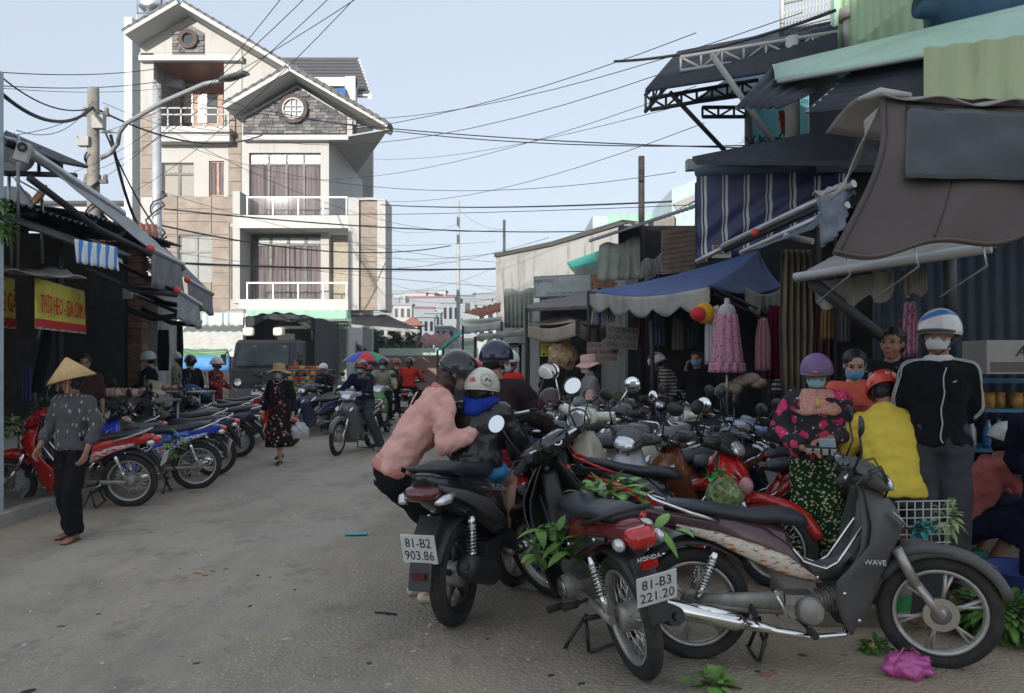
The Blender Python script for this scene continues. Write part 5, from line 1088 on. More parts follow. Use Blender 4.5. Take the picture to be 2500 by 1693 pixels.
    for s_, z_ in ((-1, .99), (1, .985), (-1, .97)): m = MB(); m.tube([(.84, s_ * .2, z_ + .02), (.95, s_ * .15, z_ + .06), (1.0, s_ * .07, z_ - .04), (.97, s_ * .03, .84)], .005, 6); B.add('control_cable', m, 'plastic', True)
    for x_, z_, y_ in ((.72, .40, .175), (.80, .26, .14), (.62, .455, .075), (.30, .60, .135), (-.02, .69, .112)):
        for s_ in (-1, 1): m = MB(); m.lathe([(0, -.006), (.009, -.004), (.010, .004)], 10, Matrix.Translation((x_, s_ * (y_ + .008), z_)) @ Matrix.Rotation(s_ * pi / 2, 4, 'X')); B.add('bolt', m, 'chrome')
    # engine, exhaust, chain case, swing arm, rack, stand, pegs
    mb = MB(); M = Matrix.Translation((.58, 0, .285)) @ Matrix.Rotation(pi / 2, 4, 'X')
    mb.lathe([(0, -.13), (.055, -.13), (.068, -.115), (.075, -.09), (.08, 0), (.075, .1), (.06, .12), (0, .125)], 24, M)
    mb.box((.50, 0, .30), (.16, .16, .12)); mb.tube([(.60, 0, .31), (.78, 0, .345)], .05, 12)
    for k in range(7): mb.tube([(.64 + k * .018, 0, .318 + k * .0035), (.645 + k * .018, 0, .319 + k * .0035)], .066, 16)
    mb.lathe([(.02, -.138), (.035, -.138), (.04, -.13)], 16, M); mb.box((.47, -.1, .345), (.05, .05, .05)); i = B.add('engine', mb, 'engine', bev=.006)
    mb = MB(); mb.lathe([(.052, -.136), (.058, -.14), (.062, -.134)], 24, M); B.kid(i, 'cover_ring', mb, 'chrome')
    mb = MB(); mb.tube([(.44, -.08, .29), (.2, -.085, .29), (0, -.09, R)], [.022, .02, .024], 8, flat=1.3); mb.tube([(.44, .08, .29), (0, .09, R)], .02, 8, flat=1.3); mb.tube([(.44, -.1, .34), (-.05, -.08, .315)], [.05, .035], 10, flat=.5, up=(0, 1, 0)); B.add('chain_case', mb, 'engine')
    mb = MB(); mb.tube([(.80, -.05, .27), (.74, -.10, .175), (.58, -.13, .165), (.40, -.135, .19), (.24, -.14, .225)], [.014, .015, .016, .022, .030], 10); mb.tube([(.24, -.14, .225), (.20, -.14, .23), (-.14, -.15, .295), (-.19, -.15, .305)], [.030, .045, .049, .044], 16); mb.tube([(-.19, -.15, .305), (-.215, -.15, .31)], [.018, .018], 10)
    i = B.add('exhaust_pipe', mb, 'exhaust'); mb = MB(); mb.tube([(.22, -.155, .255), (.08, -.162, .28), (-.08, -.165, .31)], [.018, .032, .02], 8, flat=.5, up=(0, 1, 0)); B.kid(i, 'heat_shield', mb, 'exhaust')
    for s_ in (-1, 1): shock(B, (.10, s_ * .105, .575), (.005, s_ * .105, .33))
    mb = MB()
    for s_ in (-1, 1): mb.tube([(.50, s_ * .075, .60), (.55, s_ * .085, .535), (.66, s_ * .085, .50), (.72, s_ * .085, .535), (.86, s_ * .085, .74), (.90, s_ * .05, .73)], .0075, 6)
    mb.tube([(.53, -.08, .55), (.53, .08, .55)], .006, 6); mb.tube([(.66, -.085, .505), (.66, .085, .505)], .006, 6); B.add('luggage_rack', mb, 'rack')
    mb = MB(); mb.tube([(.36, .09, .2), (.39, .2, .08), (.42, .24, .012)], .010, 6); mb.box((.42, .245, .006), (.07, .03, .008)); B.add('side_stand', mb, 'plastic')
    mb = MB(); mb.tube([(.34, -.12, .19), (.36, 0, .17), (.34, .12, .19)], .014, 6); mb.tube([(.36, -.10, .18), (.31, -.13, .03)], .01, 6); mb.tube([(.36, .10, .18), (.31, .13, .03)], .01, 6); mb.tube([(.30, -.13, .035), (.30, .13, .035)], .009, 6); B.add('centre_stand', mb, 'plastic')
    mb = MB(); mb.tube([(.56, -.22, .20), (.56, .22, .20)], .009, 6)
    for s_ in (-1, 1): mb.cyl((.56, s_ * .15, .2), (.56, s_ * .24, .2), .02, n=8); mb.tube([(.28, s_ * .10, .31), (.27, s_ * .17, .30)], .01, 6); mb.cyl((.27, s_ * .16, .30), (.27, s_ * .24, .30), .017, n=8)
    B.add('foot_peg', mb, 'rubber')
    mb = MB(); mb.tube([(.46, -.13, .26), (.44, -.17, .28), (.38, -.18, .40)], .009, 6); mb.cyl((.38, -.15, .4), (.38, -.23, .4), .012, n=8); B.add('kick_lever', mb, 'chrome')
    B.axis = (V((.92, 0, .9)), V((1.12, 0, .40))); B.L = xf
    return B
def scooter(vespa=False, big=False):
    B = Bike(); R, rr = .255, .178; xf = 1.27
    wheel(B, 0, R, rr, 'scoot', False, False, 'rear_wheel', .046); wheel(B, xf, R, rr, 'scoot', True, True, 'front_wheel', .042)
    mb = MB()
    if vespa: mb.loft([(-.36, .60, .03, .06), (-.33, .61, .12, .14), (-.2, .60, .19, .20), (0, .58, .21, .225), (.2, .56, .2, .22), (.36, .54, .18, .18), (.46, .50, .13, .13), (.5, .46, .06, .08)], 20, 2.5)
    else: mb.loft([(-.36, .79, .012, .03), (-.33, .765, .05, .07), (-.2, .71, .09, .11), (0, .655, .12, .145), (.2, .60, .15, .16), (.36, .55, .18, .15), (.50, .50, .17, .13), (.58, .44, .10, .11), (.62, .4, .04, .08)], 18, 2.9)
    B.add('body_fairing', mb, 'paint')
    mb = MB()
    if not vespa:
        for s_ in (-1, 1): mb.loft([(-.32, .745, .012, .010, -.2, s_ * .075), (-.1, .67, .03, .012, -.25, s_ * .135), (.15, .57, .05, .012, -.3, s_ * .162), (.4, .46, .035, .012, -.3, s_ * .142), (.55, .4, .01, .01, -.3, s_ * .11)], 10, 2)
    else:
        mb.tube([(-.34, .12, .50), (0, .235, .46), (.3, .2, .44), (.48, .1, .42)], .01, 6); mb.tube([(-.34, -.12, .50), (0, -.235, .46), (.3, -.2, .44), (.48, -.1, .42)], .01, 6)
    B.add('side_stripe', mb, 'accent')
    sz = .775 if not vespa else .80
    mb = MB(); mb.loft([(-.26, sz + .05, .012, .05), (-.24, sz + .045, .03, .085), (-.1, sz + .03, .045, .115), (.05, sz + .005, .045, .125), (.2, sz - .02, .045, .13), (.38, sz - .02, .05, .12), (.50, sz - .04, .045, .10), (.56, sz - .06, .02, .06)], 18, 2.6); B.add('seat', mb, 'seat')
    mb = MB(); mb.tube([(-.12, .12, sz + .0), (-.28, .11, sz + .05), (-.36, .05, sz + .06), (-.365, 0, sz + .06), (-.36, -.05, sz + .06), (-.28, -.11, sz + .05), (-.12, -.12, sz + .0)], .014, 8, flat=.7); B.add('grab_rail', mb, 'rail')
    zt = .70 if not vespa else .66
    mb = MB(); mb.loft([(-.41, zt + .01, .01, .05, .3), (-.39, zt + .015, .035, .085, .3), (-.34, zt + .02, .038, .10, .3), (-.3, zt + .03, .02, .09)], 14, 3); B.add('tail_lamp', mb, 'tail')
    for s_ in (-1, 1): m = MB(); m.loft([(-.385, zt - .02, .012, .02, .3, s_ * .10), (-.33, zt - .01, .025, .03, .3, s_ * .12), (-.25, zt + .01, .012, .012, .2, s_ * .13)], 10); B.add('indicator', m, 'glass')
    mb = MB(); arcband(mb, 0, R, .30, radians(158), radians(60), .072, .012, 16); mb.prism([(-.26, -.06, .60), (-.37, -.062, .5), (-.43, -.065, .28), (-.40, -.065, .27), (-.31, -.06, .45), (-.22, -.05, .5)], (0, .125, 0)); B.add('rear_mudguard', mb, 'plastic', bev=.006)
    mb = MB(); mb.box((-.41, 0, .47), (.006, .19, .145), Matrix.Rotation(-.25, 3, 'Y')); B.add('number_plate', mb, 'plate', bev=.004); B.plate = (V((-.4136, 0, .471)), -.25)
    mb = MB(); mb.box((-.425, 0, .345), (.012, .07, .03), Matrix.Rotation(-.2, 3, 'Y')); B.add('reflector', mb, 'tail')
    mb = MB(); mb.loft([(.48, .36, .10, .12), (.6, .30, .06, .16), (.75, .285, .05, .17), (.9, .30, .06, .16), (.98, .36, .08, .12)], 14, 3.5); B.add('footboard', mb, 'plastic')
    if vespa: rows = [(.90, .95, .90, .08), (.82, .99, .90, .15), (.70, 1.01, .88, .20), (.55, 1.02, .88, .215), (.40, 1.02, .9, .2), (.28, .98, .86, .17)]
    else: rows = [(.92, .95, .87, .07), (.84, 1.04, .87, .15), (.74, 1.13, .88, .20), (.64, 1.14, .88, .20), (.54, 1.08, .86, .2), (.42, 1.02, .84, .19), (.30, .98, .80, .17), (.22, .9, .78, .14)]
    B.add('leg_shield', ushell(rows), 'shield', solid=.014)
    B.add('inner_cover', ushell([(.92, .93, .86, .06), (.8, .96, .86, .13), (.66, .97, .86, .185), (.5, .95, .84, .19), (.34, .93, .8, .17)]), 'shield2', solid=.012)
    mb = MB(); mb.tube([(.90, 0, .93), (1.06, 0, .5)], .032, 8)
    B.add('steering_column', mb, 'plastic', True)
    for s_ in (-1, 1): m = MB(); m.tube([(1.08, s_ * .08, .52), (xf, s_ * .08, R)], [.024, .02], 8); B.add('fork_leg', m, 'fork', True)
    mb = MB(); arcband(mb, xf, R, .285, radians(8), radians(168), .07, .014, 18, .05); B.add('front_mudguard', mb, 'shield', True)
    mb = MB(); mb.loft([(.80, 1.0, .02, .05, .2), (.85, 1.01, .05, .09, .3), (.92, .99, .06, .11, .3), (.98, .965, .05, .09, .3), (1.0, .95, .015, .04)], 16, 2.7)
    for s_ in (-1, 1): mb.tube([(.88, s_ * .06, .99), (.86, s_ * .16, 1.01), (.83, s_ * .21, 1.015)], [.045, .034, .026], 10)
    if vespa: mb.loft([(.9, .99, .06, .06), (.97, .985, .088, .088), (1.02, .98, .088, .088), (1.04, .98, .082, .082)], 18, 2)
    B.add('handle_cover', mb, 'head', True)
    if vespa:
        mb = MB(); mb.lathe([(.088, 0), (.090, .012), (.08, .016), (.078, .0)], 28, Matrix.Translation((1.035, 0, .98)) @ Matrix.Rotation(pi / 2, 4, 'Y')); i = B.add('headlamp_rim', mb, 'chrome', True)
        mb = MB(); mb.ball((1.035, 0, .98), (.022, .078, .078), 20); B.kid(i, 'headlamp', mb, 'lens')
    else:
        for s_ in (-1, 1): m = MB(); m.loft([(.99, .80, .02, .02, .5, s_ * .10), (1.06, .765, .042, .035, .5, s_ * .095), (1.12, .72, .028, .022, .5, s_ * .055), (1.14, .70, .008, .01, .5, s_ * .03)], 12); B.add('headlamp', m, 'lens')
        m = MB(); m.loft([(.99, .97, .02, .05, .4), (1.005, .96, .012, .03, .4)], 10); B.add('indicator', m, 'glass', True)
    mb = MB(); mb.box((.82, 0, 1.045), (.06, .13, .012), Matrix.Rotation(.8, 3, 'Y')); i = B.add('speedometer', mb, 'black_glass', True); mb = MB(); mb.lathe([(.028, 0), (.036, 0), (.036, .004), (.028, .004)], 24, Matrix.Translation((.814, 0, 1.051)) @ Matrix.Rotation(-.77, 4, 'Y'), sm=False); B.kid(i, 'dial', mb, 'lens')
    handlebars(B, .87, 1.0, round_m=vespa)
    mb = MB(); mb.tube([(.42, .06, .30), (.1, .1, .27), (0, .1, R)], [.09, .075, .06], 12, flat=.8); mb.box((.35, 0, .3), (.2, .2, .14)); B.add('engine', mb, 'engine2', bev=.01)
    mb = MB(); mb.tube([(.42, -.08, .2), (.3, -.13, .2), (.22, -.15, .22), (.16, -.16, .235)], [.015, .018, .03, .05], 12); mb.tube([(.16, -.16, .235), (.1, -.165, .25), (-.16, -.17, .33), (-.22, -.17, .35), (-.235, -.17, .355)], [.05, .07, .066, .058, .03], 16); i = B.add('exhaust_pipe', mb, 'exhaust'); mb = MB(); mb.tube([(.08, -.195, .28), (-.14, -.205, .35)], [.03, .022], 8, flat=.4); mb.cyl((-.228, -.17, .353), (-.25, -.17, .36), .02, n=12); B.kid(i, 'heat_shield', mb, 'plastic')
    shock(B, (-.02, .12, .56), (-.03, .12, .30)); shock(B, (-.02, -.12, .56), (-.03, -.12, .30))
    mb = MB(); mb.tube([(.42, .1, .2), (.45, .2, .08), (.48, .25, .012)], .010, 6); mb.box((.48, .255, .006), (.07, .03, .008)); B.add('side_stand', mb, 'plastic')
    mb = MB()
    for s_ in (-1, 1): mb.tube([(.40, s_ * .14, .30), (.37, s_ * .21, .29)], .014, 6)
    B.add('foot_peg', mb, 'engine')
    B.axis = (V((.90, 0, .93)), V((1.10, 0, .40))); B.L = xf
    return B
BK = {'cub_cast': cub('cast'), 'cub_spoke': cub('spoke', False), 'scooter': scooter(), 'vespa': scooter(True)}
ROLE = dict(mback=BPL, rubber=RUB, chrome=CHROME, engine=ENG, engine2=DALU, plastic=BPL, seat=SEAT, tail=RLENS, glass=LENS, plate=PLT, lens=LENS, mirror=MIR, mirror_arm=BPL, black_glass=mat('gauge_glass', (.02, .02, .022), .1, coat=1), rim=ALU, fork=CHROME, exhaust=CHROME, rack=CHROME, rail=CHROME)
PROTOS = {}
def proto(kind, skip):
    k = (kind,) + tuple(sorted(skip))
    if k in PROTOS: return PROTOS[k]
    out = []
    for name, me, role, steer, kids, (bev, _, solid), _z in BK[kind].parts:
        if name in skip: continue
        def mk(n, me, bev, solid):
            o = bpy.data.objects.new(n, me)
            if not me.materials: me.materials.append(None)
            if solid: md = o.modifiers.new('s', 'SOLIDIFY'); md.thickness = solid; md.offset = 0
            if bev: md = o.modifiers.new('b', 'BEVEL'); md.width = bev; md.segments = 2; md.limit_method = 'ANGLE'
            return o
        o = mk(name, me, bev, solid); ks = []
        for kn, km, kr, (kb, _2, ksd), stf in kids:
            q = mk(kn, km, kb, ksd)
            if stf: q['kind'] = 'stuff'
            ks.append((q, kr))
        out.append((o, role, steer, ks))
    PROTOS[k] = out; return out
def motorbike(kind, lab, x, y, heading, paint_, paint2=None, accent=None, steer=0, lean=.10, head=None, shield=None, plate=None, skip=(), group=None, seat=None, name='motorbike', cat='motorbike', center=.62, z=0, **ov):
    if group == 'motorbikes parked at the market stalls' and rnd.random() < .95: skip = tuple(skip) + ('mirror',)
    """heading: direction of travel, degrees from +X; (x, y): ground point under the middle of the bike"""
    B = BK[kind]; t = empty(name, (x, y, z), 0, lab, cat, group)
    t.rotation_euler = Euler((-lean, 0, radians(heading)), 'XYZ')
    r = dict(ROLE, paint=paint_, paint2=paint2 or paint_, accent=accent or paint_, head=head or BPL, shield=shield or paint_, shield2=BPL)
    if seat: r['seat'] = seat
    r.update(ov)
    a, b = B.axis; ax = (a - b).normalized(); c0 = V((-center, 0, 0))
    RS = Matrix.Translation(a) @ Matrix.Rotation(radians(steer), 4, ax) @ Matrix.Translation(-a)
    for o, role, st, ks in proto(kind, skip):
        q = inst(o, t, Matrix.Translation(c0) @ (RS if st else Matrix.Identity(4)), m=r[role])
        for k, kr in ks: inst(k, q, Matrix.Identity(4), m=r[kr])
        if o.name.startswith('number_plate') and plate:
            p, an = B.plate
            M = Matrix.Translation(p) @ Matrix.Rotation(an, 4, 'Y') @ frame_M((0, 0, 0), (0, -1, 0), (0, 0, 1))
            text_part(plate, .066, INK, q, M @ Matrix.Translation((0, -.004, 0)), ext=.001, sx=.92)
    return t
def at(u, Y): return fx(u, Y)
RED = paint('paint_red', (.50, .012, .010)); MAR = paint('paint_maroon', (.16, .012, .018)); BLU_ = paint('paint_blue', (.015, .06, .55)); BKP = paint('paint_black', (.014, .014, .016)); CRM = paint('paint_cream', (.72, .68, .56)); SIL = paint('paint_silver', (.45, .46, .48)); DBL = paint('paint_darkblue', (.02, .035, .09)); ORG = paint('paint_orange', (.60, .14, .02)); COP = paint('paint_copper', (.30, .10, .04)); WHP = paint('paint_white', (.75, .75, .74)); PUR = paint('paint_plum', (.075, .03, .04)); GRYP = paint('paint_grey', (.12, .125, .13)); SKB = paint('paint_skyblue', (.16, .26, .42)); TEA = paint('paint_teal', (.02, .22, .42))
def decal():
    m, t, b = nodes('cream_decal'); c = coords(t, 'Object', (6, 20, 26)); n = noise(t, c, 2.2, 4, .6)
    out = ramp(t, n, [(.36, (.45, .12, .05)), (.43, (.60, .52, .40)), (.58, (.66, .60, .48)), (.66, (.10, .07, .07))])
    t.links.new(out, b.inputs['Base Color']); b.inputs['Roughness'].default_value = .3; b.inputs['Coat Weight'].default_value = .3; return m
def decal2(name, c1, c2, c3):
    m, t, b = nodes(name); c = coords(t, 'Object', (3, 20, 20)); n = noise(t, c, 2.6, 3, .5)
    r = ramp(t, n, [(.44, c1), (.46, c2), (.56, c2), (.58, c3)]); t.links.new(r, b.inputs['Base Color']); b.inputs['Roughness'].default_value = .25; b.inputs['Coat Weight'].default_value = .5; return m
DEC = decal()
# --- foreground bikes
FRONT = motorbike('cub_cast', 'dusty grey and plum motorbike with cast alloy wheels parked side on at the lower right', 1.585, 4.02, -6, PUR, PUR, DEC, steer=-14, lean=.06, head=GPL, shield=GPL, shield2=GPL, fork=ALU, rack=CHROME)
q = MB().prism([(.395, -.196, .505), (.46, -.19, .52), (.455, -.19, .535), (.39, -.196, .52)], (0, -.002, 0))
text_part('WAVE', .036, PLT, FRONT, Matrix.Translation((.245, -.200, .56)) @ frame_M((0, 0, 0), (1, -.35, .05), (0, .1, 1)))
RW = motorbike('cub_spoke', 'dark red motorbike seen from behind with plate 81-B3 221.20 and leaves on its seat', .46, 4.50, 106, MAR, MAR, BKP, steer=25, lean=.18, head=BPL, shield=BKP, plate='81-B3\n221.20', shield2=BPL, exhaust=BPL, rail=BPL, rack=BPL)
RW.scale = (1.06,) * 3
AB = motorbike('scooter', 'black scooter with plate 81-B2 903.86 carrying the child in the black jacket', -.10, 5.25, 70, BKP, BKP, GPL, steer=0, lean=.04, tail=mat('dark_tail', (.12, .01, .01), .2, coat=1), plate='81-B2\n903.86', exhaust=BPL, rim=DALU, rail=BPL)
text_part('HONDA', .03, PLT, RW, Matrix.Translation((-.62 - .342, 0, .655)) @ Matrix.Rotation(-.3, 4, 'Y') @ frame_M((0, 0, 0), (0, -1, 0), (0, 0, 1)))
AB.scale = (1.1, 1.1, 1.17)
text_part('AIRBLADE', .05, mat('silver_letters', (.45, .45, .46), .35, metal=.5), AB, Matrix.Translation((-.36, -.150, .665)) @ frame_M((0, 0, 0), (1, -.08, -.18), (0, .15, 1)), sx=1.1)
# --- the cluster on the right
motorbike('cub_spoke', 'black motorbike with red tail trim parked behind the grey and plum motorbike', 1.25, 5.55, -22, BKP, BKP, RED, steer=-20, lean=.10, shield=RED, plate='81-B2\n417.35', rail=RED)
motorbike('cub_cast', 'red and black motorbike facing the street with a bag of vegetables on its footrest', 2.0, 6.2, 184, RED, RED, BKP, steer=12, shield=RED, head=BKP)
VE = motorbike('vespa', 'cream retro scooter with a big round headlamp in the middle of the parked bikes', .70, 6.7, 236, CRM, CRM, CHROME, steer=12, lean=.08, head=CRM, mirror_arm=CHROME, rack=CHROME, mback=MIR)
VE.scale = (1.13,) * 3
motorbike('cub_spoke', 'grey motorbike with copper brown leg shield and white oval mirrors', 1.42, 6.3, 215, COP, COP, BPL, steer=-8, head=GPL, shield=COP, shield2=GPL, mback=MIR)
motorbike('cub_cast', 'old silver motorbike with orange side panels behind the black dashboard', 1.05, 6.15, 222, ORG, ORG, SIL, steer=8, head=GPL, shield=SIL)
motorbike('cub_cast', 'dark motorbike with pale blue handle cover in front of the tent post', 2.2, 6.9, 205, DBL, DBL, SKB, steer=10, head=SKB, shield=DBL)
motorbike('scooter', 'black and white sporty motorbike parked with its tail towards the street', 3.0, 8.3, -28, WHP, BKP, decal2('bw_decal', (.75, .75, .74), (.02, .02, .02), (.75, .75, .74)), steer=10, head=BKP, shield=BKP)
motorbike('vespa', 'cream scooter head poking up behind the copper brown motorbike', 1.9, 8.5, 235, CRM, CRM, CHROME, steer=-15, head=CRM)
motorbike('cub_spoke', 'blue and black motorbike beside the man in the dark brown sweater', .25, 6.6, 40, DBL, DBL, BKP, steer=-12, head=DBL, shield=DBL)
motorbike('cub_cast', 'bright red motorbike with a shopping basket behind the child in blue shorts', .35, 5.95, 60, RED, RED, BKP, steer=8, head=BKP)
motorbike('cub_spoke', 'black and white motorbike ridden by the woman in the red jacket', .12, 9.9, 40, WHP, WHP, BKP, steer=-10, head=BKP)
cl = [(.75, 8.2, 210, BKP, 'cub_cast', 'black motorbike with yellow side panel deep in the parked row', paint('paint_yellow', (.6, .42, .08))), (1.35, 8.9, 220, SIL, 'cub_spoke', 'silver motorbike deep in the parked row behind the cream scooter', RED), (.1, 10.2, 200, BKP, 'scooter', 'black scooter beside the woman in the pink hat', None), (1.6, 10.2, 215, GRYP, 'cub_cast', 'grey motorbike in front of the dark coconut stall', None), (.7, 11.0, 230, WHP, 'cub_spoke', 'white motorbike parked by the coconut stall', None), (2.4, 9.6, 205, SIL, 'scooter', 'silver scooter close to the tent post', None), (2.3, 11.3, 220, DBL, 'cub_spoke', 'dark blue motorbike under the blue tent', None), (-.3, 12.2, 215, SIL, 'cub_cast', 'silver motorbike beyond the woman in the red jacket', None), (1.2, 12.6, 225, BKP, 'cub_cast', 'black motorbike at the mouth of the dark market hall', None), (3.3, 7.2, 200, BKP, 'cub_spoke', 'black motorbike behind the woman in the purple helmet', None)]
for x, y, h, p_, k, l, ac in cl: motorbike(k, l, x, y, h + rnd.uniform(-6, 6), p_, p_, ac, steer=rnd.uniform(-20, 20), group='motorbikes parked at the market stalls')
# --- left row
motorbike('cub_spoke', 'red motorbike with dark seat parked side on behind the woman in the conical hat', -4.75, 8.25, 187, RED, RED, decal2('red_decal', (.5, .012, .01), (.6, .6, .6), (.5, .012, .01)), steer=14, lean=.10, head=RED, shield=RED, rail=SIL)
motorbike('cub_cast', 'bright blue motorbike with white and red decals behind the red motorbike', -4.42, 9.15, 212, BLU_, BLU_, decal2('blue_decal', (.015, .06, .55), (.7, .7, .72), (.02, .02, .03)), steer=10, lean=.10, head=BKP, shield=BLU_, plate='81-U1\n030.11')
motorbike('cub_spoke', 'dark motorbike with white plate just beyond the bright blue motorbike', -4.68, 10.35, 200, DBL, DBL, BKP, steer=10, lean=.1, head=BKP, shield=BKP, plate='81-X2\n1512')
ll = [(-5.5, 10.0, 195, DBL, 'cub_cast', 'dark blue motorbike with a bright headlamp by the meat table'), (-5.15, 11.4, 205, BKP, 'cub_spoke', 'black motorbike in the left row by the lower meat table'), (-5.1, 12.5, 190, DBL, 'scooter', 'dark blue scooter beside the squatting woman in the straw hat'), (-6.0, 13.0, 200, SIL, 'cub_cast', 'silver motorbike in front of the brick pier'), (-5.6, 13.9, 195, BKP, 'cub_cast', 'black motorbike beside the bending woman in blue')]
for x, y, h, p_, k, l in ll: motorbike(k, l, x, y, h + rnd.uniform(-6, 6), p_, p_, None, steer=rnd.uniform(-20, 20), group='motorbikes parked along the left side')
motorbike('scooter', 'red scooter with dark brown seat at the kerb behind the woman in the floral dress', -4.75, 14.2, -12, RED, RED, RED, lean=.08, head=RED, shield=RED, seat=mat('seat_brown', (.05, .03, .03), .5))
motorbike('cub_cast', 'red motorbike under the woman in red patterned clothes', -6.1, 16.0, 200, RED, RED, None, steer=10, head=BKP)
mm = [(-5.6, 17.4, 285, BKP, 'cub_cast'), (-4.9, 18.3, 275, SIL, 'cub_spoke'), (-5.2, 16.6, 250, MAR, 'cub_cast'), (-4.4, 17.2, 260, BKP, 'scooter'), (-4.0, 18.4, 250, GRYP, 'cub_spoke'), (-5.9, 19.0, 270, DBL, 'cub_cast'), (-4.2, 16.2, 230, DBL, 'cub_spoke'), (-3.6, 19.3, 262, BKP, 'cub_cast')]
dsc = ['shiny black motorbike facing the camera in front of the truck', 'silver motorbike close to the truck bonnet', 'maroon motorbike with a yellow plate left of the floral dress', 'black scooter right of the floral dress', 'grey motorbike beside the egg stall', 'dark blue motorbike at the left front corner of the truck', 'dark blue motorbike with blue tail right of the floral dress', 'black motorbike parked beyond the grey one at the egg stall']
for (x, y, h, p_, k), l in zip(mm, dsc): motorbike(k, l, x, y, h, p_, p_, None, steer=rnd.uniform(-15, 15), group='motorbikes parked in front of the truck')
# --- ridden bikes in the road
motorbike('cub_spoke', 'silver grey motorbike ridden by the man in the navy jacket', -2.72, 13.35, 253, GRYP, GRYP, SIL, steer=6, lean=0, head=SIL, shield=GRYP)
motorbike('cub_cast', 'black motorbike ridden by the man in the olive jacket', -2.78, 16.3, 268, BKP, BKP, GRYP, steer=0, lean=0, head=SIL)
motorbike('scooter', 'white scooter ridden by the person in the teal jacket', -3.55, 17.8, 262, WHP, WHP, None, lean=0, head=WHP)
motorbike('cub_cast', 'red motorbike seen from behind with its tail lamp on between the two riders', -3.55, 19.2, 95, RED, RED, None, lean=0, plate='81-K1\n055.13', tail=TAILON)
motorbike('scooter', 'dark scooter of the woman in the red shirt riding away', -2.7, 20.5, 88, BKP, BKP, None, lean=0)
# ======================================================= people
def skin_mat(name, col):
    m, t, b = nodes(name); c = coords(t)
    out = mixc(t, ramp(t, noise(t, c, 14, 4), [(.35, 0), (.7, 1)]), col, tuple(x * .82 for x in col)); t.links.new(out, b.inputs['Base Color'])
    b.inputs['Roughness'].default_value = .5; b.inputs['Subsurface Weight'].default_value = .0; return m
SK = [skin_mat('skin%d' % i, c) for i, c in enumerate([(.48, .27, .17), (.38, .195, .12), (.56, .34, .235)])]
HAIRM = mat('hair_black', (.012, .010, .010), .45, bs=60, bst=.4); HAIRB = mat('hair_brown', (.07, .03, .018), .45, bs=60, bst=.4)
EYEW = mat('eye_dark', (.02, .015, .012), .2); LIP = mat('lips', (.26, .09, .075), .5)
WTEX = {}
def wrinkle(o, st, size):
    k = round(size, 3)
    if k not in WTEX:
        tx = bpy.data.textures.new('wrinkle', 'CLOUDS'); tx.noise_scale = size; tx.noise_depth = 2; WTEX[k] = tx
    d = o.modifiers.new('w', 'DISPLACE'); d.texture = WTEX[k]; d.strength = st * 1.9; d.mid_level = .5; d.texture_coords = 'LOCAL'
    if st > .011:
        if 'm' not in WTEX: tx = bpy.data.textures.new('folds', 'MARBLE'); tx.noise_scale = .16; tx.turbulence = 9; tx.noise_depth = 2; tx.marble_type = 'SHARP'; WTEX['m'] = tx
        d = o.modifiers.new('f', 'DISPLACE'); d.texture = WTEX['m']; d.strength = .010; d.mid_level = .5; d.texture_coords = 'LOCAL'
def remesh(o, vox, sm=4, wr=0, ws=.08):
    r = o.modifiers.new('r', 'REMESH'); r.mode = 'VOXEL'; r.voxel_size = vox; r.use_smooth_shade = True
    if sm: s_ = o.modifiers.new('s', 'SMOOTH'); s_.factor = .5; s_.iterations = sm
    if wr: wrinkle(o, wr, ws)
def cap(mb, a, ra, b, rb, n=12):
    a, b = V(a), V(b); mb.ball(a, ra, n); mb.ball(b, rb, n)
    if (b - a).length > 1e-4: mb.tube([a, b], [ra, rb], n)
def etube(mb, rings, w, n=20):
    """rings: (point, depth radius, width radius); w: width axis list or vector"""
    vs = []; m = len(rings)
    for i, (p, rx, ry) in enumerate(rings):
        p = V(p); t_ = (V(rings[min(i + 1, m - 1)][0]) - V(rings[max(i - 1, 0)][0])).normalized()
        ww = V(w[i] if isinstance(w, list) else w); ww = (ww - t_ * ww.dot(t_)).normalized(); d = ww.cross(t_)
        for k in range(n): a = 2 * pi * k / n; vs.append(p + ww * cos(a) * ry + d * sin(a) * rx)
    fs = [(i * n + k, i * n + (k + 1) % n, (i + 1) * n + (k + 1) % n, (i + 1) * n + k) for i in range(m - 1) for k in range(n)]
    fs += [tuple(reversed(range(n))), tuple(range((m - 1) * n, m * n))]; mb.add(vs, fs, True)
def STAND(**k):
    J = dict(pel=(0, 0, .92), wai=(.0, 0, 1.06), che=(.0, 0, 1.24), nec=(-.005, 0, 1.385), hea=(.025, 0, 1.515), shL=(-.01, .16, 1.325), shR=(-.01, -.16, 1.325), elL=(-.03, .215, 1.07), elR=(-.03, -.215, 1.07), wrL=(.04, .225, .845), wrR=(.04, -.225, .845),
             hiL=(0, .085, .87), hiR=(0, -.085, .87), knL=(.02, .09, .475), knR=(.02, -.09, .475), anL=(-.02, .09, .075), anR=(-.02, -.09, .075)); J.update(k); return J
def WALK(**k): return STAND(**{**dict(knL=(.12, .08, .49), anL=(.16, .07, .085), knR=(.02, -.08, .47), anR=(-.22, -.08, .12), wrL=(.10, .25, .87), wrR=(-.02, -.25, .85), elL=(.0, .24, 1.08), elR=(-.08, -.235, 1.08)), **k})
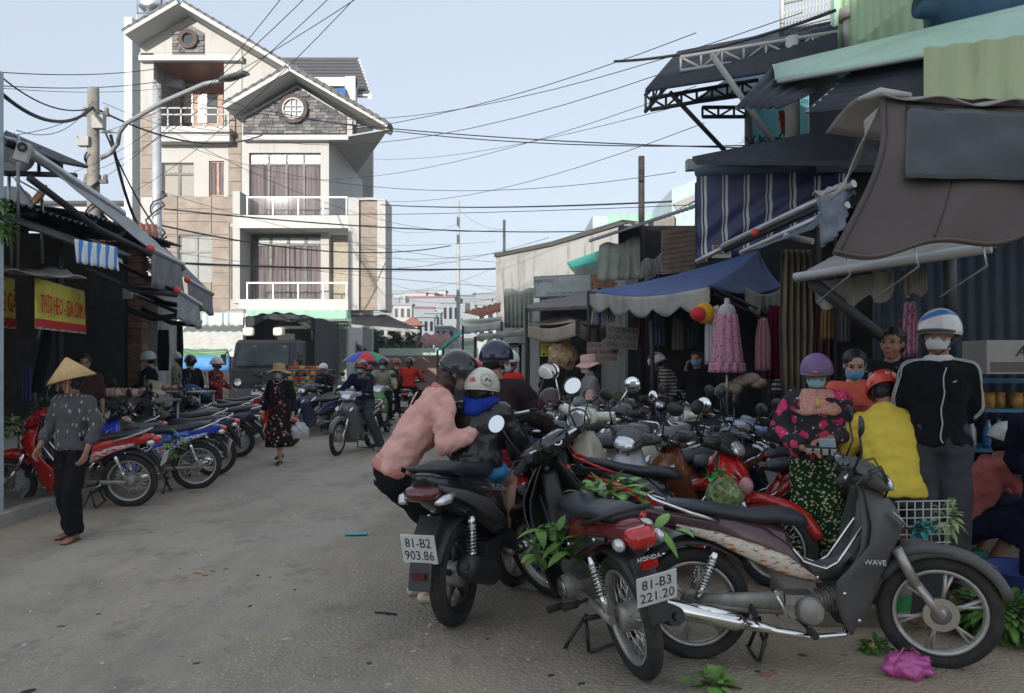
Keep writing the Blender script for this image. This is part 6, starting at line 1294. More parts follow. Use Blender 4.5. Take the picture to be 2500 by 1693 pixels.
def RIDE(**k):
    J = dict(pel=(-.36, 0, .86), wai=(-.33, 0, .99), che=(-.27, 0, 1.17), nec=(-.23, 0, 1.33), hea=(-.18, 0, 1.46), shL=(-.22, .17, 1.28), shR=(-.22, -.17, 1.28), elL=(-.06, .27, 1.07), elR=(-.06, -.27, 1.07), wrL=(.12, .31, 1.03), wrR=(.12, -.31, 1.03),
             hiL=(-.32, .09, .83), hiR=(-.32, -.09, .83), knL=(.06, .17, .70), knR=(.06, -.17, .70), anL=(-.03, .17, .33), anR=(-.03, -.17, .33)); J.update(k); return J
def SQUAT(**k):
    J = dict(pel=(-.12, 0, .28), wai=(-.06, 0, .42), che=(.05, 0, .60), nec=(.14, 0, .74), hea=(.2, 0, .86), shL=(.12, .165, .70), shR=(.12, -.165, .70), elL=(.3, .2, .5), elR=(.3, -.2, .5), wrL=(.48, .12, .36), wrR=(.48, -.12, .36),
             hiL=(-.1, .09, .26), hiR=(-.1, -.09, .26), knL=(.27, .16, .42), knR=(.27, -.16, .42), anL=(.05, .12, .075), anR=(.05, -.12, .075)); J.update(k); return J
def BEND(**k):
    J = dict(pel=(-.1, 0, .90), wai=(.0, 0, 1.0), che=(.16, 0, 1.08), nec=(.32, 0, 1.1), hea=(.43, 0, 1.09), shL=(.28, .165, 1.08), shR=(.28, -.165, 1.08), elL=(.33, .2, .82), elR=(.33, -.2, .82), wrL=(.48, .12, .66), wrR=(.48, -.12, .66),
             hiL=(-.1, .085, .86), hiR=(-.1, -.085, .86), knL=(.0, .09, .47), knR=(.0, -.09, .47), anL=(-.03, .09, .075), anR=(-.03, -.09, .075)); J.update(k); return J
def headM(J, yaw, pitch, roll=0): return Matrix.Translation(J['hea']) @ Euler((radians(roll), radians(pitch), radians(yaw)), 'XYZ').to_matrix().to_4x4()
def person(lab, loc, heading, J, h=1.62, skin=0, top=None, bottom=None, head=None, shoes=None, vox=.016, group=None, hand=None, bulk=1., bare=(), toe=None, hscale=1.0):
    """top: (material, sleeve 0..2, extra thickness, hem drop); bottom: (material, leg end 0..2, looseness); head: dict"""
    J = {k: V(v) for k, v in J.items()}; sc = h / 1.63
    t = empty('person', loc, radians(heading), lab, 'person', group); t.scale = (sc,) * 3
    head = head or {}; HMx = headM(J, head.get('yaw', 0), head.get('pitch', 0), head.get('roll', 0)) @ Matrix.Diagonal((hscale,) * 3 + (1,))
    mb = MB(); B_ = bulk
    W = J['shL'] - J['shR']; Wp = J['hiL'] - J['hiR']
    tor = [(J['pel'] - (J['wai'] - J['pel']) * .5, .09 * B_, .12 * B_), (J['pel'], .105 * B_, .15 * B_), (J['wai'], .088 * B_, .122 * B_), (J['che'], .105 * B_, .148 * B_), (J['che'] * .4 + J['nec'] * .6, .088 * B_, .15 * B_), (J['nec'] + (J['nec'] - J['che']) * .05, .05, .06)]
    ws = [Wp, Wp, (W + Wp * 2) / 2, W, W, W]
    etube(mb, tor, ws)
    cap(mb, J['nec'] - (J['nec'] - J['che']) * .1, .056, HMx @ V((-.015, 0, -.05)), .05)
    def ball(c, r, n=14): mb.ball(HMx @ V(c), r, n, HMx.to_3x3())
    ball((-.012, 0, .028), (.094, .076, .088), 18); ball((.018, 0, -.03), (.066, .060, .078), 16); ball((.045, 0, -.088), (.030, .032, .024)); ball((.072, 0, .028), (.02, .05, .014))
    ball((.088, 0, -.022), (.022, .015, .014)); mb.tube([HMx @ V((.082, 0, .022)), HMx @ V((.094, 0, -.018))], [.008, .013], 8); ball((.074, 0, -.062), (.014, .026, .009))
    for s_ in (-1, 1): ball((-.005, s_ * .078, -.008), (.018, .008, .028)); ball((.052, s_ * .035, -.03), (.03, .024, .028))
    near = vox < .014
    for s_, q in ((1, 'L'), (-1, 'R')):
        sh, el, wr = J['sh' + q], J['el' + q], J['wr' + q]
        cap(mb, sh, .052 * B_, el, .039 * B_); cap(mb, el, .039 * B_, wr, .027); cap(mb, J['che'] * .3 + J['nec'] * .7, .05, sh, .05)
        hd = V(hand[q]) if hand and q in hand else (wr - el); hd.normalize(); side = V((0, 0, 1)).cross(hd); side = side.normalized() if side.length > .2 else V((1, 0, 0))
        pl = V((0, -s_, 0)) if abs(hd.z) > .6 else V((0, 0, -1)); side = hd.cross(pl).normalized(); pn = side.cross(hd).normalized()
        if pn.dot(pl) < 0: pn = -pn
        R3 = Matrix((side, pn, hd)).transposed()
        mb.ball(wr + hd * .05, (.038, .017, .052), 12, R3)
        for k in range(4):
            o_ = (k - 1.5) * .0185; L = (.036, .042, .039, .031)[k]; a = wr + hd * .085 + side * o_; b = a + hd * L + pn * .012; c = b + hd * L * .5 + pn * .03
            cap(mb, a, .0105 if near else .013, b, .010 if near else .012, 8); cap(mb, b, .010 if near else .012, c, .009 if near else .011, 8)
        a = wr + hd * .03 + side * .03 * s_; b = a + hd * .03 + side * .022 * s_ + pn * .012; cap(mb, a, .013, b, .011, 8); cap(mb, b, .011, b + hd * .028 + pn * .006, .010, 8)
        hi, kn, an = J['hi' + q], J['kn' + q], J['an' + q]
        cap(mb, hi, .082 * B_, kn, .054 * B_); cap(mb, kn, .054 * B_, kn * .6 + an * .4 - V((.008, 0, 0)), .05 * B_); cap(mb, kn * .6 + an * .4 - V((.008, 0, 0)), .05 * B_, an, .034)
        fd = V(toe) if toe else V((1, s_ * .12, -.05)); fd.normalize(); heel = an + V((0, 0, -.04)) - fd * .035; cap(mb, an, .034, heel, .028); cap(mb, heel, .028, an + fd * .10 + V((0, 0, -.05)), .026)
        for k in (-1, 0, 1): cap(mb, an + fd * .09 + V((0, k * .022, -.053)), .022, an + fd * .16 + V((0, k * .022, -.058)), .014)
    body = mb.build('body', SK[skin], t); remesh(body, vox * .8 if near else vox, 3 if near else 2)
    # face details
    if not head.get('noface'):
        m = MB()
        for s_ in (-1, 1):
            m = MB(); m.ball(HMx @ V((.079, s_ * .031, .010)), (.010, .014, .0065), 8, HMx.to_3x3()); o = m.build('eye', EYEW, t)
            m = MB(); m.tube([HMx @ V((.083, s_ * .018, .030)), HMx @ V((.078, s_ * .048, .030))], [.005, .003], 5); m.build('eyebrow', HAIRM, o)
        if not head.get('mask'): m = MB(); m.ball(HMx @ V((.083, 0, -.062)), (.006, .024, .007), 10, HMx.to_3x3()); m.build('mouth', LIP, t)
    g = lambda n, m, mt, v=.016, wr=.012, ws_=.09, sm=3: remesh(m.build(n, mt, t), max(v, vox * 1.15), sm, wr, ws_)
    if bottom:
        mt, le, lo = bottom; m = MB()
        etube(m, [(J['pel'] + (J['wai'] - J['pel']) * .75, .103 * B_, .14 * B_), (J['pel'], .118 * B_, .165 * B_), (J['hiL'] * .5 + J['hiR'] * .5 - V((0, 0, .03)), .11 * B_, .16 * B_)], Wp)
        for q in 'LR':
            hi, kn, an = J['hi' + q], J['kn' + q], J['an' + q]; r0, r1, r2 = .098 * B_, .066 * B_ + lo * .5, .046 + lo
            m.ball(hi, r0, 14); k1 = hi + (kn - hi) * min(1, le); m.tube([hi, k1], [r0, r0 + (r1 - r0) * min(1, le)], 14)
            if le > 1: e = kn + (an + V((0, 0, -.01)) - kn) * min(1.0, le - 1); m.ball(kn, r1, 12); m.tube([kn, e], [r1, r1 + (r2 - r1) * min(1, le - 1)], 14)
        g('trousers' if le > 1.2 else 'shorts', m, mt, .016, .02, .11)
    if top:
        mt, sl, th, hem = top; th *= .72; m = MB(); up = (J['wai'] - J['pel']).normalized()
        etube(m, [(J['pel'] - up * hem, .112 * B_ + th, .158 * B_ + th), (J['pel'], .112 * B_ + th, .156 * B_ + th), (J['wai'], .098 * B_ + th, .135 * B_ + th), (J['che'], .117 * B_ + th * .8, .162 * B_ + th * .8), (J['che'] * .4 + J['nec'] * .6, .098 * B_ + th * .6, .16 * B_ + th * .4), (J['nec'] - (J['nec'] - J['che']) * .02, .056, .075)], [Wp, Wp, (W + Wp * 2) / 2, W, W, W])
        for q in 'LR':
            sh, el, wr = J['sh' + q], J['el' + q], J['wr' + q]; a0, a1, a2 = .064 * B_ + th * .5, .052 * B_ + th * .7, .036 + th * .8
            cap(m, J['che'] * .3 + J['nec'] * .7, .06, sh, a0); k1 = sh + (el - sh) * min(1, sl); m.tube([sh, k1], [a0, a0 + (a1 - a0) * min(1, sl)], 14)
            if sl > 1: m.ball(el, a1, 12); m.tube([el, el + (wr - el) * min(1., sl - 1)], [a1, a1 + (a2 - a1) * min(1, sl - 1)], 12)
        g('top', m, mt, .014, head.get('wr', .02 if th > .005 else .013), .1)
    if 'collar' in head: m = MB(); m.tube([J['nec'] + V((.05 * cos(a) , .062 * sin(a), -.012 + .01 * cos(a))) for a in [2 * pi * k / 16 for k in range(16)]], .024, 8, closed=True, flat=1.4); m.build('collar', head['collar'], t)
    R3 = HMx.to_3x3()
    if head.get('hair') is not None:
        m = MB(); hm = head.get('hairm', HAIRM); m.ball(HMx @ V((-.026, 0, .036)), (.098, .087, .092), 18, R3); m.ball(HMx @ V((-.04, 0, -.015)), (.066, .078, .07), 14, R3)
        if head['hair'] in ('long', 'tail'):
            a = HMx @ V((-.09, 0, .0)); dn = V((-.04, 0, -1)); L = .3; m.tube([a, a + V((-.03, 0, -.05)), a + dn * L * .6, a + dn * L], [.03, .038, .03, .008], 10)
        if head['hair'] == 'loose': a = HMx @ V((-.05, 0, -.02)); m.tube([a, a + V((-.05, 0, -.14)), a + V((-.03, .03, -.34))], [.085, .07, .03], 12)
        if head['hair'] == 'bun': m.ball(HMx @ V((-.115, 0, .05)), .04, 10)
        o = m.build('hair', hm, t); remesh(o, .012, 1, .012, .02)
    if head.get('mask'):
        m = MB(); m.grid(lambda u, v: HMx @ V((.105 - .085 * abs(2 * u - 1) ** 2.2 - .02 * abs(2 * v - 1) ** 2 - (.012 if v < .3 else 0) * (.3 - v) * 3, (u - .5) * 2 * .070 * (1 - .12 * abs(2 * v - 1)), -.005 - .085 * v)), 14, 8); o = m.build('face_mask', head['mask'], t, solid=.002)
        m = MB()
        for s_ in (-1, 1): m.tube([HMx @ V((.03, s_ * .069, -.03)), HMx @ V((-.0, s_ * .084, .01)), HMx @ V((-.02, s_ * .08, -.02))], .002, 5)
        m.build('mask_strap', WH2, t)
    if head.get('helmet'):
        m = MB(); MS = HMx @ Matrix.Translation((-.012, 0, .028)) @ Euler((0, radians(head.get('htilt', -4)), 0)).to_matrix().to_4x4() @ Matrix.Diagonal((.130, .113, .126, 1))
        m.lathe([(cos(a), sin(a)) for a in [-.22, -.1, .1, .3, .5, .7, .9, 1.1, 1.3, 1.45, 1.57]], 32, MS); o = m.build('helmet', head['helmet'], t, solid=.012); 
        m = MB(); m.lathe([(1.03, -.24), (1.03, -.16), (.99, -.16)], 32, MS); m.build('helmet_rim', head.get('rim', BPL), o)
        if head.get('visor'): m = MB(); m.grid(lambda u, v: MS @ V((cos((u - .5) * 2.2) * (1 + .34 * v * cos((u - .5) * 2.0)), sin((u - .5) * 2.2) * (1 + .08 * v), -.02 - .16 * v - .04 * abs(u - .5))), 16, 4); m.build('helmet_visor', head['visor'], o, solid=.004)
        if head.get('stripe'): m = MB(); m.grid(lambda u, v: (lambda az, el: MS @ V((1.075 * cos(az) * cos(el), 1.075 * sin(az) * cos(el), 1.075 * sin(el))))(head.get('srot', 0) + u * 3.0, .42 + .42 * sin(pi * u) + (v - .5) * .34 * sin(pi * min(1, u + .18))), 16, 4); m.build('helmet_stripe', head['stripe'], o)
        m = MB()
        for s_ in (-1, 1): m.tube([HMx @ V((.01, s_ * .095, .0)), HMx @ V((.025, s_ * .07, -.07)), HMx @ V((.035, 0, -.118))], .006, 5); m.tube([HMx @ V((-.07, s_ * .085, 0)), HMx @ V((.02, s_ * .075, -.06))], .006, 5)
        m.build('chin_strap', BPL, t)
    ht = head.get('hat')
    if ht:
        kind, hm, r = ht; m = MB(); MS = HMx @ Matrix.Translation((-.01, 0, .05)) @ Euler((0, radians(head.get('htilt', 0)), 0)).to_matrix().to_4x4()
        if kind == 'cone':
            m.lathe([(0.0, .185), (.012, .18), (r * .5, .085), (r, -.03)], 40, MS); o = m.build('conical_hat', hm, t, solid=.004)
            for k in range(1, 14): q = MB(); rr_ = r * k / 14; q.lathe([(rr_ + .0015, .183 - .213 * k / 14 + .004), (rr_ + .004, .183 - .213 * k / 14 + .001)], 40, MS); 
            m = MB(); m.tube([HMx @ V((.0, .09, .03)), HMx @ V((.03, .05, -.09)), HMx @ V((.035, 0, -.125)), HMx @ V((.03, -.05, -.09)), HMx @ V((.0, -.09, .03))], .008, 6); m.build('chin_ribbon', mat('ribbon', (.62, .45, .28), .8), t)
        elif kind == 'sun':
            m.grid(lambda u, v: MS @ V(((lambda a, q: ((.105 + (r - .105) * max(0, (q - .5) * 2)) * cos(a) if q > .5 else .105 * min(1, q * 2.6) * cos(a)))(2 * pi * u, v), (lambda a, q: ((.095 + (r - .095) * max(0, (q - .5) * 2)) * sin(a) if q > .5 else .095 * min(1, q * 2.6) * sin(a)))(2 * pi * u, v), (.105 - .05 * max(0, v * 2 - .6) if v < .5 else .0 - .055 * (v - .5) * 2 + .02 * sin(6 * pi * u + 1) * (v - .5) * 2))), 40, 12); o = m.build('sun_hat', hm, t, solid=.004)
            m = MB(); m.lathe([(.112, -.0), (.11, .03)], 28, MS); m.build('hat_band', head.get('band', hm), o)
        elif kind == 'cap':
            m.lathe([(cos(a) * .108, sin(a) * .09) for a in [0, .3, .6, .9, 1.2, 1.4, 1.57]], 24, MS @ Matrix.Translation((0, 0, -.02)))
            m.grid(lambda u, v: MS @ V((cos((u - .5) * 1.9) * (.105 + .085 * v * cos((u - .5) * 1.9)), sin((u - .5) * 1.9) * .105, -.02 - .03 * v)), 12, 3); o = m.build('cap', hm, t, solid=.004)
    if shoes:
        kind, sm_ = shoes
        for q, s_ in (('L', 1), ('R', -1)):
            an = J['an' + q]; fd = V(toe) if toe else V((1, s_ * .12, -.05)); fd.normalize(); m = MB()
            if kind == 'sandal': m.tube([an - fd * .06 + V((0, 0, -.073)), an + fd * .06 + V((0, 0, -.075)), an + fd * .17 + V((0, 0, -.078))], [.036, .04, .034], 10, flat=.25, up=(0, 0, 1)); m.tube([an + fd * .08 + V((0, -.042, -.07)), an + fd * .08 + V((0, 0, -.018)), an + fd * .08 + V((0, .042, -.07))], .012, 6, flat=.5)
            else: cap(m, an - fd * .045 + V((0, 0, -.045)), .036, an + fd * .10 + V((0, 0, -.05)), .036); m.ball(an + fd * .13 + V((0, 0, -.055)), (.05, .038, .025), 12)
            o = m.build('shoe' if kind != 'sandal' else 'sandal', sm_, t)
            if kind != 'sandal': remesh(o, .012, 1)
    t['_h'] = h; del t['_h']
    return t, J, HMx
SURG = mat('mask_blue', (.32, .56, .62), .8, var=.05, bs=30); SURG2 = mat('mask_bright_blue', (.10, .38, .62), .8); WMASK = mat('mask_white', (.62, .64, .64), .8); GMASK = mat('mask_grey', (.30, .28, .27), .85)
BKF = fabric('cloth_black', (.012, .012, .014)); NAVY = fabric('cloth_navy', (.014, .017, .045)); PINK = fabric('jacket_pink', (.76, .43, .37), .05); OLV = fabric('cloth_olive', (.30, .30, .23)); YEL = fabric('shirt_yellow', (.75, .56, .08), .08, 9, .8); CORAL = fabric('shirt_coral', (.78, .15, .10)); JEAN = fabric('jeans_grey', (.055, .058, .066), .25); JEANB = fabric('jeans_blue', (.05, .08, .16), .25); REDF = fabric('cloth_red', (.50, .03, .02)); TEALF = fabric('cloth_teal', (.03, .25, .32)); DBR = fabric('sweater_brown', (.035, .022, .024), .15, 16); GRF = fabric('cloth_grey', (.24, .25, .26)); PRED = fabric('shirt_rose', (.55, .16, .15)); DGR = fabric('cloth_charcoal', (.03, .03, .032)); BSW = fabric('sweater_blue', (.05, .10, .22)); KHA = fabric('cloth_khaki', (.20, .17, .12))
LEATH = mat('black_leather', (.010, .010, .011), .33, var=.2, bs=5, bst=.6, coat=.15)
GLB = stripes('blouse_dashes', [(0, (.085, .082, .085)), (.86, (.30, .29, .30)), (.93, (.085, .082, .085))], 0, .055, .85)
def dash_mat():
    m, t, b = nodes('grey_blouse_dashes'); c = coords(t, 'Object', (22, 22, 11)); vo = N(t, 'TexVoronoi', Scale=1.); vo.distance = 'CHEBYCHEV'
    mp = N(t, 'Mapping'); mp.inputs['Rotation'].default_value = (.6, .4, .5); t.links.new(c, mp.inputs[0]); t.links.new(mp.outputs[0], vo.inputs['Vector'])
    sp = t.nodes.new('ShaderNodeSeparateXYZ'); t.links.new(vo.outputs[0], sp.inputs[0])
    out = mixc(t, ramp(t, vo.outputs[0], [(.16, 1), (.2, 0)]), (.085, .08, .085), (.40, .38, .38)); t.links.new(out, b.inputs['Base Color']); b.inputs['Roughness'].default_value = .85; bump(t, b, noise(t, coords(t), 8, 4), .6); return m
DASH = dash_mat()
FLOR = spots('floral_dress', (.014, .012, .014), [(11, .30, (.42, .13, .11), 1), (13, .22, (.60, .48, .42), 4), (18, .22, (.34, .06, .06), 7)])
REIN = spots('pink_pattern_sweater', (.04, .035, .042), [(5.5, .40, (.62, .05, .16), 2), (9, .30, (.55, .05, .13), 6), (19, .17, (.5, .48, .5), 5)], bs=20)
GDOT = spots('green_dotted_cloth', (.012, .045, .016), [(34, .34, (.55, .52, .32), 1), (21, .18, (.35, .40, .15), 3)])
FLB = spots('black_floral_shirt', (.014, .014, .018), [(13, .22, (.40, .38, .38), 2), (19, .15, (.25, .27, .32), 6)])
REDP = spots('red_pattern_cloth', (.22, .03, .025), [(9, .34, (.02, .02, .022), 1), (12, .24, (.62, .52, .48), 4)])
CAMO = spots('camo_cloth', (.20, .15, .10), [(9, .35, (.06, .05, .035), 1), (12, .3, (.34, .28, .2), 4)])
CHECK = mat('pink_check_scarf', (.60, .30, .24), .9, var=.35, vs=70, bs=50, bst=.5, spec=.1)
STRW = mat('straw_hat', (.62, .42, .19), .8, var=.12, vs=30, bs=120, bst=.4); TANH = mat('tan_hat', (.42, .29, .16), .85, var=.1, bs=60); CREAMH = mat('cream_hat', (.50, .44, .30), .85, bs=60); PINKH = mat('pink_hat', (.60, .36, .34), .85)
HW = paint('helmet_white', (.74, .74, .72)); HCR = paint('helmet_cream', (.66, .63, .54)); HNV = paint('helmet_navy', (.012, .02, .055), .15); HBK = paint('helmet_black', (.010, .012, .022), .12); HRD = paint('helmet_red', (.72, .045, .012), .2); HPU = mat('helmet_purple', (.20, .12, .30), .5, var=.1, dirt=.5); HPK = paint('helmet_magenta', (.5, .02, .07)); HSI = paint('helmet_silver', (.3, .3, .31)); HMR = paint('helmet_maroon', (.2, .02, .03))
ORS = mat('orange_sandal', (.65, .17, .02), .5); BRS = mat('brown_sandal', (.10, .035, .025), .6); CRS = mat('cream_shoe', (.62, .56, .42), .6); BKS = mat('black_shoe', (.015, .015, .017), .5)
def plastic_bag(lab, p, r, m, ties=True, fill=None, z=None):
    t = empty('plastic_bag', p, 0, lab, 'plastic bag'); sd_ = rnd.random() * 9
    mb = MB(); mb.ball((0, 0, 0), 1, 44); vs = []
    for v in mb.v: d = V(v); k = 1 + .28 * MN.noise(d * 2.2 + V((sd_, 0, 0))) + .14 * MN.noise(d * 7 + V((sd_, 0, 0))) + .14 * abs(MN.noise(d * 15 + V((sd_, 3, 0)))); q = V((d.x * r[0], d.y * r[1], max(d.z, -.75) * r[2])) * k; vs.append(tuple(q))
    mb.v = vs; mb.build('bag', m, t)
    if ties:
        mb = MB()
        for s_ in (-1, 1): mb.tube([(s_ * r[0] * .5, 0, r[2] * .7), (s_ * r[0] * .2, 0, r[2] * 1.5), (s_ * .01, 0, r[2] * ties if ties is not True else r[2] * 2.1)], [.012, .006, .004], 6, flat=.4)
        mb.build('handle', m, t)
    if fill:
        mb = MB(); mb.box((0, 0, -r[2] * .15), (r[0] * 1.1, r[1] * 1.0, r[2] * .9), (.1, .1, .3)); mb.build('contents', fill, t)
    return t
def bagmat(n, c, a=.55): return mat(n, c, .25, var=.2, vs=20, bs=18, bst=.9, alpha=a, coat=.6)
CLR = bagmat('clear_bag', (.75, .77, .78), .5)

# --- 1 conical hat woman
t, J, Hx = person('woman in a conical straw hat, grey patterned blouse and black trousers walking at the left', G(178, 1318), -102, WALK(knL=(.1, .07, .49), anL=(.05, .06, .085), knR=(.0, -.09, .47), anR=(-.10, -.10, .09), wrR=(.12, -.26, .90), elR=(-.02, -.25, 1.1), elL=(-.02, .24, 1.09), wrL=(.1, .24, .87)), 1.50, 1, (DASH, 1.75, .022, .06), (BKF, 2, .035), dict(hat=('cone', STRW, .215), yaw=-62, pitch=8, hair='short', collar=DASH, htilt=6), ('sandal', BRS), .013)
# --- 2 floral dress woman
t, J, Hx = person('woman in a long black coat and floral dress with a tan hat and blue mask', G(682, 1132), -96, WALK(knL=(.12, .06, .49), anL=(.10, .05, .085), anR=(-.2, -.06, .14), knR=(.02, -.06, .47), wrL=(.08, .27, .86), wrR=(.0, -.27, .87)), 1.50, 2, (BKF, 1.95, .016, .02), None, dict(hat=('sun', TANH, .20), mask=SURG, hair='long', yaw=4, htilt=-6), ('shoe', BKS), .016)
m = MB(); m.lathe([(.10, 1.33), (.13, 1.2), (.125, 1.05), (.15, .92), (.19, .6), (.22, .30), (.21, .295)], 32, Matrix.Diagonal((.95, 1, 1, 1))); m.v = [(x + .025 * sin(atan2(y, x) * 7) * max(0, 1 - z) + .03, y * (1 + .05 * sin(atan2(y, x) * 7) * max(0, 1 - z)), z) for x, y, z in m.v]; m.build('dress', FLOR, t, solid=.004)
m = MB(); m.grid(lambda u, v: (lambda a, z, r: (r * cos(a) * .85 - .01, r * sin(a) * 1.05, z))(radians(62 + 236 * u), 1.3 - .93 * v, .13 + .075 * v + .022 * v * sin(u * 26)), 44, 14); m.build('coat', fabric('coat_black', (.022, .021, .023)), t, solid=.008)
m = MB()
for k in range(19): a = radians(-75 + 150 * k / 18); m.ball((.02 + .095 * cos(a), .085 * sin(a), 1.39 - .055 * cos(a) ** 2), .0075, 8)
m.build('pearl_necklace', WH2, t)
hp = G(682, 1132) + V((fx(735, 11.4) - fx(682, 11.4), .05, .78))
plastic_bag('white translucent bag with a box carried by the woman in the floral dress', V((fx(735, 11.3), 11.25, fz(1052, 11.3))), (.12, .08, .12), CLR, 2.3, WH2)
# --- 3.. riders
person('man in navy jacket, blue mask and red helmet sitting astride with one foot down', (-2.72, 13.35, 0), 253, RIDE(knL=(.02, .26, .62), anL=(-.12, .44, .09), wrR=(.12, -.3, 1.03), elL=(.0, .26, 1.05), wrL=(.14, .20, 1.04)), 1.62, 1, (NAVY, 2, .03, .02), (JEAN, 1.95, .035), dict(helmet=HMR, stripe=WH2, mask=SURG, yaw=4, visor=HMR), ('sandal', ORS), .018, hand={'L': (.3, -1, 0)})
person('rider in an olive jacket and black helmet coming towards the camera', (-2.78, 16.3, 0), 268, RIDE(), 1.66, 1, (OLV, 2, .03, .02), (BKF, 1.95, .03), dict(helmet=HBK, mask=SURG, rim=BPL), ('sandal', BRS), .02)
person('rider in a teal jacket with blue mask on the white scooter', (-3.55, 17.8, 0), 262, RIDE(), 1.58, 1, (TEALF, 2, .03, .02), (BKF, 1.95, .03), dict(helmet=HBK, mask=SURG2), ('sandal', BRS), .024)
person('rider with a maroon helmet and red jacket riding away between the oncoming riders', (-3.55, 19.2, 0), 95, RIDE(), 1.5, 1, (REDF, 2, .02, .02), (BKF, 1.95, .03), dict(helmet=HMR, hair='short', noface=1), ('shoe', BKS), .024)
person('woman in a red shirt with a ponytail and black helmet riding away in the distance', (-2.7, 20.5, 0), 88, RIDE(), 1.68, 1, (REDF, 1.9, .012, .02), (BKF, 1.95, .03), dict(helmet=HBK, hair='tail', noface=1), ('shoe', BKS), .024)
person('man in a brown shirt standing by the egg stall right of the truck', (fx(730, 19.5), 19.5, 0), 200, STAND(), 1.64, 1, (KHA, .6, .01, .04), (BKF, 1.95, .03), dict(hair='short'), ('shoe', BKS), .026)
person('person with a white helmet behind the navy jacket rider', (fx(790, 18.6), 18.6, 0), 255, STAND(), 1.48, 1, (BKF, 1.9, .02, .04), (BKF, 1.95, .03), dict(helmet=HW), ('shoe', BKS), .026)
person('person with a maroon helmet beyond the olive rider', (fx(968, 21.5), 21.5, 0), 100, STAND(), 1.6, 1, (DGR, 1.9, .02, .04), (BKF, 1.95, .03), dict(helmet=HMR), ('shoe', BKS), .026)
# --- 7 pink jacket woman
t, J, Hx = person('woman in a pink jacket and black helmet bending over the child on the scooter', (-.66, 5.08, 0), 14, dict(pel=(-.14, 0, .84), wai=(-.06, 0, .99), che=(.10, 0, 1.22), nec=(.20, -.01, 1.38), hea=(.30, -.02, 1.49), shL=(.16, .165, 1.33), shR=(.17, -.165, 1.32), elL=(.38, .18, 1.16), elR=(.18, -.25, 1.05), wrL=(.55, .1, 1.1), wrR=(.42, -.22, 1.13), hiL=(-.13, .085, .80), hiR=(-.13, -.085, .80), knL=(.16, .09, .46), knR=(.2, -.09, .47), anL=(.05, .09, .075), anR=(.1, -.09, .075)), 1.63, 2, (PINK, 1.8, .032, .0), (BKF, 1.8, .01), dict(helmet=HBK, wr=.036, mask=GMASK, hair='loose', hairm=HAIRB, pitch=32, yaw=-14, rim=HBK), ('shoe', CRS), .012)
rib = fabric('jacket_rib', (.62, .25, .21), .1, 40)
def band(cn, ax, rx, ry, w, r_=.014):
    ax = V(ax).normalized(); w = V(w); w = (w - ax * w.dot(ax)).normalized(); d = ax.cross(w); q = MB(); q.tube([V(cn) + w * cos(2 * pi * k / 24) * ry + d * sin(2 * pi * k / 24) * rx for k in range(24)], r_, 8, closed=True, flat=2.2, up=ax); return q.build('rib_band', rib, t)
band(J['pel'] + V((-.0, 0, .02)), J['wai'] - J['pel'], .125, .165, (0, 1, 0)); band(J['nec'] + V((-.01, 0, .0)), J['nec'] - J['che'], .06, .075, (0, 1, 0))
for q_ in 'LR': e_, w_ = J['el' + q_], J['wr' + q_]; band(e_ * .22 + w_ * .78, w_ - e_, .042, .042, (0, 0, 1), .012)
q = MB(); q.tube([J['nec'] + V((.06, -.05, .03)), J['shR'] * .5 + J['che'] * .5 + V((-.09, .02, .10)), J['che'] + V((-.135, .03, -.03)), J['wai'] + V((-.10, .12, .0)), J['wai'] + V((.02, .17, -.03))], .009, 6, flat=2); q.build('bag_strap', BKF, t)
# --- 8 child
t, J, Hx = person('child in a black leather jacket and cream helmet sitting on the black scooter', (-.12, 5.27, .06), 66, RIDE(pel=(-.30, 0, .92), wai=(-.29, 0, 1.02), che=(-.26, 0, 1.17), nec=(-.23, 0, 1.30), hea=(-.20, 0, 1.41), shL=(-.23, .16, 1.26), shR=(-.23, -.16, 1.26), elL=(-.10, .24, 1.08), elR=(-.14, -.25, 1.07), wrL=(.08, .2, 1.02), wrR=(.03, -.22, .99), hiL=(-.28, .09, .88), hiR=(-.28, -.09, .88), knL=(.02, .2, .74), knR=(.02, -.12, .76), anL=(-.02, .2, .40), anR=(-.08, -.13, .42)), 1.52, 2, (LEATH, 2, .045, .03), (mat('shorts_blue', (.05, .33, .68), .7, bs=8), .5, .0), dict(helmet=HCR, noface=1, hair='short', pitch=12, rim=HCR), None, .012, hscale=1.06)
m = MB(); m.tube([J['nec'] + V((.075 * cos(a), .10 * sin(a), .03 + .02 * cos(a))) for a in [2 * pi * k / 18 for k in range(18)]], .04, 10, closed=True, flat=1.3); m.tube([J['nec'] + V((-.10, .06 * s_, -.02)) for s_ in (-1, 0, 1)], [.04, .06, .04], 10); o = m.build('hood', fabric('blue_scarf', (.015, .04, .28)), t); remesh(o, .012, 2, .015, .05)
MSc = Hx @ Matrix.Translation((-.012, 0, .028)) @ Matrix.Diagonal((.130, .113, .126, 1))
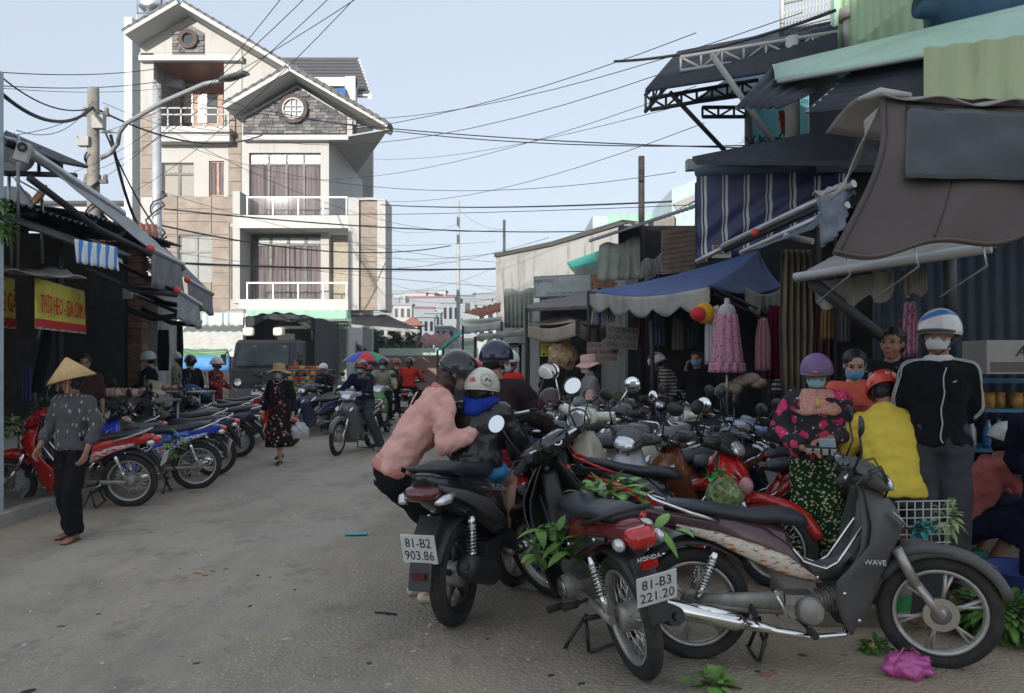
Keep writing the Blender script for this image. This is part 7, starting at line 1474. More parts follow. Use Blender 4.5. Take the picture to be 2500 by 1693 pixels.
# emblem disc on the helmet back right, red wing on the back left
def on_helmet(az, el, lift=1.06): return MSc @ V((lift * cos(az) * cos(el), lift * sin(az) * cos(el), lift * sin(el)))
def disc(az, el, r, m, nm, lift=1.115, hole=0):
    q = MB(); c = on_helmet(az, el, lift); n_ = (c - on_helmet(az, el, .9)).normalized(); a_ = V((0, 0, 1)).cross(n_).normalized(); b_ = n_.cross(a_); cc = MSc @ V((0, 0, 0)); q.grid(lambda u, v: (lambda p: cc + (MSc.to_3x3() @ ((MSc.to_3x3().inverted() @ (p - cc)).normalized() * lift)))(c + a_ * (hole + (r - hole) * v) * cos(2 * pi * u) + b_ * (hole + (r - hole) * v) * sin(2 * pi * u)), 28, 4); return q.build(nm, m, t)
disc(-2.35, .25, .052, mat('emblem_grey', (.22, .22, .21), .5), 'emblem', 1.10); disc(-2.35, .25, .047, mat('emblem_pale', (.55, .53, .44), .5, var=.4, vs=40), 'emblem', 1.11)
def helm_poly(pts, m, nm, lift=1.112):
    q = MB(); vs = [on_helmet(a, e, lift) for a, e in pts]; q.add(vs, [tuple(range(len(vs)))]); return q.build(nm, m, t)
helm_poly([(-2.58, .12), (-2.1, .12), (-2.2, .28), (-2.3, .2), (-2.4, .36), (-2.5, .22)], mat('emblem_dark', (.10, .11, .11), .6), 'emblem', 1.13)
for k, dz in enumerate((0, .07, .14)): helm_poly([(2.86, .06 + dz), (3.3 - .05 * k, .12 + dz), (3.22 - .05 * k, .18 + dz), (2.95, .10 + dz)], mat('wing_red', (.6, .03, .02), .4), 'emblem', 1.12)
# --- 9 dark sweater man
person('man in a dark brown sweater and glossy navy helmet with white mask', (-.02, 6.1, 0), 62, RIDE(pel=(-.30, 0, .90), wai=(-.28, 0, 1.04), che=(-.24, 0, 1.24), nec=(-.22, 0, 1.42), hea=(-.19, 0, 1.56), shL=(-.22, .19, 1.36), shR=(-.22, -.19, 1.36), elL=(-.1, .28, 1.12), elR=(-.1, -.28, 1.12)), 1.65, 1, (DBR, 2, .025, .02), (BKF, 1.95, .03), dict(helmet=HNV, mask=WMASK, hair='short', yaw=-40, rim=HNV), ('shoe', BKS), .014, bulk=1.06)
person('person with a magenta helmet partly hidden behind the navy helmet', (fx(1168, 8), 8.0, 0), 70, RIDE(), 1.62, 1, (DGR, 2, .02, .02), (BKF, 1.95, .03), dict(helmet=HPK, noface=1, hair='short'), ('shoe', BKS), .022)
person('woman in a red hooded jacket and white helmet astride a motorbike', (.12, 9.9, 0), 40, RIDE(nec=(-.22, 0, 1.40), hea=(-.18, 0, 1.53), che=(-.26, 0, 1.22), shL=(-.22, .17, 1.34), shR=(-.22, -.17, 1.34)), 1.66, 2, (REDF, 2, .028, .0), (JEANB, 1.9, .03), dict(helmet=HW, hair='short', collar=BKF, yaw=6, noface=1), ('sandal', ORS), .018)
person('woman in a pink brimmed hat and grey hooded jacket facing left among the motorbikes', (fx(1440, 10.4), 10.4, 0), 182, STAND(elL=(.05, .2, 1.08), wrL=(.22, .14, .98), elR=(.05, -.2, 1.08), wrR=(.22, -.14, .98)), 1.62, 2, (GRF, 2, .028, .04), (BKF, 1.9, .03), dict(hat=('sun', PINKH, .19), hair='long', mask=WMASK, pitch=6), ('shoe', BKS), .018)
person('man in a black and white striped shirt and white red helmet bending by the stall', (fx(1640, 11.6), 11.6, .1), 170, BEND(che=(.06, 0, 1.2), nec=(.14, 0, 1.32), hea=(.22, 0, 1.42), shL=(.10, .17, 1.28), shR=(.10, -.17, 1.28), elL=(.12, .2, 1.0), elR=(.12, -.2, 1.0), wrL=(.25, .15, .8), wrR=(.25, -.15, .8)), 1.66, 1, (stripes('bw_stripes', [(0, (.38, .36, .34)), (.5, (.02, .02, .022))], 2, .05, soft=False), .8, .012, .05), (BKF, 1.9, .03), dict(helmet=HW, stripe=HMR, hair='short', pitch=25), ('shoe', BKS), .02)
person('woman in a maroon quilted vest with blue mask talking on a phone', (fx(1702, 10.8), 10.8, .11), 236, STAND(elR=(.02, -.24, 1.12), wrR=(.1, -.13, 1.36)), 1.60, 0, (BKF, 2, .02, .08), (BKF, 1.9, .02), dict(mask=SURG2, hair='short', yaw=-4), ('shoe', BKS), .016, hand={'R': (0, .2, 1)})
t_ = bpy.context.scene.objects.get('person.014') 
# --- right foreground group
t, J, Hx = person('woman in purple helmet, pink patterned sweater and green dotted trousers counting money', (2.10, 5.3, .11), 250, STAND(elL=(.02, .26, 1.09), elR=(.02, -.27, 1.09), wrL=(.20, .09, 1.05), wrR=(.23, -.10, .97)), 1.48, 1, (REIN, 1.95, .03, .04), (GDOT, 2, .05), dict(helmet=HPU, visor=mat('visor_smoke', (.10, .09, .09), .4), mask=SURG, hair='short', yaw=-8, pitch=10), ('sandal', BRS), .0115, bulk=1.1, hand={'L': (.35, -1, -.15), 'R': (.5, 1, -.1)})
m = MB(); m.grid(lambda u, v: (lambda a, r: (r * cos(a) * .95 + .015, r * sin(a) * 1.2, 1.405 - .03 * v - .13 * v * v + .010 * sin(a * 5 + 1) * v - .03 * v * cos(a)))(2 * pi * u, .07 + .085 * v), 48, 10); m.build('scarf', CHECK, t, solid=.006)
m = MB(); m.tube([(.12, 0, 1.34), (.15, .01, 1.27)], [.012, .02], 6); m.build('scarf_knot', mat('yellow_tie', (.6, .42, .12), .8), t)
m = MB(); m.grid(lambda u, v: Hx @ V((.085 + .05 * v * cos((u - .5) * 2) - .05 * abs(u - .5) * 2, (u - .5) * .16, .052 - .012 * v)), 14, 3); m.build('cap_peak', CHECK, t, solid=.01)
b_ = empty('wallet', (2.10 + .0, 5.04, 1.0), radians(250), 'black wallet and folded money held by the woman in the purple helmet', 'wallet')
b_.location = (2.045, 5.06, .985); MB().box((0, 0, 0), (.05, .21, .055), (0, .5, 0)).build('purse', BKS, b_, bev=.008); MB().box((.012, .03, .05), (.012, .10, .06), (.1, .3, 0)).build('banknote', mat('note_blue', (.35, .48, .55), .7), b_); MB().box((.027, 0, -.005), (.006, .2, .045), (0, .5, 0)).build('label', stripes('bw_label', [(0, (.5, .5, .48)), (.7, (.02, .02, .02))], 1, .05), b_)
t, J, Hx = person('girl in a coral T-shirt with blue mask behind the woman in the purple helmet', (fx(2085, 5.75), 5.75, .11), 258, STAND(), 1.54, 2, (CORAL, .55, .016, .05), (BKF, 1.9, .03), dict(mask=SURG2, hair='bun', pitch=16, yaw=-6), ('shoe', BKS), .013)
text_part('Amour', .05, BKS, t, Matrix.Translation((.148, 0, 1.2)) @ frame_M((0, 0, 0), (0, 1, 0), (0, 0, 1)))
person('man in a black floral shirt with short black hair looking to the left', (fx(2180, 6.0), 6.0, .11), 232, STAND(), 1.72, 1, (FLB, .7, .02, .05), (BKF, 1.9, .03), dict(hair='short', yaw=-8), ('shoe', BKS), .0125, bulk=1.08)
t, J, Hx = person('man in black tracksuit jacket with white sleeve stripes and blue banded helmet', (2.72, 4.9, .11), 250, STAND(elL=(-.08, .195, 1.09), elR=(-.08, -.195, 1.09), wrL=(-.17, .06, .93), wrR=(-.17, -.05, .9), shL=(-.01, .15, 1.31), shR=(-.01, -.15, 1.31), hea=(.025, 0, 1.53)), 1.74, 1, (fabric('track_jacket', (.010, .011, .014), .1, 5), 2, .018, .05), (JEAN, 1.97, .03), dict(helmet=HW, stripe=mat('helmet_blue', (.02, .18, .55), .3), visor=BPL, mask=WMASK, hair='short', yaw=-28, rim=HW, srot=-.7, collar=WMASK), ('shoe', BKS), .0125, bulk=1.0, hand={'L': (-.2, -1, 0), 'R': (-.2, 1, 0)})
topo = [c for c in t.children if c.name.startswith('top')][0]
bpy.context.view_layer.update(); tev = topo.evaluated_get(bpy.context.evaluated_depsgraph_get())
def onto(nm, P_, r_, n=48):
    ps = []
    for i in range(n):
        ok, p, nn, _ = tev.closest_point_on_mesh(spl(P_, i / (n - 1) * .9999)); ps.append(p + nn * r_ * .6)
    for _ in range(5): ps = [ps[0]] + [(ps[i - 1] + ps[i] * 2 + ps[i + 1]) / 4 for i in range(1, n - 1)] + [ps[-1]]
    MB().tube(ps, r_, 6).build(nm, WH2, t)
def spl(P_, u):
    n = len(P_) - 1; i = min(int(u * n), n - 1); f = u * n - i; p0, p1, p2, p3 = P_[max(i - 1, 0)], P_[i], P_[i + 1], P_[min(i + 2, n)]
    return .5 * ((2 * p1) + (p2 - p0) * f + (2 * p0 - 5 * p1 + 4 * p2 - p3) * f * f + (3 * p1 - p0 - 3 * p2 + p3) * f ** 3)
for s_, q in ((1, 'L'), (-1, 'R')):
    a, b, c = J['sh' + q], J['el' + q], J['wr' + q]
    for k in (0, 1):
        dx = .026 * k; pts = [J['nec'] + V((.03 + dx, s_ * .07, .01)), a + V((.02 + dx, -s_ * .03, .08)), a + V((.03 + dx, s_ * .05, .05)), a + V((.03 + dx, s_ * .085, -.02)), a * .5 + b * .5 + V((.045 + dx, s_ * .075, 0)), b + V((.05 + dx, s_ * .06, .02)), b * .75 + c * .25 + V((.06 + dx, s_ * .03, -.02))]
        onto('sleeve_stripe', pts, .0048)
onto('zip', [V((.2, 0, 1.37)), V((.2, 0, 1.2)), V((.2, 0, 1.0)), V((.2, 0, .87))], .004); onto('chest_logo', [V((.2, .085, 1.25)), V((.2, .095, 1.252)), V((.2, .115, 1.254))], .004, 6)
t, J, Hx = person('person in a yellow shirt and red helmet seen from behind', (2.46, 4.98, -.02), 78, RIDE(pel=(-.06, 0, .80), wai=(-.04, 0, .93), che=(.03, 0, 1.12), nec=(.12, 0, 1.33), hea=(.17, 0, 1.41), shL=(.10, .175, 1.20), shR=(.10, -.175, 1.20), elL=(.2, .25, .98), elR=(.2, -.25, .98), wrL=(.4, .2, .9), wrR=(.4, -.2, .9), hiL=(-.04, .1, .76), hiR=(-.04, -.1, .76), knL=(.36, .16, .70), knR=(.36, -.16, .70), anL=(.3, .16, .3), anR=(.3, -.16, .3)), 1.6, 1, (YEL, 1.9, .035, .06), (mat('floral_yellow', (.06, .06, .035), .8), 1.5, .03), dict(helmet=HRD, noface=1, hair='short', pitch=40, rim=HRD), None, .0125, bulk=1.1)
for k, y in enumerate((0,)): MB().box((Hx @ V((-.14, 0, .05))), (.012, .03, .035)).build('reflector', WH2, t)
t, J, Hx = person('squatting woman in a rose shirt and white helmet reaching right', (fx(2385, 5.5), 5.5, .11), -12, SQUAT(), 1.66, 1, (PRED, 1.8, .02, .04), (NAVY, 1.6, .05), dict(helmet=HW, hair='short', pitch=24, mask=GMASK), ('sandal', BRS), .014)
person('person in dark navy clothes cut off by the right edge bending over the greens', (fx(2575, 4.75), 4.75, .11), 60, BEND(), 1.6, 1, (NAVY, 1.5, .02, .0), (NAVY, 1.85, .05), dict(hair='short'), ('shoe', KHA), .016)
# --- left background people
t, J, Hx = person('woman in a black jacket and white helmet at the raw meat table', (fx(365, 12.8), 12.8, .12), 196, STAND(elL=(.08, .22, 1.1), wrL=(.26, .14, 1.0), elR=(.08, -.22, 1.1), wrR=(.26, -.14, 1.0)), 1.58, 2, (BKF, 2, .03, .05), (BKF, 1.9, .03), dict(helmet=HW, mask=WMASK, hair='short', pitch=10), ('shoe', BKS), .018)
person('man with a silver helmet and brown shirt behind the meat table', (fx(428, 15), 15, .12), 192, STAND(), 1.6, 1, (KHA, .9, .015, .05), (BKF, 1.9, .03), dict(helmet=HSI, hair='short', pitch=10), ('shoe', BKS), .022)
person('man in a black jacket and black helmet with his back turned near the green stall', (fx(466, 15.5), 15.5, .0), 150, STAND(), 1.66, 0, (BKF, 2, .03, .05), (BKF, 1.9, .03), dict(helmet=HBK, stripe=HMR, hair='short'), ('shoe', BKS), .022)
person('woman in a blue sweater and beige cap bending over the lower meat tray', (fx(490, 14.0), 14.0, 0), 186, BEND(), 1.56, 1, (BSW, 1.9, .02, .0), (BKF, 1.9, .03), dict(hat=('cap', CREAMH, .1), hair='long', pitch=40), ('shoe', BKS), .02)
person('squatting woman in a straw brimmed hat and camouflage shirt by the low meat table', (fx(368, 11.6), 11.6, .1), 20, SQUAT(pel=(-.12, 0, .44), wai=(-.1, 0, .58), che=(-.06, 0, .78), nec=(-.02, 0, .93), hea=(.03, 0, 1.04), shL=(-.03, .165, .88), shR=(-.03, -.165, .88), elL=(.12, .2, .68), elR=(.12, -.2, .68), wrL=(.3, .12, .6), wrR=(.3, -.12, .6)), 1.6, 1, (CAMO, 1.9, .02, .04), (JEANB, 1.8, .03), dict(hat=('sun', CREAMH, .2), hair='short', pitch=15), ('sandal', BRS), .018)
person('woman in red patterned clothes with a white helmet beside the red motorbike', (fx(527, 15.7), 15.7, 0), -8, STAND(elL=(.06, .2, 1.1), wrL=(.24, .18, 1.02), elR=(.06, -.2, 1.1), wrR=(.24, -.18, 1.0)), 1.62, 1, (REDP, 2, .02, .06), (REDP, 1.95, .035), dict(helmet=HW, visor=HW, hair='short', collar=REDP, mask=REDP), ('sandal', BRS), .018)
person('butcher in dark clothes standing in the shadow of the left shop', (fx(205, 9.6), 9.6, .15), 300, STAND(), 1.5, 1, (mat('dark_red_cloth', (.05, .015, .015), .9), 1.2, .02, .05), (BKF, 1.9, .03), dict(hair='short'), ('shoe', BKS), .02)
# ======================================================= truck
t = empty('truck', (fx(640, 22.6), 23.5, 0), radians(0), 'dark blue grey truck with black canvas hood facing the street in front of the house', 'truck')
TRK = mat('truck_paint', (.022, .03, .035), .5, dirt=.2); CAN = mat('black_canvas', (.022, .024, .026), .75, bs=5, bst=.5)
mb = MB(); W_ = .93
sec = [(-.9, .55, .95), (-.98, .6, 1.3), (-.95, .62, 1.42), (-.55, .5, 2.05), (-.45, .5, 2.18), (.5, .5, 2.2), (.6, .5, .5)]
mb.prism([(-W_, y, z) for y, z in ((-.95, .5), (-.98, 1.28), (-.9, 1.38), (-.55, 2.1), (-.35, 2.2), (.7, 2.2), (.7, .5))], (2 * W_, 0, 0)); mb.build('cab', TRK, t, bev=.07)
mb = MB(); mb.prism([(-.78, -.93, 1.42), (.78, -.93, 1.42), (.72, -.60, 2.03), (-.72, -.60, 2.03)], (0, -.012, .004)); mb.build('windscreen', mat('windscreen', (.04, .055, .055), .12, var=.3, vs=2), t, bev=.004)
mb = MB()
for s_ in (-1, 1): mb.box((s_ * .35, -.96, 1.44), (.6, .012, .015), (0, .3 * s_, 0))
mb.build('wiper', BPL, t)
for s_ in (-1, 1):
    MB().lathe([(0, 0), (.10, 0), (.11, .02)], 20, Matrix.Translation((s_ * .68, -.99, .95)) @ Matrix.Rotation(pi / 2, 4, 'X')).build('headlight', LENS, t)
    q = MB(); q.tube([(s_ * .93, -.8, 1.9), (s_ * 1.1, -.95, 1.75)], .012, 6); o = q.build('mirror_arm', BPL, t); MB().box((s_ * 1.12, -.95, 1.6), (.16, .04, .32)).build('mirror', BPL, o, bev=.02)
    MB().box((s_ * .45, -.75, 2.43), (.34, .16, .26)).build('roof_lamp', mat('lamp_shell', (.62, .60, .50), .4), t, bev=.06)
    MB().lathe([(0, 0), (.07, -.002), (.09, .015)], 18, Matrix.Translation((s_ * .45, -.84, 2.43)) @ Matrix.Rotation(pi / 2, 4, 'X')).build('lamp_glow', mat('lamp_on', (1, .85, .45), .3, emit=1.6, var=0), t)
    q = MB(); M = Matrix.Translation((s_ * .8, -.3, .42)) @ Matrix.Rotation(pi / 2, 4, 'Y'); q.lathe([(.2, -.12), (.38, -.12), (.42, -.08), (.42, .08), (.38, .12), (.2, .12)], 28, M); q.build('wheel', RUB, t)
MB().box((0, -1.02, .62), (1.85, .12, .26)).build('bumper', mat('bumper_grey', (.10, .10, .11), .6), t, bev=.02); MB().box((0, -1.0, 1.05), (1.1, .03, .28)).build('grille', BPL, t); MB().box((0, -1.09, .64), (.5, .01, .12)).build('number_plate', PLT, t)
mb = MB(); mb.grid(lambda u, v: (-1.12 + 2.24 * u, .75 + 3.4 * v, 2.2 + (.72 + .16 * sin(pi * u)) * (1 if .02 < u < .98 else 0) + .03 * sin(u * 31 + v * 9)), 30, 8); mb.build('canvas_roof', CAN, t, solid=.02)
mb = MB(); mb.grid(lambda u, v: (-1.12 + 2.24 * u, .70 + .03 * sin(u * 24), 2.93 + .12 * sin(pi * u) - (.12 + .28 * abs(2 * u - 1) ** 3 + .12 * abs(sin(u * 9))) * v), 40, 5); mb.build('canvas_front', CAN, t, solid=.02)
mb = MB()
for s_ in (-1, 1): mb.bx(s_ * 1.12 - .015, s_ * 1.12 + .015, .72, 4.1, .9, 2.9)
mb.box((0, 2.4, .8), (2.2, 3.4, .12)); mb.build('canvas_side', CAN, t)
mb = MB()
for s_ in (-1, 1): mb.tube([(s_ * 1.05, .7, 2.2), (s_ * 1.05, .7, 2.95)], .03, 6)
mb.build('hoop', CHR, t)
# ======================================================= rainbow parasol
t = empty('rainbow_parasol', (fx(895, 19.6), 19.6, 0), 0, 'rainbow striped round parasol standing behind the riders in the road', 'parasol')
RC = [(.70, .42, .02), (.04, .10, .55), (.62, .03, .05), (.03, .33, .18), (.65, .15, .02), (.05, .09, .5), (.60, .03, .05), (.05, .35, .2)]
zc = fz(858, 19.6)
for k in range(8):
    a0, a1 = 2 * pi * k / 8 + 2.9, 2 * pi * (k + 1) / 8 + 2.9; mb = MB()
    mb.grid(lambda u, v: ((.62 * v) * cos(a0 + (a1 - a0) * u), (.62 * v) * sin(a0 + (a1 - a0) * u), zc - .26 * v * v - .04 * v * (1 - abs(2 * u - 1)) * 0), 6, 8); mb.build('canopy_panel', mat('rain%d' % k, RC[k], .6), t, solid=.004)
MB().cyl((0, 0, 0), (0, 0, zc), .02, n=8).build('pole', CHR, t)
# ======================================================= egg / snack stall
t = empty('snack_stall', (fx(757, 19.4), 19.4, 0), 0, 'stall stacked with trays of orange and yellow packets right of the truck', 'stall')
MB().bx(-.6, .6, -.3, .3, .75, .8).build('table', mat('table_wood', (.25, .18, .12), .7), t)
for k in range(4):
    MB().cyl((-.55 + (k % 2) * 1.1, -.25 + (k // 2) * .5, 0), (-.55 + (k % 2) * 1.1, -.25 + (k // 2) * .5, .75), .02).build('leg', CHR, t)
for k in range(5):
    o = MB().bx(-.5, .5, -.26, .26, .82 + k * .13, .835 + k * .13).build('tray', mat('tray_grey', (.35, .36, .34), .5), t)
    for j in range(7): MB().box((-.43 + j * .143, -.18, .885 + k * .13), (.12, .14, .075), (0, 0, rnd.uniform(-.2, .2))).build('packet', [ORG, mat('pk_red', (.5, .06, .03), .4), mat('pk_yel', (.65, .5, .1), .4)][(k + j * 2) % 3], o, bev=.01)
# ======================================================= left market tables
MEAT = mat('raw_chicken', (.55, .37, .29), .45, var=.2, vs=16, bs=16, coat=.2); MEATR = mat('raw_meat', (.42, .14, .13), .4, var=.4, vs=12, coat=.3)
STEEL = mat('table_steel', (.30, .30, .29), .45, metal=.6, dirt=.5)
def table(lab, x, y, w, d, z, name='market_table'):
    t = empty(name, (x, y, .12), 0, lab, 'table'); MB().bx(-w / 2, w / 2, -d / 2, d / 2, z - .03, z).build('tabletop', STEEL, t)
    for a in (-1, 1):
        for b in (-1, 1): MB().cyl((a * (w / 2 - .04), b * (d / 2 - .04), 0), (a * (w / 2 - .04), b * (d / 2 - .04), z - .03), .02, n=6).build('leg', STEEL, t)
    return t
def lumps(lab, n, p, w, d, m, r=.09, legs=True, name='plucked_chicken', cat='meat', grp=None):
    for k in range(n):
        q = MB(); a = rnd.uniform(0, 6.3); q.ball((0, 0, r * .7), (r * 1.35, r * .85, r * .75), 12); q.ball((r * 1.2, 0, r * .6), (r * .5, r * .4, r * .4), 8)
        if legs:
            for s_ in (-1, 1): q.tube([(-r * .8, s_ * r * .4, r * .8), (-r * 1.6, s_ * r * .55, r * 1.3), (-r * 2.3, s_ * r * .6, r * 1.1)], [r * .38, r * .2, r * .09], 7)
            q.tube([(r * 1.3, 0, r * .6), (r * 1.9, .02, r * .5), (r * 2.3, .05, r * .3)], [r * .2, r * .14, r * .1], 6)
        o = q.build(name, m); o.location = V(p) + V((rnd.uniform(-w, w) / 2, rnd.uniform(-d, d) / 2, .012 + rnd.uniform(0, 1) * r * .5)); o.rotation_euler = (0, 0, a); tag(o, lab, cat, grp)
table('steel table with plucked chickens at the butcher shop front', fx(262, 10.6), 10.6, 1.7, .8, .92); lumps('pale plucked chicken with its legs up on the upper steel table', 10, (fx(258, 10.5), 10.5, 1.04), 1.0, .5, MEAT, .085, grp='plucked chickens on the upper table')
table('low white table with plucked chickens behind the conical hat woman', fx(287, 9.6), 9.6, .85, .6, .66); lumps('pale plucked chicken lying on the low white table', 6, (fx(287, 9.5), 9.5, .78), .5, .35, MEAT, .075, grp='plucked chickens on the low table')
table('steel table in front of the woman in the white helmet', fx(350, 13.4), 13.5, 2.2, .7, .92); lumps('cut of pink raw meat on the steel table by the white helmet woman', 9, (fx(340, 13.3), 13.3, 1.04), 1.6, .4, MEATR, .06, False, 'raw_meat', grp='raw meat on the steel table')
table('low table with trays of pink meat beside the squatting woman', fx(418, 12.2), 12.2, .9, .6, .46); lumps('small cut of raw pink meat on the low table', 12, (fx(418, 12.1), 12.1, .58), .6, .4, MEATR, .055, False, 'raw_meat', grp='raw meat on the low table')
def crate(lab, p, s, m, rz=0, slats=4, name='crate', cat='crate', fill=None):
    t = empty(name, p, rz, lab, cat); w, d, h = s
    MB().bx(-w / 2, w / 2, -d / 2, d / 2, 0, .012).build('base', m, t)
    for a in range(4):
        R_ = Matrix.Rotation(a * pi / 2, 4, 'Z'); L, o_ = ((w, d) if a % 2 == 0 else (d, w)); q = MB()
        for k in range(slats): q.add(*[[R_ @ V(v) for v in MB().bx(-L / 2, L / 2, -o_ / 2, -o_ / 2 + .012, .01 + k * h / slats, .01 + (k + .82) * h / slats).v], MB().bx(0, 1, 0, 1, 0, 1).f])
        q.build('side', m, t)
    if fill: q = MB(); [q.ball((rnd.uniform(-w, w) * .4, rnd.uniform(-d, d) * .4, h * .85), rnd.uniform(.02, .045), 8) for _ in range(40)]; q.build('contents', fill, t, kind='stuff')
    return t
crate('white foam box with a red rim behind the conical hat woman', (fx(75, 8.9), 8.9, .5), (.42, .3, .3), mat('white_foam', (.62, .62, .60), .7, dirt=.3), .2, 1, 'foam_box', 'box'); MB().bx(-.22, .22, -.16, .16, .3, .315).build('rim', RED, bpy.context.scene.objects['foam_box'])
crate('white foam box at the left edge under green vegetables', (fx(30, 8.7), 8.7, .45), (.34, .3, .34), MC['white_foam'], 0, 1, 'foam_box', 'box', GRN)
crate('large white tub on the ground behind the red motorbike', (fx(112, 8.9), 8.95, .12), (.55, .4, .28), MC['white_foam'], .1, 1, 'tub', 'tub')
bush('bushy dark herbs standing in the white boxes behind the conical hat woman', (fx(118, 8.8), 8.8, .95), (.22, .15, .2), GRD, 220, .06, 'herb_bunch', 'herbs')
bush('pale green vegetable heads at the very left edge', (fx(32, 8.6), 8.6, .86), (.12, .1, .1), mat('pale_leaf', (.30, .36, .18), .6, var=.4), 120, .06, 'vegetables', 'vegetables')
t = empty('water_drum', (fx(362, 13.9), 13.6, .3), 0, 'blue plastic barrel on a stand in front of the grey rendered wall', 'barrel'); MB().lathe([(0, .55), (.24, .55), (.29, .6), (.3, .8), (.28, .82), (.3, .84), (.3, 1.12), (.27, 1.17), (0, 1.17)], 26).build('drum', mat('drum_blue', (.02, .10, .25), .4), t); MB().bx(-.3, .3, -.3, .3, 0, .55).build('stand', STEEL, t)
for k, (u, Y, hh) in enumerate(((398, 12.9, 1.1), (432, 17, 1.5))):
    o = curt(u - 14, u + 16, 805 if k == 0 else 790, 905, Y, ['dark coat hanging beside the blue barrel', 'black tarpaulin wrapped round the foot of the silver pole'][k], BKF, .05, 3)
curt(52, 80, 895, 985, 9.2, 'faded purple blue cloth hanging at the left shop front', fabric('purple_cloth', (.06, .07, .17)), .04, 3)
for k in range(3): MB().cyl(P(95 + k * 14, 820 + k * 6, 9.3), P(70 + k * 16, 960, 9.1), .03, n=6)
t = MB().tube([P(118, 800, 9.4), P(105, 880, 9.3), P(88, 960, 9.2)], [.05, .07, .05], 8).build('folded_parasol', BKF); tag(t, 'black folded parasol leaning in the left shop front', 'parasol')
MB().tube([P(100, 790, 9.5), P(92, 830, 9.4)], .012, 6).build('pole', CHR, t)
# ======================================================= right stalls
t = empty('cardboard_sign', P(1467, 918, 12.0), 0, 'handwritten board listing coconut goods below the larger coconut sign', 'sign'); w_, h_ = .52, .37
SB = mat('sign_board', (.30, .23, .20), .8, dirt=.2); SB2 = mat('sign_board_dark', (.20, .18, .17), .8)
def board(lab, u0, u1, v0, v1, Y, m, rows, rot=0, name='signboard', ink=None, ts=None):
    w, h = (u1 - u0) / FPX * Y, (v1 - v0) / FPX * Y; t = empty(name, P((u0 + u1) / 2, v1, Y), 0, lab, 'sign'); t.rotation_euler = (0, rot, 0)
    MB().box((0, 0, h / 2), (w, .012, h)).build('board', m, t)
    for k, r in enumerate(rows):
        tx, sz, col = (r + (None,) * 3)[:3]; text_part(tx, sz or h / len(rows) * .8, col or ink or BLK, t, frame_M((0, -.009, h - h / len(rows) * (k + .5)), (1, 0, 0), (0, 0, 1)), fit=w * .9)
    return t
bpy.data.objects.remove(t)
board('brown board with three painted lines about shredded coconut and coconut milk', 1433, 1510, 835, 885, 12.0, SB, [('DỪA TRÁI',), ('DỪA BÀO SỢI',), ('NƯỚC CỐT DỪA',)])
board('tilted darker coconut board overlapping the brown board', 1478, 1556, 798, 852, 11.8, SB2, [('CÓ BÁN',), ('DỪA XAY',), ('DẦU DỪA',)], .08)
ys = mat('sign_yellow', (.70, .60, .03), .6)
board('bright yellow poultry price board with red title and black lines', 1320, 1392, 823, 870, 13.0, ys, [('TẠI GÀ I BÁN', None, RED), ('GÀ ĐỒI ....... 120',), ('GÀ TA ........ 110',), ('VỊT ........... 75',), ('ĐT 0972 12',)])
plastic_bag('clear bag of brown cracklings hanging beside the yellow board', P(1372, 868, 12.6), (.22, .14, .26), mat('brown_bag', (.42, .28, .15), .35, var=.5, vs=22, bs=20, bst=1, dirt=.3), False)
# mannequin and clothes
t = empty('mannequin', P(1775, 885, 9.2), 0, 'white mannequin torso wearing a pink floral tiered dress under the blue tent', 'mannequin')
Z = .9
MB().lathe([(0, -.02), (.10, .0), (.12, .1), (.09, .26), (.12, .42), (.13, .5), (.09, .58), (.04, .61), (.035, .68), (0, .69)], 20, Matrix.Translation((0, 0, .22)) @ Matrix.Diagonal((1.1, .75, 1, 1))).build('torso', WH2, t)
PKF = spots('pink_floral', (.55, .27, .36), [(24, .30, (.25, .05, .12), 2), (30, .2, (.66, .5, .5), 4)])
MB().grid(lambda u, v: ((.145 + .10 * v + .012 * sin(u * 60)) * cos(2 * pi * u), (.10 + .06 * v + .01 * sin(u * 60)) * sin(2 * pi * u), .68 - .72 * v), 90, 8).build('dress', PKF, t, solid=.004); MB().grid(lambda u, v: ((.25 + .02 * v + .02 * sin(u * 80)) * cos(2 * pi * u), (.17 + .02 * sin(u * 80)) * sin(2 * pi * u), .0 - .14 * v), 90, 3).build('frill', PKF, t, solid=.004)
MB().cyl((0, 0, -.9), (0, 0, .2), .02).build('stand', CHR, t); t.scale = (.78, .78, .85)
def garment(lab, u0, u1, v0, v1, Y, m, k=3, name='hanging_garment'):
    a, b = P(u0, v0, Y), P(u1, v0, Y); h = (v1 - v0) / FPX * Y; c = (a + b) / 2; w = (b - a).length / 2
    o = MB().grid(lambda u, v: c + V(((w * (.55 + .45 * min(1, v * 3)) + .0) * cos(2 * pi * u), .06 * sin(2 * pi * u) + .02 * sin(u * 2 * pi * k * 3), -h * v - .03 * (1 - v) * abs(cos(2 * pi * u)))), 40, 8).build(name, m, solid=.004); tag(o, lab, 'clothes'); return o
garment('white garment hanging left of the pink mannequin dress', 1722, 1742, 760, 890, 9.4, WH2); garment('pale pink top hanging in front of the mannequin', 1738, 1760, 745, 870, 9.3, mat('pale_floral', (.5, .42, .42), .8, var=.5, vs=30))
garment('pink spotted pyjamas hanging right of the tent post', 1845, 1880, 775, 905, 9.9, spots('pink_spots', (.58, .30, .34), [(14, .14, (.15, .05, .08), 1)])); garment('dark crimson dress hanging beside the brown curtain', 1870, 1912, 745, 925, 10.1, fabric('crimson', (.17, .008, .035)))
garment('black and white striped cloth at the foot of the brown curtain', 1885, 1912, 925, 958, 9.9, MC.get('x') or stripes('bw_cloth', [(0, (.5, .5, .5)), (.5, (.02, .02, .02))], 2, .06)); garment('pink floral shirt hanging behind the man in the floral shirt', 2208, 2235, 735, 870, 6.6, PKF)
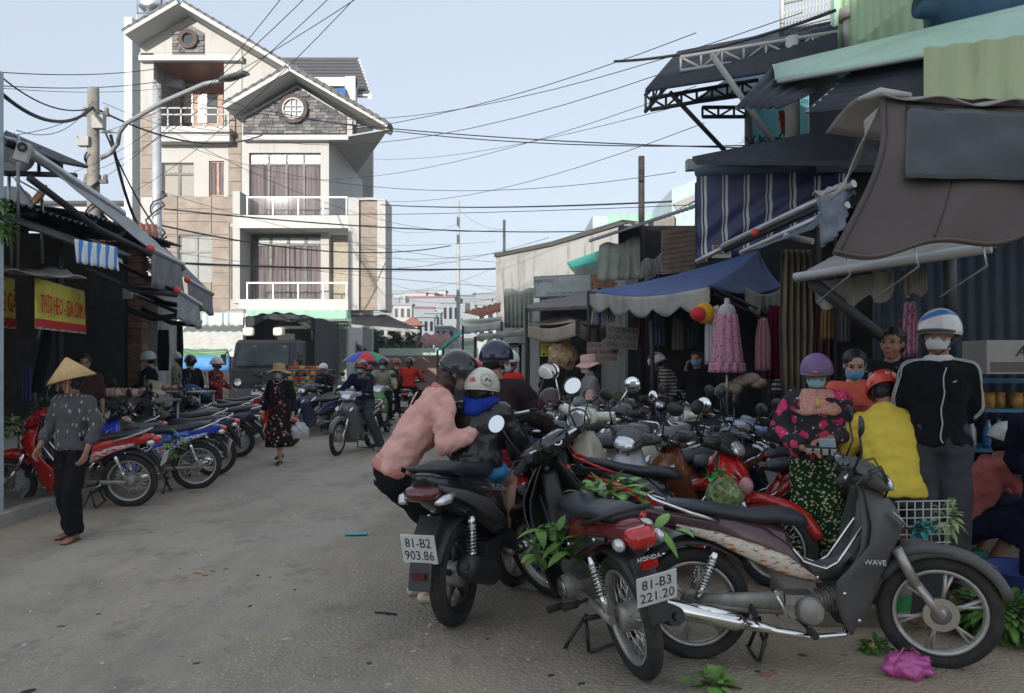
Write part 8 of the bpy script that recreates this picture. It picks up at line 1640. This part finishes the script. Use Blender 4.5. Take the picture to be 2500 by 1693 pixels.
garment('pink patterned sweater hanging high above the man in the floral shirt', 2195, 2218, 770, 860, 6.7, mat('dark_floral', (.10, .03, .05), .85, var=.6, vs=30))
t = empty('bonnet', P(1720, 765, 9.3), 0, 'yellow and red sun bonnet hanging from the tent beside the mannequin', 'hat'); q = MB(); q.ball((0, 0, 0), (.12, .1, .13), 16); q.build('crown', mat('bonnet_yellow', (.65, .36, .01), .7, bs=20), t); q = MB(); q.ball((-.08, -.05, -.01), (.11, .07, .09), 14); q.build('lining', mat('bonnet_red', (.65, .03, .04), .7), t)
t = empty('sack_table', (fx(1800, 8.9), 9.4, .11), 0, 'dark table carrying pale bags of goods beside the tent post', 'table'); MB().bx(-.7, .5, -.3, .3, .68, .74).build('tabletop', BLK, t)
for a in (-.65, .45): 
    for b in (-.25, .25): MB().cyl((a, b, 0), (a, b, .68), .025, n=6).build('leg', BLK, t)
for k, (u, v, s_) in enumerate(((1790, 948, 1), (1775, 948, .9), (1812, 930, .8), (1835, 925, .9), (1850, 935, .8), (1762, 955, .8))):
    q = MB(); q.ball((0, 0, 0), (.13 * s_, .1, .085 * s_), 16); q.v = [tuple(V(p) * (1 + .25 * MN.noise(V(p) * 14 + V((k, 0, 0))))) for p in q.v]; o = q.build('goods_bag', mat('beige_goods', (.42, .33, .26), .75, var=.25, vs=14, bs=20)); o.location = P(u, v, 9.3); tag(o, 'crumpled beige bag of dried goods piled on the dark table', 'bag', 'beige bags on the dark table')
for k in range(26):
    q = MB(); r = rnd.uniform(.05, .11); q.ball((0, 0, 0), (r, r * .8, r * .8), 10); o = q.build('coconut', mat(['husk', 'husk_green', 'pale_lump'][k % 3], [(.20, .13, .08), (.10, .12, .05), (.33, .30, .26)][k % 3], .9, var=.4, vs=20)); o.location = (rnd.uniform(1.1, 2.3), rnd.uniform(11.9, 12.4), .8 + rnd.uniform(0, .22)); tag(o, ['brown husked coconut', 'green coconut', 'pale peeled coconut'][k % 3] + ' heaped on the table below the coconut boards', 'coconut', ['brown coconuts', 'green coconuts', 'peeled coconuts'][k % 3] + ' on the stall')
table('dark stall table carrying the heap of coconuts', 1.7, 12.15, 1.5, .8, .68)
# shelf with bottles on the far right
t = empty('display_shelf', (fx(2460, 5.9), 5.95, .11), -.1, 'blue framed shop shelf with bottled drinks at the right edge', 'shelf')
for z in (.45, .78, 1.08, 1.3): MB().bx(-.42, .5, -.2, .2, z, z + .025).build('shelf', mat('shelf_blue', (.04, .16, .28), .5), t)
for x in (-.42, .48): MB().bx(x, x + .03, -.2, .2, 0, 1.45).build('upright', MC['shelf_blue'], t)
BM = [mat('bottle_blue', (.05, .20, .40), .15, coat=1, var=.2), mat('bottle_clear', (.35, .42, .42), .12, coat=1), mat('snack_gold', (.45, .24, .06), .4, var=.4, vs=20), mat('bottle_green', (.05, .22, .14), .15, coat=1)]
for r, (z, mm) in enumerate(((.475, (3, 1)), (.805, (0, 1)), (1.105, (2, 2)))):
    for k in range(9):
        q = MB(); q.lathe([(0, 0), (.036, 0), (.038, .02), (.036, .13), (.014, .19), (.014, .215), (0, .215)] if r < 2 else [(0, 0), (.045, 0), (.045, .12), (0, .12)], 12, Matrix.Translation((-.36 + k * .1, -.1 + .05 * (k % 2), z))); q.build('bottle' if r < 2 else 'packet', BM[mm[k % 2]], None if 0 else t)
o = MB().box((0, 0, 0), (.55, .3, .24)).build('carton', mat('carton_white', (.36, .34, .32), .7, dirt=.3)); o.location = P(2470, 872, 5.6); tag(o, 'white carton with brushed lettering on top of the display shelf', 'carton')
text_part('Asia', .11, BLK, o, frame_M((0.02, -.155, .04), (1, 0, 0), (0, 0, 1)), shear=.3); MB().box((0, -.151, -.07), (.5, .003, .07)).build('printed_band', mat('band', (.12, .10, .09), .6), o)
# wire basket with lotus and greens beside the yellow shirt
t = empty('wire_basket', (2.36, 4.55, .11), .1, 'white wire mesh basket with teal flowers in front of the yellow shirt', 'basket')
for k in range(7): MB().cyl((-.15 + k * .05, -.12, .35), (-.15 + k * .05, -.12, .66), .004, n=5).build('wire', WH2, t); MB().cyl((-.17, -.12, .37 + k * .048), (.17, -.12, .37 + k * .048), .004, n=5).build('wire', WH2, t)
MB().bx(-.17, .17, -.11, .15, 0, .36).build('base', BLK, t)
bush('teal blue lotus flower bunch tied to the wire basket', (2.36, 4.40, .62), (.05, .03, .05), mat('teal_petals', (.06, .32, .30), .6), 60, .05, 'flower_bunch', 'flowers'); bush('pale green leafy flower bunch right of the wire basket', (2.56, 4.5, .66), (.05, .05, .09), mat('pale_petals', (.34, .42, .18), .6, var=.3), 60, .07, 'flower_bunch', 'flowers')
# greens heap bottom right and crates behind the wheel
bush('heap of long green leafy vegetables at the right edge on the ground', (fx(2470, 4.35), 4.4, .14), (.28, .25, .12), GRN, 700, .075, 'vegetable_heap', 'vegetables', .1)
q = MB(); q.lathe([(.16, 0), (.24, .12), (.25, .13), (.235, .12), (.15, .01), (0, .01)], 28); o = q.build('basin', mat('basin_blue', (.03, .06, .25), .4)); o.location = (fx(2500, 4.9), 4.95, .12); tag(o, 'blue plastic basin by the feet of the person in navy', 'basin')
t = empty('bucket', (fx(2215, 4.3), 4.45, .11), 0, 'white bucket with a green band seen through the front wheel', 'bucket'); MB().lathe([(0, 0), (.08, 0), (.10, .22), (.105, .22)], 22).build('body', WH2, t); MB().lathe([(.0865, .04), (.0945, .13)], 22).build('band', mat('band_green', (.02, .25, .06), .5), t)
for k, (u, v, c) in enumerate(((2270, 1560, (.35, .18, .17)), (2320, 1550, (.5, .45, .45)), (2360, 1530, (.42, .12, .22)))): plastic_bag(['clear bag of dark red goods behind the front wheel', 'pale crumpled plastic bag behind the front wheel', 'purple streaked plastic bag behind the front wheel'][k], G(u, v) + V((0, .25, .05)), (.09, .07, .06), bagmat('bag_c%d' % k, c, .9), False)
plastic_bag('pink tied plastic bag lying on the ground under the front wheel', G(2218, 1650) + V((0, 0, .045)), (.115, .07, .065), bagmat('bag_pink', (.62, .10, .38), .85), 1.3)
bush('green and yellow pineapple tops dropped beside the pink bag', G(2140, 1590) + V((0, 0, .03)), (.06, .04, .03), GRN, 40, .07, 'pineapple_top', 'leaves'); MB().ball((-.03, -.02, 0), .028, 10).build('cut_end', mat('cut_yellow', (.5, .42, .12), .6), bpy.context.scene.objects['pineapple_top'])
bush('green leaf sprig on the ground at the bottom edge', G(1735, 1680) + V((0, 0, .03)), (.09, .05, .04), GRB, 26, .09, 'leaf_sprig', 'leaves', .6)
# greens on the bikes
def leafy(lab, p, r, n, ls, m=GRB, up=.2, nm='leafy_branch'): return bush(lab, p, r, m, n, ls, nm, 'leaves', up)
def big(lab, c, items, m=GRB):
    t = empty('leafy_branch', c, 0, lab, 'leaves')
    for k, (p, d, L, w) in enumerate(items): q = MB(); leaf(q, V(p) - V(c), d, L, w * rnd.uniform(.7, 1.3), rnd.uniform(0, .8), 5); q.build('leaf', rnd.choice((m, m, GRN, GRB)), t)
    return t
def ub(lab, c, sp, n, L, m, seed, flat=.5):
    r_ = random.Random(seed); it = []
    for k in range(n): p = V(c) + V((r_.uniform(-1, 1) * sp[0], r_.uniform(-1, 1) * sp[1], r_.uniform(-1, 1) * sp[2])); d = (r_.uniform(-1, 1), r_.uniform(-1, .5), r_.uniform(-.2, 1) * flat); it.append((p, d, L * r_.uniform(.7, 1.3), L * .20))
    return big(lab, V(c), it, m)
ub('bunch of bright green leaves on the dark red motorbike behind its handlebar', P(1490, 1195, 4.35), (.17, .12, .05), 48, .13, GRB, 3)
ub('bunch of darker leaves hanging at the footrest of the dark red motorbike', P(1345, 1330, 4.2), (.10, .10, .10), 46, .12, GRN, 5, .9); ub('three broad pale green leaves sticking out beside the tail lamp', P(1620, 1290, 3.75), (.07, .05, .02), 7, .15, GRB, 8)
ub('olive green leaf bunch tied to the bright blue motorbike', P(425, 1085, 8.7), (.10, .06, .14), 50, .12, mat('olive_leaf', (.14, .16, .06), .6, var=.4), 9, .9)
t = empty('vegetable_bag', P(1775, 1195, 5.2), 0, 'clear bag of green vegetables hanging at the red and black motorbike', 'bag'); o = MB().ball((0, 0, -.03), (.13, .1, .10), 28); o.v = [tuple(V(p) * (1 + .35 * MN.noise(V(p) * 14) + .18 * MN.noise(V(p) * 34))) for p in o.v]; o.build('bag', mat('bag_veg', (.22, .30, .12), .3, var=.7, vs=38, bs=30, bst=1, coat=.5), t); MB().ball((.12, -.03, .03), (.05, .05, .06), 12).build('pink_bag', bagmat('bag_pk2', (.55, .25, .28), .9), t)
ub('green plastic bag handles and stalks above the clear vegetable bag', P(1755, 1160, 5.1), (.07, .05, .03), 24, .08, mat('bag_green', (.04, .40, .12), .4), 12, 1)
plastic_bag('green bag of vegetables hanging at the olive rider\'s motorbike', P(925, 985, 15.4), (.16, .12, .22), bagmat('bag_gr', (.12, .28, .08), .9), 1.6)
crate('red plastic shopping basket behind the child in blue shorts', P(1250, 1160, 5.7), (.24, .2, .2), mat('basket_red', (.62, .02, .05), .4), .3, 5, 'basket', 'basket'); plastic_bag('pink clear bag inside the red shopping basket', P(1245, 1095, 5.7), (.10, .08, .07), bagmat('bag_pp', (.65, .35, .42), .8), False)
# helmets resting on bikes
def helmet(lab, p, m, s_=1):
    t = empty('helmet', p, rnd.random() * 6, lab, 'helmet'); MB().lathe([(.12 * cos(a), .13 * sin(a)) for a in [-.2, 0, .3, .6, .9, 1.2, 1.57]], 26).build('shell', m, t, solid=.012); MB().lathe([(.122, -.03), (.124, -.02)], 26).build('rim', BPL, t, solid=.008)
helmet('black helmet hanging on the red motorbike behind the conical hat woman', P(93, 1155, 8.2), HBK); helmet('black helmet resting on a seat by the meat trays', P(468, 985, 13), HBK)
helmet('dark helmet hung on a mirror beside the cream scooter', P(1345, 980, 7.5), mat('helmet_dusk', (.05, .025, .03), .35))
# litter
MKM = mat('mask_litter', (.10, .42, .50), .7)
q = MB(); q.grid(lambda u, v: (.10 * (u - .5) * 2, .04 * (v - .5) * 2 * (1 - .3 * abs(2 * u - 1)), .012 + .014 * sin(pi * v)), 10, 5); t = q.build('face_mask', MKM, solid=.002); t.location = G(870, 1308) + V((0, 0, .004)); t.rotation_euler = (0, 0, .1); tag(t, 'light blue surgical mask dropped on the asphalt in the middle of the road', 'mask'); q = MB(); q.tube([(.1, .03, .012), (.15, .02, .006), (.1, -.03, .012)], .002, 5); q.build('ear_loop', WH2, t)
def litter(lab, pts, m, r, flat=.25, cat='litter', grp='small scraps of litter on the road'):
    for u, v, s_ in pts:
        q = MB(); q.ball((0, 0, 0), 1, 8); q.v = [(p[0] * r * s_ * (1 + .5 * MN.noise(V(p) * 3 + V((u, v, 0)))), p[1] * r * .6 * s_, p[2] * r * .18) for p in q.v]; o = q.build('scrap', m); o.location = G(u, v) + V((0, 0, r * .12)); o.rotation_euler = (0, 0, rnd.random() * 6); tag(o, lab, cat, grp)
litter('small pale scrap of litter lying on the asphalt', [(605, 1560, 1), (545, 1415, 1.3), (60, 1575, 1.4), (950, 1672, 1), (185, 1482, .8), (540, 1470, .9), (890, 1445, .8), (830, 1510, .7), (300, 1420, .7), (640, 1330, .6)], WH2, .018)
litter('dark twig or leaf scrap lying on the asphalt', [(68, 1688, 2), (950, 1500, 1.2), (630, 1405, 1), (1345, 1650, 1.2), (240, 1500, 1), (440, 1390, .8), (720, 1440, .7), (1190, 1560, .8), (1850, 1640, 1), (1700, 1600, 1)], BLK, .018, grp='dark scraps on the road')
litter('orange brown vegetable scrap on the ground', [(1870, 1648, 1.6), (1890, 1640, 1.1), (2060, 1600, 1), (480, 1400, 1.6), (520, 1395, 1.4), (550, 1390, 1.2), (500, 1405, 1.3)], mat('orange_scrap', (.40, .16, .07), .8), .022, grp='orange scraps on the ground')
litter('pale green stalk scrap on the ground near the parked motorbike', [(1870, 1545, 1.2), (2020, 1540, 1), (2100, 1560, .8), (1655, 1660, 1), (1760, 1665, 1)], mat('green_scrap', (.28, .34, .14), .8), .016, grp='green scraps on the ground')
o = MB().tube([G(915, 1498) + V((0, 0, .008)), G(945, 1501) + V((0, 0, .012)), G(968, 1503) + V((0, 0, .006))], .006, 5).build('twig', BLK); tag(o, 'thin black twig on the road left of the black scooter', 'twig')
q = MB(); r_ = random.Random(5)
for k in range(520):
    x, y = r_.uniform(-3.5, 3.0), r_.uniform(3.2, 9); s_ = r_.uniform(.003, .007); q.box((x, y, .006), (s_ * 2, s_ * 1.6, s_), (r_.random(), r_.random(), r_.random() * 3))
tag(q.build('grit', mat('grit', (.50, .46, .38), .9, var=.5, vs=3), kind='stuff'), 'loose grit scattered over the asphalt', 'grit')
litter('flattened pale paper scrap on the road', [(360, 1480, 2.2), (120, 1450, 1.6), (700, 1560, 1.8), (250, 1620, 1.4), (1010, 1590, 1.5), (420, 1300, 1.4), (760, 1240, 1.3), (560, 1180, 1.2), (1290, 1610, 1.2)], mat('paper_scrap', (.50, .46, .38), .8), .016, grp='paper scraps on the road')
litter('trodden green leaf scrap on the road', [(330, 1390, 1.4), (610, 1480, 1.2), (150, 1530, 1.5), (1030, 1450, 1), (900, 1620, 1.3), (480, 1620, 1.2), (1420, 1670, 1.4), (1960, 1600, 1.3)], GRD, .018, grp='leaf scraps on the road')
# wooden planks and step near the tent post
for k, (u, v) in enumerate(((1890, 1205), (1905, 1225), (1880, 1245))):
    o = MB().box((0, 0, 0), (.75, .14, .05)).build('plank', mat('old_plank', (.30, .24, .17), .85, var=.25, dirt=.4), bev=.006); o.location = V((fx(u, 8.2 - k * .3), 8.2 - k * .3, .14 + .05 * (k == 0))); o.rotation_euler = (0, 0, .1 * k); tag(o, ['uppermost old plank lying by the tent post', 'middle old plank lying on the dusty ground by the tent post', 'nearest old plank lying by the purple helmet woman'][k], 'plank')
# extra goods glimpsed in the dark stalls
gc = [(.16, .05, .06), (.10, .12, .20), (.22, .20, .16), (.05, .10, .08), (.20, .12, .05), (.12, .12, .13)]
gn = ['dark red', 'navy', 'beige', 'bottle green', 'brown', 'grey']
for k, (u, v, Y) in enumerate(((1560, 760, 12.0), (1610, 755, 12.0), (1655, 765, 11.9), (1690, 760, 11.9), (2020, 740, 8.8), (2060, 745, 8.8))):
    garment('%s garment hanging in the gloom of the market hall' % gn[k], u - 14, u + 14, v, v + 90, Y, fabric('gloom%d' % k, gc[k]))
crate('stack top crate of green goods at the foot of the squatting woman', (fx(2330, 5.2), 5.3, .11), (.4, .3, .18), mat('crate_green', (.03, .16, .08), .5), .2, 3, fill=GRN)
for k, (u, Y, c, l) in enumerate(((165, 9.9, (.25, .22, .18), 'pale sack standing in the butcher shop doorway'), (140, 10.0, (.30, .10, .08), 'faded red sack standing in the butcher shop doorway'))):
    q = MB(); q.ball((0, 0, .28), (.2, .17, .3), 16); q.v = [tuple(V(p) * (1 + .12 * MN.noise(V(p) * 8))) for p in q.v]; o = q.build('sack', fabric('sack%d' % k, c)); o.location = (fx(u, Y), Y, .13); tag(o, l, 'sack')
